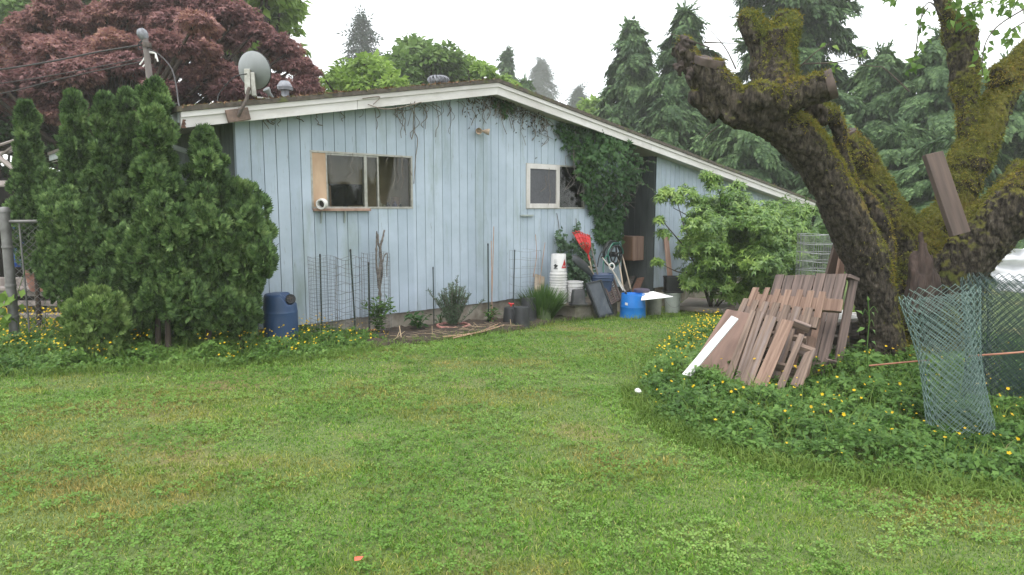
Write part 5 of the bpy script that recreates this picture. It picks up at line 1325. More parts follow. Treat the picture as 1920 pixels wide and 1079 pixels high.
conifer("ragged cedar behind the cut limb knob, second in the cedar wall", 1285, 14, 31, 270, L_CED, 66, 5600, .6, .55, shape=.7)
conifer("dense dark tall conifer directly behind the upright mossy stump", 1490, -190, 29, 290, L_CED, 67, 9500, .55, .45, shape=.42, rag=.2)
conifer("broad cedar filling the gap between the two mossy trunks", 1655, 96, 27, 360, L_CED, 68, 7000, .52, .6, shape=.62)
conifer("cedar with drooping fronds behind the vertical mossy branch", 1765, 60, 25.5, 360, L_CED, 69, 7000, .5, .6, shape=.62)
conifer("cedar at the right edge of the frame behind the raised limb", 1895, 120, 24, 360, L_CED, 70, 6500, .48, .6, shape=.55)
conifer("low cedar over the far end of the right roof slope", 1400, 205, 26, 290, L_CED, 71, 6500, .5, .6, shape=.5)
conifer("low drooping cedar behind the middle of the right roof slope", 1255, 180, 28, 240, L_CED, 72, 5500, .52, .6, shape=.5)
conifer("dim cedar seen under the mossy limbs", 1575, 225, 23, 260, L_CED, 73, 5600, .45, .6, shape=.5)
conifer("low cedar filling behind the mesh rolls at the right", 1790, 250, 21, 330, L_CED, 74, 5600, .42, .6, shape=.45)
conifer("low bushy cedar low behind the wing roof between its neighbours", 1330, 240, 27, 260, L_CED, 76, 5000, .5, .6, shape=.45)
conifer("low cedar filling the foot of the gap left of the vertical mossy branch", 1700, 240, 22.5, 300, L_CED, 77, 5200, .42, .6, shape=.45)
conifer("low cedar at the left foot of the cedar wall beyond the roof", 1150, 215, 31, 210, L_CED, 78, 4200, .55, .6, shape=.5)
conifer("cedar just beyond the right edge of the frame", 2040, 150, 22, 330, L_CED, 75, 5000, .46, .6, shape=.5)
# ------------------------------------------------------------------ big shrub against the wing
L_LAU = LEAF("laurel_leaf", [(0, (.035, .085, .022)), (.35, (.10, .195, .042)), (.7, (.22, .345, .07)), (1, (.38, .50, .13))], .3, .38, 1.3, .5)
def T_whorl(n=7):
    v = []; f = []; lv, lf = T_leaf(.24, .03, .2)
    for k in range(n):
        a = 2 * math.pi * k / n + .3 * (k % 2); e = .35 + .25 * (k % 3); ca, sa = math.cos(a), math.sin(a); ce, se = math.cos(e), math.sin(e); k0 = len(v)
        for x, y, z in lv:
            y2, z2 = y * ce - z * se * .4, y * se + z - .35 * y * y
            v.append((x * ca + y2 * sa, z2, -x * sa + y2 * ca))
        f += [tuple(i + k0 for i in q) for q in lf]
    return v, f
def whorl_shrub(name, label, base, blobs, n_per, size, mat, seed, stems, whorl=T_whorl(), cat="shrub"):
    rs = np.random.RandomState(seed); t = thing(name, label, cat, base); P = []; Dv = []
    m = MB()
    for c, r in blobs:
        n = int(n_per * (.3 + (r / .5) ** 2)); d = rdir(n, rs); d[:, 2] = np.abs(d[:, 2]) * .9 - .25; d = nrm(d)
        P.append(c + d * (r * (.3 + .75 * rs.rand(n) ** .6))[:, None]); Dv.append(nrm(d * .7 + [0, -.12, .6] + rs.randn(n, 3) * .3))
    for s in stems: m.tube(curve_pts(s, 12), [.022 * (1 - .06 * i) for i in range(len(curve_pts(s, 12)))], 6)
    m.build("stems", M_BARKD, t, smooth=True)
    P = np.vstack(P); Vv, Ff = scatter(*whorl, P, np.vstack(Dv), rdir(len(P), rs), size * (.65 + .6 * rs.rand(len(P))))
    link("foliage", arrays_mesh("foliage", Vv, Ff), mat, t)
    return t
rs = np.random.RandomState(90); Yl = 13.6
LP = [(1296, 480), (1292, 440), (1330, 400), (1345, 370), (1380, 372), (1420, 392), (1462, 412), (1490, 440), (1496, 500), (1480, 545), (1410, 560), (1335, 556), (1302, 532)]
bl = [(D(x, y, Yl + rs.randn() * .45), px2m(24 + 20 * rs.rand(), Yl)) for x, y in sample_poly(LP, 120, rs)]
bl += [(D(x, y, Yl - .3), px2m(r, Yl)) for x, y, r in ((1325, 333, 12), (1340, 340, 12), (1338, 352, 14), (1250, 362, 12), (1290, 365, 20), (1268, 378, 16), (1310, 385, 22), (1370, 372, 20), (1385, 350, 10), (1238, 374, 8), (1236, 415, 8), (1245, 440, 10), (1232, 495, 10), (1425, 400, 18), (1445, 390, 12), (1480, 430, 20), (1308, 540, 18), (1500, 420, 22), (1515, 450, 22), (1505, 480, 24), (1490, 400, 16), (1500, 520, 22), (1520, 400, 14))]
b0 = D(1335, 570, Yl); b0[2] = gz(Yl)
stems = [[b0, D(1325, 470, Yl), D(1300, 415, Yl - .2), D(1262, 390, Yl - .4)], [b0, D(1310, 480, Yl), D(1285, 430, Yl - .3), D(1270, 380, Yl - .4)], [b0, D(1340, 450, Yl), D(1370, 400, Yl - .2), D(1385, 345, Yl - .3)], [b0, D(1330, 450, Yl), D(1352, 380, Yl - .2), D(1335, 335, Yl - .3)], [b0, D(1300, 490, Yl), D(1255, 430, Yl - .3), D(1236, 410, Yl - .3)], [b0, D(1310, 520, Yl), D(1270, 510, Yl - .3), D(1240, 495, Yl - .3)], [b0, D(1400, 480, Yl), D(1450, 420, Yl)], [b0, D(1420, 500, Yl), D(1480, 460, Yl)]]
whorl_shrub("laurel_shrub", "large bright green long leaved shrub in front of the right wing wall", b0, bl, 105, .125, L_LAU, 91, stems)
Yl2 = 15.2
bl = [(D(x, y, Yl2 + rs.randn() * .4), px2m(26 + 16 * rs.rand(), Yl2)) for x, y in sample_poly([(1455, 400), (1500, 392), (1560, 400), (1600, 430), (1600, 520), (1480, 530)], 26, rs)]
b1 = D(1530, 560, Yl2); b1[2] = gz(Yl2)
whorl_shrub("bushy_shrub", "lighter green bush behind the wire roll and the leaning trunk", b1, bl, 46, .17, LEAF("light_bush_leaf", [(0, (.04, .09, .02)), (.5, (.11, .20, .04)), (1, (.22, .33, .08))], .3), 92, [[b1, D(1530, 470, Yl2), D(1520, 420, Yl2)], [b1, D(1560, 470, Yl2), D(1580, 430, Yl2)]])
# roll of welded wire beside it
Yr = 11.6; rc = D(1528, 560, Yr); rc[2] = gz(Yr); Rr = px2m(36, Yr); zt = EYEZ + (HORIZ - 440) * Yr / FPX
rw = thing("wire_roll", "grey welded wire roll standing behind the pallets and leaning trunk", "wire roll", rc)
m = MB(); m2 = MB()
for tn in (1.0, .86, .7):
    for k in range(11): z = rc[2] + (zt - rc[2]) * k / 10; m.tube([rc * [1, 1, 0] + [Rr * tn * math.cos(a), Rr * tn * math.sin(a), z + .01 * math.sin(a * 2 + k)] for a in np.linspace(0, 6.2832, 22)], .004, 4, cap=False)
    for k in range(26): a = 6.2832 * k / 26; m2.tube([rc * [1, 1, 0] + [Rr * tn * math.cos(a), Rr * tn * math.sin(a), z] for z in (rc[2], zt)], .0025, 4, cap=False)
M_WIREL = M("bright_wire", (.24, .25, .24), (.17, .18, .17), 10, .5, 0, metal=.3)
m.build("hoop_wires", M_WIREL, rw); m2.build("upright_wires", M_WIREL, rw)
# ------------------------------------------------------------------ the old mossy cherry tree
def bark_moss():
    m, t, b = nodes("mossy_bark")
    v = coords(t); g = t.nodes.new("ShaderNodeNewGeometry")
    sx = t.nodes.new("ShaderNodeSeparateXYZ"); t.links.new(g.outputs['Normal'], sx.inputs[0])
    f = noisefac(t, coords(t, (1, 1, .35)), 26, 6, .7); f2 = noisefac(t, v, 3.2, 5, .65); f3 = noisefac(t, v, 1.5, 3, .5)
    bark = ramp(t, f, [(.38, (.014, .011, .009)), (.60, (.082, .067, .050)), (.78, (.20, .182, .155))]).outputs[0]
    moss = ramp(t, f3, [(.35, (.085, .100, .022)), (.54, (.14, .130, .028)), (.72, (.165, .105, .030))]).outputs[0]
    mf = ramp(t, f, [(.3, (.45, .45, .45)), (.75, (1.15, 1.15, 1.15))]).outputs[0]
    moss = mixc(t, 1.0, moss, mf, 'MULTIPLY')
    a = N(t, "ShaderNodeMath", operation='MULTIPLY_ADD'); a.inputs[1].default_value = .42
    ab = N(t, 'ShaderNodeAttribute', attribute_name='mossy'); ad = N(t, 'ShaderNodeMath', operation='ADD')
    t.links.new(f2, ad.inputs[0]); t.links.new(ab.outputs['Fac'], ad.inputs[1]); t.links.new(sx.outputs[2], a.inputs[0]); t.links.new(ad.outputs[0], a.inputs[2])
    k = ramp(t, a.outputs[0], [(.60, (0, 0, 0)), (.74, (1, 1, 1))]).outputs[0]
    t.links.new(mixc(t, k, bark, moss), b.inputs['Base Color'])
    b.inputs['Roughness'].default_value = .95; b.inputs['Specular IOR Level'].default_value = .25
    bump(t, b, f, 1.0, .03)
    return m
M_MOSSY = bark_moss()
def limb(bm_v, pts, n=14):
    """pts: (px, py, radius px, Y)"""
    P = curve_pts([np.append(D(x, y, Y), px2m(r, Y)) for x, y, r, Y in pts], 8 * (len(pts) - 1))
    m = MB(); m.tube([p[:3] for p in P], [max(.01, p[3]) for p in P], n); return m
TREE = dict(
 L=[(1668, 730, 62, 7.55), (1662, 680, 42, 7.5), (1652, 620, 36, 7.45), (1641, 553, 36, 7.4), (1615, 470, 39, 7.3), (1583, 397, 37, 7.2), (1540, 313, 36, 7.1), (1486, 248, 39, 7.0), (1430, 222, 32, 6.9), (1390, 207, 30, 6.9)],
 A=[(1400, 212, 33, 6.9), (1376, 200, 31, 6.9), (1352, 174, 30, 6.9), (1334, 142, 27, 6.9), (1327, 118, 25, 6.9)],
 A2=[(1345, 185, 22, 7.0), (1314, 152, 17, 7.0), (1298, 122, 17, 7.0), (1284, 94, 17, 7.0), (1292, 76, 14, 7.0)],
 A3=[(1350, 212, 24, 6.95), (1312, 188, 15, 6.95), (1294, 182, 9, 6.95)],
 B=[(1420, 214, 34, 6.9), (1455, 202, 30, 6.8), (1484, 186, 25, 6.72), (1522, 170, 24, 6.65), (1556, 159, 25, 6.6)],
 C=[(1455, 200, 40, 7.15), (1451, 140, 40, 7.3), (1448, 100, 40, 7.35), (1444, 64, 42, 7.35)],
 C1=[(1428, 72, 30, 7.35), (1408, 44, 23, 7.35), (1414, 24, 17, 7.35)],
 C2=[(1462, 76, 31, 7.35), (1472, 46, 24, 7.35), (1474, 24, 18, 7.35)],
 Dd=[(1528, 215, 24, 7.1), (1556, 214, 14, 7.2), (1571, 240, 12, 7.25), (1577, 282, 10, 7.3), (1597, 342, 10, 7.35), (1626, 374, 11, 7.4), (1648, 415, 12, 7.42), (1661, 455, 10, 7.45), (1666, 500, 9, 7.45)],
 Mm=[(1730, 480, 42, 7.9), (1692, 425, 30, 7.9), (1660, 378, 23, 7.95), (1632, 325, 22, 8.0), (1616, 288, 20, 8.0), (1594, 252, 12, 8.0)],
 T=[(1755, 820, 80, 7.9), (1748, 700, 72, 7.9), (1742, 600, 58, 7.85), (1735, 520, 52, 7.85), (1731, 465, 46, 7.9), (1740, 432, 34, 7.9), (1770, 410, 32, 7.95)],
 R1=[(1772, 470, 42, 7.9), (1786, 400, 32, 7.95), (1804, 341, 33, 8.0), (1824, 288, 34, 8.05), (1856, 218, 27, 8.1), (1884, 165, 25, 8.15), (1920, 112, 21, 8.2), (2000, 30, 20, 8.3)],
 R1b=[(1830, 275, 28, 8.05), (1815, 213, 20, 8.1), (1809, 150, 20, 8.15), (1803, 96, 22, 8.15), (1798, 66, 25, 8.15), (1780, 38, 17, 8.15), (1768, 12, 14, 8.15), (1754, -60, 13, 8.15)],
 R2=[(1765, 590, 62, 7.65), (1803, 500, 47, 7.5), (1863, 430, 44, 7.3), (1920, 370, 45, 7.1), (2005, 288, 40, 6.9)],
 R2b=[(1790, 470, 22, 7.45), (1836, 412, 26, 7.5), (1880, 368, 24, 7.5), (1930, 316, 24, 7.4)],
 knob=[(1880, 155, 26, 8.1), (1874, 134, 20, 8.1), (1868, 122, 15, 8.1)],
 bump1=[(1398, 194, 16, 6.75), (1425, 180, 24, 6.72), (1452, 188, 20, 6.72)],
 bump2=[(1362, 224, 18, 6.85), (1374, 216, 14, 6.82)],
 bump3=[(1530, 296, 30, 7.02), (1550, 302, 26, 7.08)], bump4=[(1814, 318, 35, 8.0), (1822, 296, 36, 8.0)], bump5=[(1700, 650, 34, 7.6), (1700, 730, 56, 7.65)],
)
def fused(mb, vox, fn, smooth=4):
    me = mb.mesh("tmp"); ob = bpy.data.objects.new("tmp", me); COL.objects.link(ob)
    rm = ob.modifiers.new("r", 'REMESH'); rm.mode = 'VOXEL'; rm.voxel_size = vox
    sm = ob.modifiers.new("s", 'SMOOTH'); sm.factor = .5; sm.iterations = smooth
    dg = bpy.context.evaluated_depsgraph_get(); dg.update()
    m2 = bpy.data.meshes.new_from_object(ob.evaluated_get(dg)); bpy.data.objects.remove(ob)
    n = len(m2.vertices); co = np.empty(n * 3, np.float32); m2.vertices.foreach_get('co', co); co = co.reshape(-1, 3)
    no = np.empty(n * 3, np.float32); m2.vertex_normals.foreach_get('vector', no); no = no.reshape(-1, 3)
    co = co + no * np.array([fn(*(float(c) for c in p)) for p in co])[:, None]
    m2.vertices.foreach_set('co', co.astype(np.float32).ravel()); m2.update(); m2.materials.clear()
    return m2
def build_tree():
    root = thing("cherry_tree", "old pollarded cherry tree thick with moss, its sawn limbs leaning over the pallets", "tree", (D(1720, 700, 7.7)[0], 7.7, 0))
    M_ = MB()
    for k, p in TREE.items():
        q = limb(None, p); M_.add(q.v, q.f)
    me = M_.mesh("tmp"); ob = bpy.data.objects.new("tmp", me); COL.objects.link(ob)
    rm = ob.modifiers.new("r", 'REMESH'); rm.mode = 'VOXEL'; rm.voxel_size = .016
    sm = ob.modifiers.new("s", 'SMOOTH'); sm.factor = .5; sm.iterations = 5
    dg = bpy.context.evaluated_depsgraph_get(); dg.update()
    m2 = bpy.data.meshes.new_from_object(ob.evaluated_get(dg)); bpy.data.objects.remove(ob)
    n = len(m2.vertices); co = np.empty(n * 3, np.float32); m2.vertices.foreach_get('co', co); co = co.reshape(-1, 3)
    no = np.empty(n * 3, np.float32); m2.vertices.foreach_get('normal', no) if False else m2.vertex_normals.foreach_get('vector', no); no = no.reshape(-1, 3)
    dsp = np.empty(n)
    for i in range(n):
        x, y, z = (float(c) for c in co[i])
        u = (x + .45 * z, y, z * .32)
        a = noise.noise((x * 2.6, y * 2.6, z * 2.2)) * .030 + noise.noise((x * 7, y * 7, z * 5)) * .015 - .022 * max(0, .34 - abs(noise.noise((u[0] * 13, u[1] * 13, u[2] * 13)))) / .34 + abs(noise.noise((x * 24, y * 24, z * 14))) * .014 + .008
        dsp[i] = a + (.012 * noise.noise((x * 40, y * 40, z * 40)))
    co = co + no * dsp[:, None]
    m2.vertices.foreach_set('co', co.astype(np.float32).ravel()); m2.update()
    m2.materials.clear()
    px = co[:, 0] / co[:, 1] * FPX + CX                         # the back and right limbs are mossed all over, the leaning one mostly bare
    bias = np.where(co[:, 1] > 7.6, .17, np.where((px > 1765), .13, np.where((co[:, 1] > 7.12) & (px < 1520) & (co[:, 2] > 2.9), .22, -.04)))
    bias = bias + .16 * np.clip(no[:, 0], -1, 1) * (co[:, 1] < 7.6)
    at = m2.attributes.new('mossy', 'FLOAT', 'POINT'); at.data.foreach_set('value', bias.astype(np.float32))
    tr = link("trunk", m2, M_MOSSY, root, smooth=True)
    # shaggy moss where the bark faces up
    f = bias + no[:, 2] * .42 + np.array([noise.noise((float(a) * 2.2, float(b) * 2.2, float(c) * 2.2)) for a, b, c in co]) * .5
    rs = np.random.RandomState(8)
    idx = np.where(f > .16 + .10 * rs.randn(len(f)))[0]; idx = np.repeat(idx, 2)
    P = co[idx] + rs.randn(len(idx), 3) * .012; Nn = no[idx]
    Dv = nrm(Nn * .7 + rs.randn(len(idx), 3) * .55 + [0, 0, -.35])
    tv = [(-.18, 0, 0), (.18, 0, 0), (0, 1, .12)]; tf = [(0, 1, 2)]
    Vv, Ff = scatter(tv, tf, P - Nn * .004, Dv, rdir(len(P), rs), .013 + .024 * rs.rand(len(P)))
    lm = LEAF("moss_tuft", [(0, (.060, .070, .016)), (.35, (.130, .140, .025)), (.66, (.215, .195, .034)), (.86, (.215, .135, .034)), (1, (.32, .28, .08))], .2, .8, 2.6, .1)
    tag(link("moss", arrays_mesh("moss", Vv, Ff), lm, root), kind='stuff')
    # sawn ends
    M_CUT = M("sawn_wood", (.10, .072, .06), (.045, .033, .028), 9, .85, .3)
    def cut(x, y, Y, r, ax, nm="sawn_end"):
        c = D(x, y, Y); R = px2m(r, Y); ax = nrm(np.array(ax, float))
        pr = [(R * 1.0, -.05), (R * 1.02, .012), (R * .98, .02), (R * .55, .022), (R * .52, .018), (R * .2, .02), (0, .022)]
        m = MB().lathe(pr, c, 26, ax=ax)
        m.v = [tuple(np.array(p) + .012 * np.array(noise.noise_vector((p[0] * 9, p[1] * 9, p[2] * 9)))) for p in m.v]
        m.build(nm, M_CUT, root, smooth=True)
    cut(1330, 113, 6.86, 27, (.15, -.35, .9)); cut(1561, 158, 6.58, 27, (.86, -.42, .28)); cut(1592, 248, 8.0, 12, (-.3, -.3, .9))
    dw = MB(); rs = np.random.RandomState(3)
    for x0, x1, y1, r in ((1706, 1716, 470, .075), (1722, 1728, 436, .06), (1738, 1734, 455, .07), (1752, 1744, 480, .065), (1730, 1722, 500, .09)):
        dw.tube(curve_pts([D(x0, 585, 7.32), D((x0 + x1) / 2 + 3, 530, 7.27), D((x0 + x1) / 2, (530 + y1) / 2, 7.27), D(x1, y1, 7.34)], 12), [r * (1.1 - .07 * k) for k in range(len(curve_pts([np.zeros(3)] * 4, 12)))], 8)
    me_ = fused(dw, .012, lambda x, y, z: .03 * noise.noise((x * 14, y * 14, z * 3)) + .02 * abs(noise.noise((x * 40, y * 40, z * 6))), 2)
    link("torn_heartwood", me_, M("torn_heartwood", (.075, .050, .040), (.028, .018, .015), 16, .95, .8, stretch=(1, 1, .3)), root, smooth=True)
    kn = MB(); 
    for k in range(14):
        c = D(1288 + rs.randn() * 10, 102 + rs.randn() * 14, 6.95 + rs.randn() * .03); d = rdir(1, rs)[0]
        kn.tube([c, c + d * .05, c + d * .09 + [0, 0, -.03]], [.05, .04, .015], 6, wob=.6)
    link("gnarled_burl", fused(kn, .010, lambda x, y, z: .03 * noise.noise((x * 12, y * 12, z * 12)) + .025 * noise.noise((x * 32, y * 32, z * 32)), 1), M("burl", (.075, .055, .047), (.022, .017, .014), 22, .95, .8), root, smooth=True)
    # thin twigs with young leaves
    M_TWIG = M("twig", (.10, .08, .065), (.05, .04, .03), 20, .9, .2)
    P = []; rs = np.random.RandomState(18)
    TW = [[(1505, 120, 7.3), (1560, 118, 7.2), (1600, 110, 7.1), (1622, 96, 7.1)], [(1500, 125, 7.3), (1530, 98, 7.2), (1556, 82, 7.2)], [(1330, 90, 7), (1300, 78, 6.9), (1240, 58, 6.9)], [(1320, 80, 7), (1390, 82, 7.1)], [(1380, 130, 7.2), (1360, 90, 7.2), (1330, 55, 7.2)],
          [(1740, 15, 8), (1725, 40, 7.9), (1718, 90, 7.9), (1708, 130, 7.9)], [(1765, 30, 8), (1745, 5, 7.9), (1730, 20, 7.8), (1725, 60, 7.8)], [(1930, 12, 7.4), (1870, 50, 7.3), (1845, 90, 7.3), (1842, 140, 7.3)], [(1940, 30, 7.4), (1900, 55, 7.3), (1890, 70, 7.3)], [(1925, -10, 7.4), (1880, 10, 7.3)], [(1705, 172, 7.5), (1660, 130, 7.5), (1640, 125, 7.5), (1560, 118, 7.4)], [(1800, 20, 8), (1830, 5, 7.9), (1850, 8, 7.9)], [(1350, 235, 7), (1330, 250, 7), (1316, 265, 7)]]
    for q in TW:
        c = curve_pts([D(x, y, Y) for x, y, Y in q], 14); MB().tube(c, [.009 * (1 - .05 * i) for i in range(len(c))], 5).build('twig', M_TWIG, root)
        if q[0][0] > 1690 or q[0][0] in (1505, 1500):
            e = c[-6:] if q[0][1] < 60 else c[-2:]
            for p in e:
                for _ in range(3 if q[0][0] > 1690 else 1): P.append(p + rs.randn(3) * .04)
    for x, y in ((1795, 30), (1810, 10), (1825, 15), (1830, 25), (1800, -5), (1880, 8), (1900, -4), (1915, 5), (1668, 4), (1672, -5), (1815, 42), (1790, 5)):
        for _ in range(7): P.append(D(x + rs.randn() * 8, y + rs.randn() * 7, 7.8))
    Vv, Ff = scatter(*T_leaf(.6, .1, .25), P, rs.randn(len(P), 3) * .6 + [0, 0, -.6], rs.randn(len(P), 3) * .5 + [0, -.6, .6], .07 + .05 * rs.rand(len(P)))
    link("leaves", arrays_mesh("leaves", Vv, Ff), LEAF("cherry_leaf", [(0, (.05, .10, .02)), (.5, (.11, .20, .04)), (.85, (.18, .27, .06)), (1, (.25, .14, .06))], .4), root)
build_tree()
# board wedged in the fork
M_BRN = M("weathered_brown_board", (.115, .08, .064), (.045, .033, .028), 9, .85, .3, attr='lc', stretch=(1, .1, 1))
p, q = D(1800, 440, 7.02), D(1748, 288, 7.2)
o = MB().beam(p, q, .24, .055, (1, .35, .25)).build("wedged_board", M_BRN, bev=.006); tag(o, "thick dark brown board wedged upright in the fork of the mossy tree", "board")
for k, (x0, y0, x1, y1, Y, lb) in enumerate(((1530, 560, 1576, 452, 8.0, "dark board leaning on the trunk behind the rear pallet"), (1556, 560, 1582, 470, 7.9, "lighter narrow board leaning beside the dark one behind the rear pallet"))):
    o = MB().beam(D(x0, y0 + 60, Y), D(x1, y1, Y), .16 if k == 0 else .09, .04, (1, .3, 0)).build("leaning_board", M_BRN if k == 0 else M_OLDW, bev=.004); tag(o, lb, "board")
# ------------------------------------------------------------------ pallets leaning on the trunk
M_PAL = M("pallet_wood", (.27, .19, .145), (.10, .07, .055), 9, .85, .5, attr='lc', stretch=(5, .22, 2), island=.28, dirt=(.25, .20, .185))
M_PALG = M("grey_pallet_wood", (.215, .155, .132), (.085, .064, .056), 9, .85, .5, attr='lc', stretch=(5, .22, 2), island=.25)
M_PALR = M("reddish_pallet_wood", (.31, .205, .15), (.16, .095, .07), 9, .85, .5, attr='lc', stretch=(5, .22, 2), island=.22)
def pallet(label, c, nb, mat, gap=.3, depth=.11, rails=(0.0, .47, .9), railh=.10, back=True, ragged=.01, cut=None, railu=1.0):
    """c: top left, top right, bottom right, bottom left; boards run down, rails behind run across"""
    c = [np.array(p, float) for p in c]; n = nrm(np.cross(c[1] - c[0], c[3] - c[0])); n = n if n[1] > 0 else -n
    t = thing("pallet", label, "pallet", c[3], "wooden pallets leaning on the mossy tree")
    rs = np.random.RandomState(nb * 7 + int(abs(c[0][0]) * 100))
    bw = 1.0 / (nb + (nb - 1) * gap)
    for k in range(nb):
        u0 = k * bw * (1 + gap)
        v1 = cut if (cut and k == nb - 1) else 1 + ragged * rs.randn()
        m = MB(); quadbox(m, c, u0 + .006 * rs.randn(), min(1, u0 + bw), -ragged * rs.rand() * 2, v1, n, .006 * rs.rand(), .022); m.build("deck_board", mat, t, bev=.003)
    for v in rails:
        m = MB(); quadbox(m, c, .005, (railu if v == rails[0] else 1) - .005, v + .012, v + railh, n, .026, .026 + depth - .026); m.build("stringer", mat, t, bev=.003)
    if back:
        for k in range(0, nb, 2 if nb > 4 else 1):
            u0 = k * bw * (1 + gap)
            m = MB(); quadbox(m, c, u0, min(1, u0 + bw), .01, .985, n, depth + .003, depth + .022); m.build("bottom_board", mat, t, bev=.003)
    return t
def PQ(*a): return [D(x, y, Y) for x, y, Y in a]
P1_ = pallet("rear grey pallet standing highest against the leaning trunk", PQ((1453, 518, 7.3), (1588, 515, 7.0), (1545, 705, 6.72), (1400, 700, 7.0)), 7, M_PALG, gap=.09, depth=.18, rails=(0.0, .45, .9))
MB().beam(D(1601, 522, 7.12), D(1569, 692, 6.92), .10, .025, (1, .3, 0)).build("bottom_board", M_PALG, P1_, bev=.003)
MB().beam(D(1586, 517, 7.03), D(1604, 524, 7.16), .035, .09, (0, 0, 1)).build("stringer", M_PALG, P1_, bev=.003)
MB().beam(D(1546, 680, 6.76), D(1572, 686, 6.94), .09, .035, (0, -.5, 1)).build("stringer", M_PALG, P1_, bev=.003)
pallet("orange toned pallet with short stubby deck ends, second from the back", PQ((1412, 540, 7.05), (1549, 548, 6.72), (1513, 712, 6.5), (1352, 690, 6.85)), 7, M_PALR, gap=.8, depth=.10, rails=(.05, .5, .84), railh=.15, cut=.30, railu=1.24)
pallet("brown pallet with closely set boards, third from the back", PQ((1392, 560, 6.95), (1524, 580, 6.55), (1484, 724, 6.35), (1330, 690, 6.75)), 7, M_PAL, gap=.6, depth=.09, rails=(.07, .42, .78), railh=.15, back=False, cut=.24, railu=1.1)
t = thing("pallet", "front broken pallet of long reddish boards, one of them split", "pallet", D(1440, 725, 6.3), "wooden pallets leaning on the mossy tree")
FR = [((1408, 580, 6.78), (1417, 584, 6.74), (1374, 706, 6.44), (1360, 703, 6.5)), ((1420, 582, 6.74), (1433, 586, 6.7), (1392, 712, 6.4), (1378, 708, 6.44)),
      ((1437, 590, 6.6), (1457, 595, 6.54), (1412, 717, 6.28), (1387, 712, 6.36)), ((1467, 598, 6.48), (1489, 603, 6.42), (1437, 728, 6.18), (1411, 722, 6.25)), ((1498, 625, 6.36), (1508, 628, 6.33), (1470, 728, 6.14), (1456, 724, 6.18)), ((1508, 662, 6.28), (1528, 654, 6.22), (1496, 742, 6.06), (1474, 738, 6.12))]
for k, qd in enumerate(FR):
    c = PQ(*qd); n = nrm(np.cross(c[1] - c[0], c[3] - c[0])); n = n if n[1] > 0 else -n
    m = MB(); quadbox(m, c, 0, 1, 0, 1.06, n, 0, .022); m.build("deck_board", M_PALR if k in (3,) else M_PAL, t, bev=.003)
for (p, q) in (((1404, 622, 6.80), (1512, 640, 6.50)), ((1384, 672, 6.66), (1498, 696, 6.36)), ((1486, 606, 6.56), (1518, 618, 6.50))):
    MB().beam(D(*p), D(*q), .09, .035, (0, -.6, 1)).build("stringer", M_PAL, t, bev=.003)
MB().beam(D(1500, 655, 6.36), D(1526, 664, 6.30), .10, .06, (0, -.4, 1)).build("end_block", M_PAL, t, bev=.004)
c = PQ((1362, 578, 6.9), (1428, 590, 6.72), (1372, 712, 6.5), (1292, 690, 6.74))
n = nrm(np.cross(c[1] - c[0], c[3] - c[0])); n = n if n[1] > 0 else -n
m = MB(); quadbox(m, c, 0, 1, 0, 1.02, n, .025, .045); tag(m.build("plywood_sheet", M("reddish_sheet", (.27, .175, .14), (.15, .095, .075), 9, .85, .25, attr='lc', stretch=(1.2, .15, 1)), bev=.003), "reddish brown sheet behind the white plank at the left of the pallets", "sheet")
c = PQ((1372, 594, 6.62), (1385, 600, 6.58), (1300, 702, 6.44), (1283, 699, 6.5)); n = nrm(np.cross(c[1] - c[0], c[3] - c[0])); n = n if n[1] > 0 else -n
m = MB(); quadbox(m, c, 0, 1, 0, 1.05, n, -.03, .0); tag(m.build("white_plank", M("white_plank", (.70, .70, .69), (.55, .54, .52), 9, .5, .05, attr='lc', stretch=(3, .3, 1), dirt=(.38, .36, .33)), bev=.003), "bright white painted plank leaning on the left side of the pallets", "plank")
# grey pallets stacked flat behind, with white lattice on top
for k, (y, z) in enumerate(((0, 0.02), (0, .16), (0, .30))):
    t = thing("flat_pallet", ["lowest dark pallet lying flat behind the leaning pallets", "middle grey pallet in the flat stack beside the trunk", "uppermost grey pallet in the flat stack under the white lattice"][k], "pallet", (3.75, 8.3, z), "flat pallets stacked by the trunk", rz=.25 + .05 * k)
    for j in range(6): MB().box(-.5, .5, -.5 + j * .172, -.38 + j * .172, .105, .125).build("deck_board", M_GREYW, t, local=True)
    for x in (-.5, -.04, .42): MB().box(x, x + .08, -.5, .48, .0, .104).build("stringer", M_GREYW, t, local=True)
t = thing("white_lattice", "white plastic lattice grid lying on the flat pallet stack by the trunk", "lattice", (3.72, 8.2, .45), rz=.3)
for j in range(9):
    m = MB(); m.box(-.45 + j * .11, -.40 + j * .11, -.45, .45, .0, .018); m.build("lattice_bar", M_WPVC, t, local=True)
    m = MB(); m.box(-.45, .48, -.45 + j * .105, -.40 + j * .105, .0185, .03); m.build("lattice_bar", M_WPVC, t, local=True)
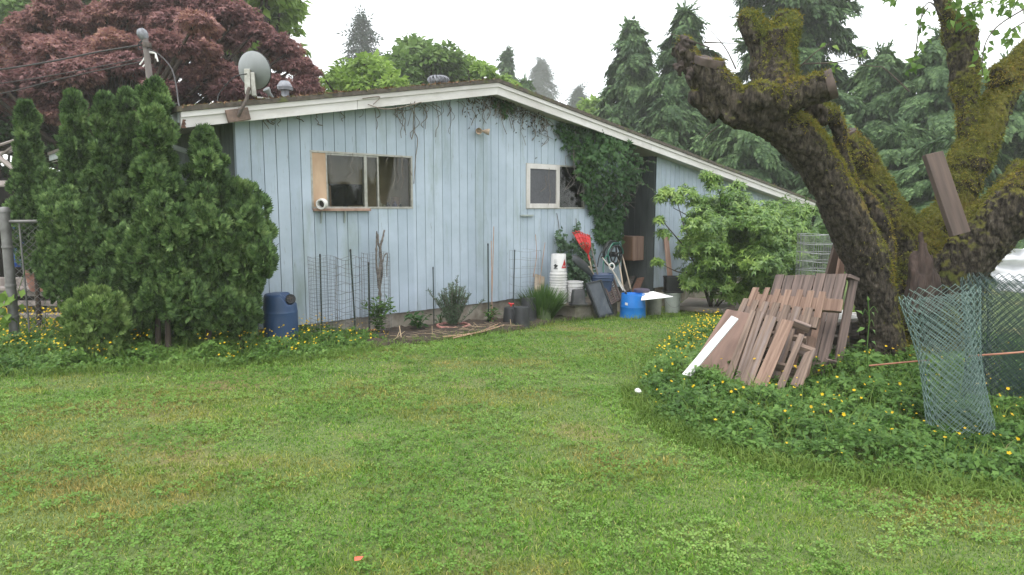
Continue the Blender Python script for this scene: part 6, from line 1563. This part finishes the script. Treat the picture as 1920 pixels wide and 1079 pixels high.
# ------------------------------------------------------------------ rolls of green chain link
def mesh_roll(label, cb, ct, r0, turns, mat, seed, dia=.068, wr=.0022, flare=.12, zig=True, core=.55):
    rs = np.random.RandomState(seed)
    t = thing("chain_link_roll", label, "wire mesh roll", cb, "rolls of green chain link mesh")
    ax = np.array(ct, float) - cb; H = np.linalg.norm(ax); ax = ax / H
    ex = nrm(np.cross(ax, [0, 1, 0])); ey = np.cross(ax, ex)
    def pt(s, h):
        th = s * 2 * math.pi; f = s / turns
        r = r0 * (core + (1 - core) * f) * (1 + flare * max(0, h / H - .55) * (.5 + f) + .04 * math.sin(th * 2 + h * 3) + .03 * math.sin(h * 5 + s)) * (1 - .10 * math.sin(math.pi * h / H))
        tw = th + .25 * h
        z = h + .05 * math.sin(th + 1) * f
        return np.array(cb) + ax * z + ex * r * math.cos(tw) * 1.08 + ey * r * math.sin(tw) * .92
    m = MB(); nz = int(H / dia)
    s = 0.0; kw = 0
    while s < turns:
        r = r0 * (core + (1 - core) * s / turns); ds = dia / 2 / (2 * math.pi * r)
        pts = []
        for i in range(nz * 2 + 1):
            h = H * i / (nz * 2) + .017 * math.sin(s * 2.1) + .03 * (int(s) % 3); q = pt(s + (ds * 1.04 if (i + kw) % 2 else -.04 * ds), h)
            q = q + nrm(q - (np.array(cb) + ax * h)) * (.004 if ((i + kw) % 2) else -.004); pts.append(q)
        m.tube(pts, wr, 4, cap=False); s += ds; kw += 1
    m.build("mesh_wires", mat, t)
    return t
M_GRW = M("pale_green_vinyl", (.150, .225, .195), (.10, .155, .14), 12, .5, 0)
M_DGW = M("dark_green_vinyl", (.035, .070, .062), (.022, .045, .04), 12, .5, 0)
gb = D(1822, 838, 4.95); gb[2] = .0
mesh_roll("pale green chain link roll tilting to the left in front of the trunk", gb + [0.0, .12, 0], D(1758, 556, 5.3), px2m(58, 5.2), 2.7, M_GRW, 1, flare=.20, wr=.0023, dia=.068, core=.72)
gb = D(1925, 790, 5.6); gb[2] = 0
mesh_roll("dark green chain link roll standing at the right edge of the frame", gb + [.06, .3, 0], D(1908, 530, 5.95), px2m(88, 5.9), 4.6, M_DGW, 2, flare=.1, wr=.0028, core=.4, dia=.068)
# fibreglass rods through the mesh
M_ROD = M("orange_rod", (.38, .165, .10), (.28, .11, .07), 8, .45, .05)
o = MB().tube([D(1630, 686, 5.75), D(1715, 678, 5.55), D(1742, 676, 5.4)], .007, 8).build("orange_rod", M_ROD, smooth=True, loc=D(1715, 678, 5.6)); tag(o, "orange rod sticking out left of the pale mesh roll", "rod")
o = MB().tube([D(1816, 668, 5.28), D(1875, 664, 5.15), D(1990, 655, 5.0)], .0075, 8).build("orange_rod", M_ROD, smooth=True, loc=D(1875, 664, 5.2)); tag(o, "orange rod across the dark mesh roll at the right edge", "rod")
# white sheet and wire far right
bm = bmesh.new(); me = bpy.data.meshes.new("white_cover"); gr = []
wc = PQ((1868, 468, 9.6), (2060, 450, 9.6), (2080, 550, 9.4), (1860, 545, 9.4))
for i in range(17):
    row = []
    for j in range(17):
        q = lerp4(wc, j / 16, i / 16); row.append(bm.verts.new(q + np.array([0, .18 * noise.noise((i * .35, j * .3, 0)) - .02 * (i - 8) ** 2 * .1, .06 * noise.noise((j * .5, 3, 1))])))
    gr.append(row)
for i in range(16):
    for j in range(16): bm.faces.new((gr[i][j], gr[i][j + 1], gr[i + 1][j + 1], gr[i + 1][j]))
bm.to_mesh(me); bm.free()
o = link("white_cover", me, M("white_cover_sheet", (.74, .74, .76), (.6, .6, .62), 3, .6, .05), smooth=True); o.modifiers.new("thick", 'SOLIDIFY').thickness = .006
tag(o, "crumpled white plastic cover behind the dark mesh roll at the right edge", "cover")
# tall weed before the trunk
P = G(1632, 752)
wd_t = thing("tall_weed", "tall thin weed with drooping leaves in front of the mossy trunk", "weed", P)
Yw = P[1]; st = MB(); c = curve_pts([P, D(1626, 660, Yw), D(1630, 600, Yw), D(1627, 562, Yw)], 16); st.tube(c, .005, 5)
PP = []; DD = []; SS = []
for x, y, d, s in ((1630, 672, (.6, -.3, -.1), .15), (1618, 665, (-.7, -.3, .1), .10), (1634, 668, (.8, -.2, .3), .10), (1632, 700, (.5, -.6, -.2), .17), (1620, 690, (-.6, -.4, 0), .11), (1624, 640, (-.8, -.1, .1), .08), (1634, 640, (.8, 0, -.5), .09), (1622, 615, (-.7, 0, -.2), .08), (1636, 618, (.7, 0, -.7), .07), (1618, 590, (-.5, 0, .5), .07), (1634, 585, (.6, 0, -.6), .07), (1628, 566, (0, 0, 1), .05)):
    PP.append(D(x, y, Yw)); DD.append(d); SS.append(s)
Vv, Ff = scatter(*T_leaf(.55, .06, .35), PP, DD, [[0, -.5, .8]] * len(PP), SS); link("leaves", arrays_mesh("leaves", Vv, Ff), L_MID, wd_t)
for x, y in ((1622, 580), (1638, 575), (1634, 600)): st.tube(curve_pts([D(1628, y + 12, Yw), D(x, y, Yw), D(x + (x - 1628) * .8, y + 12, Yw)], 8), .003, 4)
st.build("stem", L_MID, wd_t)
# ------------------------------------------------------------------ weeds, flowers and grass
L_BUT = LEAF("buttercup_leaf", [(0, (.030, .075, .018)), (.4, (.075, .155, .032)), (.75, (.14, .25, .055)), (1, (.24, .36, .10))], .3, .45, .9)
def T_but():
    v = []; f = []
    for k, a in enumerate((-75, 0, 75)):
        a = math.radians(a); ca, sa = math.cos(a), math.sin(a); k0 = len(v)
        for x, y, z in ((0, .05, 0), (-.28, .5, .06), (-.12, .62, .02), (-.16, .9, -.05), (0, .74, -.02), (.05, 1.0, -.1), (.14, .68, .02), (.30, .62, .05)):
            v.append((x * ca + y * sa, -x * sa + y * ca, z))
        f += [tuple(k0 + i for i in q) for q in ((0, 2, 1), (0, 4, 2), (2, 4, 3), (0, 6, 4), (4, 6, 5), (0, 7, 6))]
    return v, f
def weeds(name, poly, n, hmax, seed, label, nfl, ngr, hfun, fl_poly=None):
    rs = np.random.RandomState(seed); q = sample_poly(poly, n, rs)
    h = np.array([hfun(a, b) for a, b in q]) * (.15 + .85 * rs.rand(n) ** .7) * (.8 + .9 * np.array([noise.noise((a * 3.0, b * 3.0, 0)) for a, b in q]))
    h = np.maximum(h, .02)
    P = np.stack([q[:, 0], q[:, 1], gzn(q[:, 0], q[:, 1]) + h], 1)
    Dv = rs.randn(n, 3) * [.8, .8, .35] + [0, -.35, -.05]; Nn = rs.randn(n, 3) * .4 + [0, -.25, 1]
    Vv, Ff = scatter(*T_but(), P, Dv, Nn, .028 + .045 * rs.rand(n) ** 1.4)
    tag(link(name, arrays_mesh(name, Vv, Ff), L_BUT), label, "weeds", kind='stuff')
    # stalks and long grass
    q = sample_poly(poly, ngr, rs); hh = np.array([hfun(a, b) for a, b in q]) * (.7 + .8 * rs.rand(ngr)) + .05
    blades(name.replace("buttercup_patch", "long_grass"), q, hh, .006 + .004 * rs.rand(ngr), rs, L_LONG, label.replace("buttercup", "long grass among the buttercup"), lean=.75)
    q = sample_poly(fl_poly or poly, nfl, rs)
    q = q[np.array([noise.noise((a * .9, b * .9, seed)) for a, b in q]) > -.25]; nfl = len(q)
    hz = np.array([hfun(a, b) for a, b in q]) * (.85 + .55 * rs.rand(nfl)) + .06
    P = np.stack([q[:, 0], q[:, 1], gzn(q[:, 0], q[:, 1]) + hz], 1)
    v = [(0, 0, 0)]; f = []
    for k in range(5):
        a = 2 * math.pi * k / 5; b = a + 2 * math.pi / 5; i0 = len(v)
        v += [(math.cos(a + .1) * .8, math.sin(a + .1) * .8, .35), (math.cos((a + b) / 2) * 1.0, math.sin((a + b) / 2) * 1.0, .5), (math.cos(b - .1) * .8, math.sin(b - .1) * .8, .35)]
        f += [(0, i0, i0 + 1), (0, i0 + 1, i0 + 2)]
    up = rs.randn(nfl, 3) * .45 + [0, -.45, 1]
    Vv, Ff = scatter(v, f, P, np.cross(up, rdir(nfl, rs)), up, .006 + .010 * rs.rand(nfl) ** 1.5)
    tag(link("buttercup_flowers", arrays_mesh("buttercup_flowers", Vv, Ff), L_FLO), label.replace("patch of", "small yellow flowers of the"), "flowers", kind='stuff')
    blades("flower_stems", q, hz, np.full(nfl, .004), rs, L_MID, label.replace("patch of", "thin stems of the"), lean=.0, cat="stems")
L_FLO = LEAF("buttercup_petal", [(0, (.62, .36, .01)), (.5, (.78, .52, .015)), (1, (.82, .62, .03))], .3, .35)
L_LONG = LEAF("long_grass_blade", [(0, (.07, .13, .02)), (.5, (.14, .22, .04)), (.85, (.22, .30, .07)), (1, (.36, .34, .16))], .35, .5, 1.2)
def blades(name, q, h, wd, rs, mat, label, lean=.5, cat="grass"):
    n = len(q); z = gzn(q[:, 0], q[:, 1]); a = rs.rand(n) * 6.283; b = rs.rand(n) * 6.283
    ln = lean * (.3 + .9 * rs.rand(n))
    B = np.stack([q[:, 0], q[:, 1], z], 1); d = np.stack([np.cos(a), np.sin(a), np.zeros(n)], 1); s = np.stack([np.cos(b), np.sin(b), np.zeros(n)], 1) * (wd / 2)[:, None]
    m = B + d * (h * ln * .35)[:, None] + np.stack([0 * h, 0 * h, h * .6 * (1 - .15 * ln)], 1); e = B + d * (h * ln)[:, None] + np.stack([0 * h, 0 * h, h * (1 - .35 * ln)], 1)
    V = np.stack([B - s, B + s, m + s * .8, m - s * .8, e], 1).reshape(-1, 3)
    k = (np.arange(n) * 5)[:, None, None]
    F = (np.array([(0, 1, 2), (0, 2, 3), (3, 2, 4)])[None] + k).reshape(-1, 3)
    return tag(link(name, arrays_mesh(name, V, F), mat, loc=(0, 0, 0)), label, cat, kind='stuff')
def hl(a, b): return .17 + .07 * noise.noise((a * .8, b * .8, 7))
def edge_fade(poly):
    p = np.array(poly)
    def f(a, b):
        d = 9
        for i in range(len(p)):
            u = p[(i + 1) % len(p)] - p[i]; w_ = np.array([a, b]) - p[i]; t = max(0, min(1, (w_ @ u) / (u @ u))); d = min(d, float(np.hypot(*(w_ - u * t))))
        return min(1, .25 + d / .35)
    return f
eL, eR = edge_fade(LW), edge_fade(RW)
weeds("buttercup_patch", LW, 20000, .2, 5, "patch of buttercup and low weeds under the cedars at the left", 1500, 3500, lambda a, b: hl(a, b) * eL(a, b))
weeds("buttercup_patch", RW, 34000, .3, 6, "patch of buttercup around the pallets and mossy tree at the right", 650, 4200, lambda a, b: (.21 + .08 * noise.noise((a * .9, b * .9, 3))) * eR(a, b) * (.6 if b > 7.6 else 1) * (1 - .72 * math.exp(-((a - 3.3) ** 2 + (b - 4.85) ** 2) / .22)))
FP = gpoly([(1225, 690), (1275, 640), (1305, 612), (1350, 612), (1340, 650), (1290, 720)])
rs = np.random.RandomState(15); q = sample_poly(FP, 190, rs); P = np.stack([q[:, 0], q[:, 1], gzn(q[:, 0], q[:, 1]) + .12 + .16 * rs.rand(len(q))], 1)
v = [(math.cos(a) * .9, math.sin(a) * .9, .2) for a in np.linspace(0, 5.03, 5)] + [(0, 0, 0)]; f = [(5, k, (k + 1) % 5) for k in range(5)]
up = rs.randn(len(q), 3) * .4 + [0, -.5, 1]; Vv, Ff = scatter(v, f, P, np.cross(up, rdir(len(q), rs)), up, .007 + .009 * rs.rand(len(q)))
tag(link("buttercup_flowers", arrays_mesh("buttercup_flowers", Vv, Ff), L_FLO), "dense yellow buttercup flowers left of the reddish sheet and white plank", "flowers", kind='stuff')
q = sample_poly(gpoly([(-40, 640), (0, 600), (120, 590), (130, 640)]), 320, rs); P = np.stack([q[:, 0], q[:, 1], gzn(q[:, 0], q[:, 1]) + .15 + .2 * rs.rand(len(q))], 1); up = rs.randn(len(q), 3) * .4 + [0, -.5, 1]
Vv, Ff = scatter(v, f, P, np.cross(up, rdir(len(q), rs)), up, .014 + .006 * rs.rand(len(q)))
tag(link("buttercup_flowers", arrays_mesh("buttercup_flowers", Vv, Ff), L_FLO), "yellow flowers glowing behind the chain link fence at the left", "flowers", kind='stuff')
q = sample_poly(gpoly([(-40, 640), (-20, 598), (130, 590), (140, 640)]), 2500, rs)
blades("long_grass", q, .12 + .15 * rs.rand(len(q)), np.full(len(q), .012), rs, L_LONG, "yellow green long grass behind the chain link fence at the left", lean=.6)
def L_grass():
    m, t, b = nodes("lawn_blade")
    g = t.nodes.new("ShaderNodeNewGeometry"); v = coords(t)
    p1 = noisefac(t, coords(t, (.75, 1, 1)), .62, 5, .62); p2 = noisefac(t, v, 2.6, 3, .6)
    gr = ramp(t, g.outputs['Random Per Island'], [(0, (.060, .145, .016)), (.45, (.130, .265, .030)), (.8, (.205, .36, .050)), (.93, (.33, .42, .10)), (1, (.50, .44, .18))]).outputs[0]
    st = ramp(t, g.outputs['Random Per Island'], [(0, (.17, .16, .035)), (.5, (.31, .235, .07)), (1, (.50, .34, .14))]).outputs[0]
    k = ramp(t, p1, [(.47, (0, 0, 0)), (.63, (.9, .9, .9))]).outputs[0]
    c = mixc(t, k, gr, st); d = ramp(t, p2, [(.35, (.78, .85, .80)), (.65, (1.1, 1.08, 1.0))]).outputs[0]
    c = mixc(t, 1.0, c, d, 'MULTIPLY'); t.links.new(c, b.inputs['Base Color']); b.inputs['Roughness'].default_value = .6; b.inputs['Specular IOR Level'].default_value = .14
    tr = t.nodes.new("ShaderNodeBsdfTranslucent"); t.links.new(c, tr.inputs[0]); ms = t.nodes.new("ShaderNodeMixShader"); ms.inputs[0].default_value = .3
    t.links.new(b.outputs[0], ms.inputs[1]); t.links.new(tr.outputs[0], ms.inputs[2]); t.links.new(ms.outputs[0], t.nodes["Material Output"].inputs[0])
    return m
M_BLADE = L_grass()
def lawn_grass():
    rs = np.random.RandomState(99); out = []
    for y0, y1, dens in ((1.9, 3.2, 8500), (3.2, 4.5, 6500), (4.5, 6.5, 4200), (6.5, 9.0, 2500), (9.0, 15.0, 1100)):
        A_ = .5 * (y1 * y1 - y0 * y0) * 2.0; n = int(A_ * dens)
        y = np.sqrt(y0 * y0 + rs.rand(n) * (y1 * y1 - y0 * y0)); x = (rs.rand(n) - .5) * 2.0 * y
        if y0 >= 9: x = np.where(np.abs(x) > 7, x * .5 + 2, x)
        out.append(np.stack([x, y], 1))
    q = np.vstack(out)
    hs_ = (q - np.array([A[0], A[1]])); s = hs_ @ U[:2]; b = hs_ @ NB[:2]
    bad = inpoly(q[:, 0], q[:, 1], LW) | inpoly(q[:, 0], q[:, 1], BW) | ((b > -.05) & (s > -.1)) | (b > 3)
    rw = inpoly(q[:, 0], q[:, 1], RW) & (rs.rand(len(q)) < .7)
    q = q[~(bad | rw)]; n = len(q)
    k1 = np.array([noise.noise((a * 1.1, b * 1.1, 4)) for a, b in q]); k2 = np.array([noise.noise((a * 4.5, b * 4.5, 9)) for a, b in q])
    h = (.024 + .012 * k1 + .016 * k2) * (.6 + .8 * rs.rand(n)); h = np.maximum(h, .012)
    wd = (.0026 + .0010 * q[:, 1] * .55) * (.7 + .6 * rs.rand(n))
    blades("lawn_grass", q, h, wd, rs, M_BLADE, "short mown grass of the whole lawn in front of the house", lean=1.1)
    # clover and plantain leaves in the turf
    n = 70000; y = np.sqrt(2.0 ** 2 + rs.rand(n) * (10 ** 2 - 2.0 ** 2)); x = (rs.rand(n) - .5) * 1.72 * y
    q = np.stack([x, y], 1); kk = np.array([noise.noise((a * 1.0, b * 1.4, 14)) + .5 * noise.noise((a * 4, b * 4, 15)) for a, b in q])
    ok = (kk > -.08) & ~inpoly(x, y, LW) & ~inpoly(x, y, RW) & ~inpoly(x, y, BW); q = q[ok]; n = len(q)
    P = np.stack([q[:, 0], q[:, 1], gzn(q[:, 0], q[:, 1]) + .016 + .022 * rs.rand(n)], 1)
    v = []; f = []
    for k in range(3):
        a = 2.094 * k; i0 = len(v)
        for r_, e in ((.05, 0), (.75, .5), (1, .18), (.92, 0), (1, -.18), (.75, -.5)): v.append((r_ * math.cos(a + e), r_ * math.sin(a + e), .1 * r_))
        f += [(i0, i0 + 4, i0 + 5), (i0, i0 + 3, i0 + 4), (i0, i0 + 2, i0 + 3), (i0, i0 + 1, i0 + 2)]
    Vv, Ff = scatter(v, f, P, rs.randn(n, 3) * [1, 1, .25], rs.randn(n, 3) * .4 + [0, -.2, 1], .011 + .013 * rs.rand(n))
    tag(link("clover", arrays_mesh("clover", Vv, Ff), LEAF("clover_leaf", [(0, (.055, .125, .018)), (.5, (.125, .245, .038)), (1, (.26, .38, .10))], .3, .45, 1.0)), "patches of clover leaves spread through the lawn", "clover", kind='stuff')
lawn_grass()
# taller fringe where the mower stops
rs = np.random.RandomState(55); fr = []
for poly, seg in ((gpoly([(-60, 708), (100, 703), (250, 695), (420, 688), (520, 682), (600, 676), (690, 658), (740, 648)]), 2600), (gpoly([(1190, 735), (1225, 782), (1290, 824), (1400, 857), (1550, 888), (1700, 908), (1960, 935)]), 5200), (gpoly([(1290, 600), (1300, 612), (1262, 640), (1215, 690), (1192, 740)]), 900), (gpoly([(950, 622), (1040, 607), (1110, 600), (1160, 600), (1215, 600), (1260, 594), (1290, 592), (1360, 590)]), 1500), (gpoly([(740, 648), (830, 640), (950, 624)]), 700)):
    p = np.array(poly); L_ = np.linalg.norm(np.diff(p, axis=0), axis=1); c = np.concatenate([[0], np.cumsum(L_)])
    u = rs.rand(seg) * c[-1]; i = np.clip(np.searchsorted(c, u) - 1, 0, len(L_) - 1); w_ = (u - c[i]) / L_[i]
    fr.append(p[i] * (1 - w_)[:, None] + p[i + 1] * w_[:, None] + rs.randn(seg, 2) * .10)
q = np.vstack(fr); blades("fringe_grass", q, .05 + .10 * rs.rand(len(q)) ** 1.5, .005 + .003 * rs.rand(len(q)), rs, L_LONG, "uncut grass fringe along the weed patches and the wall", lean=1.0)
# straw litter on the soil bed edge, a red petal on the lawn, a pale scrap by the weeds
q = sample_poly(gpoly([(690, 655), (760, 648), (900, 632), (960, 622), (960, 612), (850, 622), (740, 636)]), 130, rs); P = np.stack([q[:, 0], q[:, 1], gzn(q[:, 0], q[:, 1]) + .055 + .03 * rs.rand(len(q))], 1)
Vv, Ff = scatter([(-.03, 0, 0), (.03, 0, 0), (.03, 1, .03), (-.03, 1, .03)], [(0, 1, 2), (0, 2, 3)], P, rs.randn(len(q), 3) * [1, .6, .12], rs.randn(len(q), 3) * .2 + [0, 0, 1], .10 + .12 * rs.rand(len(q)))
tag(link("straw_litter", arrays_mesh("straw_litter", Vv, Ff), LEAF("straw", [(0, (.20, .14, .08)), (1, (.45, .35, .22))], .1)), "dry straw and stalks strewn along the edge of the soil bed", "straw", kind='stuff')
P = G(673, 1062) + [0, 0, .035]
m = MB(); m.add([P + [x, y, z] for x, y, z in ((-.018, -.012, .0), (.012, -.016, .006), (.022, .010, .012), (-.002, .018, .004), (-.022, .006, .010), (.0, .0, .016))], [(0, 1, 5), (1, 2, 5), (2, 3, 5), (3, 4, 5), (4, 0, 5), (4, 3, 2, 1, 0)])
tag(m.build("red_petal", M("petal_red", (.75, .12, .06), (.6, .08, .04), 20, .5, 0)), "small orange red petal lying on the near lawn", "petal")
P = G(1196, 748) + [0, 0, .05]
m = MB().lathe([(0, 0), (.02, .0), (.035, .02), (.03, .035), (.01, .045), (0, .046)], P, 9); m.v = [tuple(np.array(p) + .012 * np.array(noise.noise_vector((p[0] * 30, p[1] * 30, p[2] * 30)))) for p in m.v]
tag(m.build("paper_scrap", M_WPVC, smooth=True), "crumpled pale scrap at the left edge of the right weed patch", "litter")

# ------------------------------------------------------------------ haze
hz = bpy.data.meshes.new("haze"); bm = bmesh.new(); bmesh.ops.create_cube(bm, size=1.0)
for v_ in bm.verts: v_.co = (v_.co.x * 320, v_.co.y * 205 + 72.5, v_.co.z * 62 + 27.5)
bmesh.ops.recalc_face_normals(bm, faces=bm.faces); bm.to_mesh(hz); bm.free()
hm = bpy.data.materials.new("haze"); hm.use_nodes = True; t = hm.node_tree; t.nodes.remove(t.nodes["Principled BSDF"])
pv = t.nodes.new("ShaderNodeVolumePrincipled"); pv.inputs['Color'].default_value = (.96, .96, .95, 1); pv.inputs['Density'].default_value = 0.0016; pv.inputs['Anisotropy'].default_value = .2
t.links.new(pv.outputs[0], t.nodes["Material Output"].inputs['Volume'])
ho = link("haze", hz, hm, loc=(0, 0, 0)); tag(ho, "thin pale mist filling the air", "haze", kind='stuff')
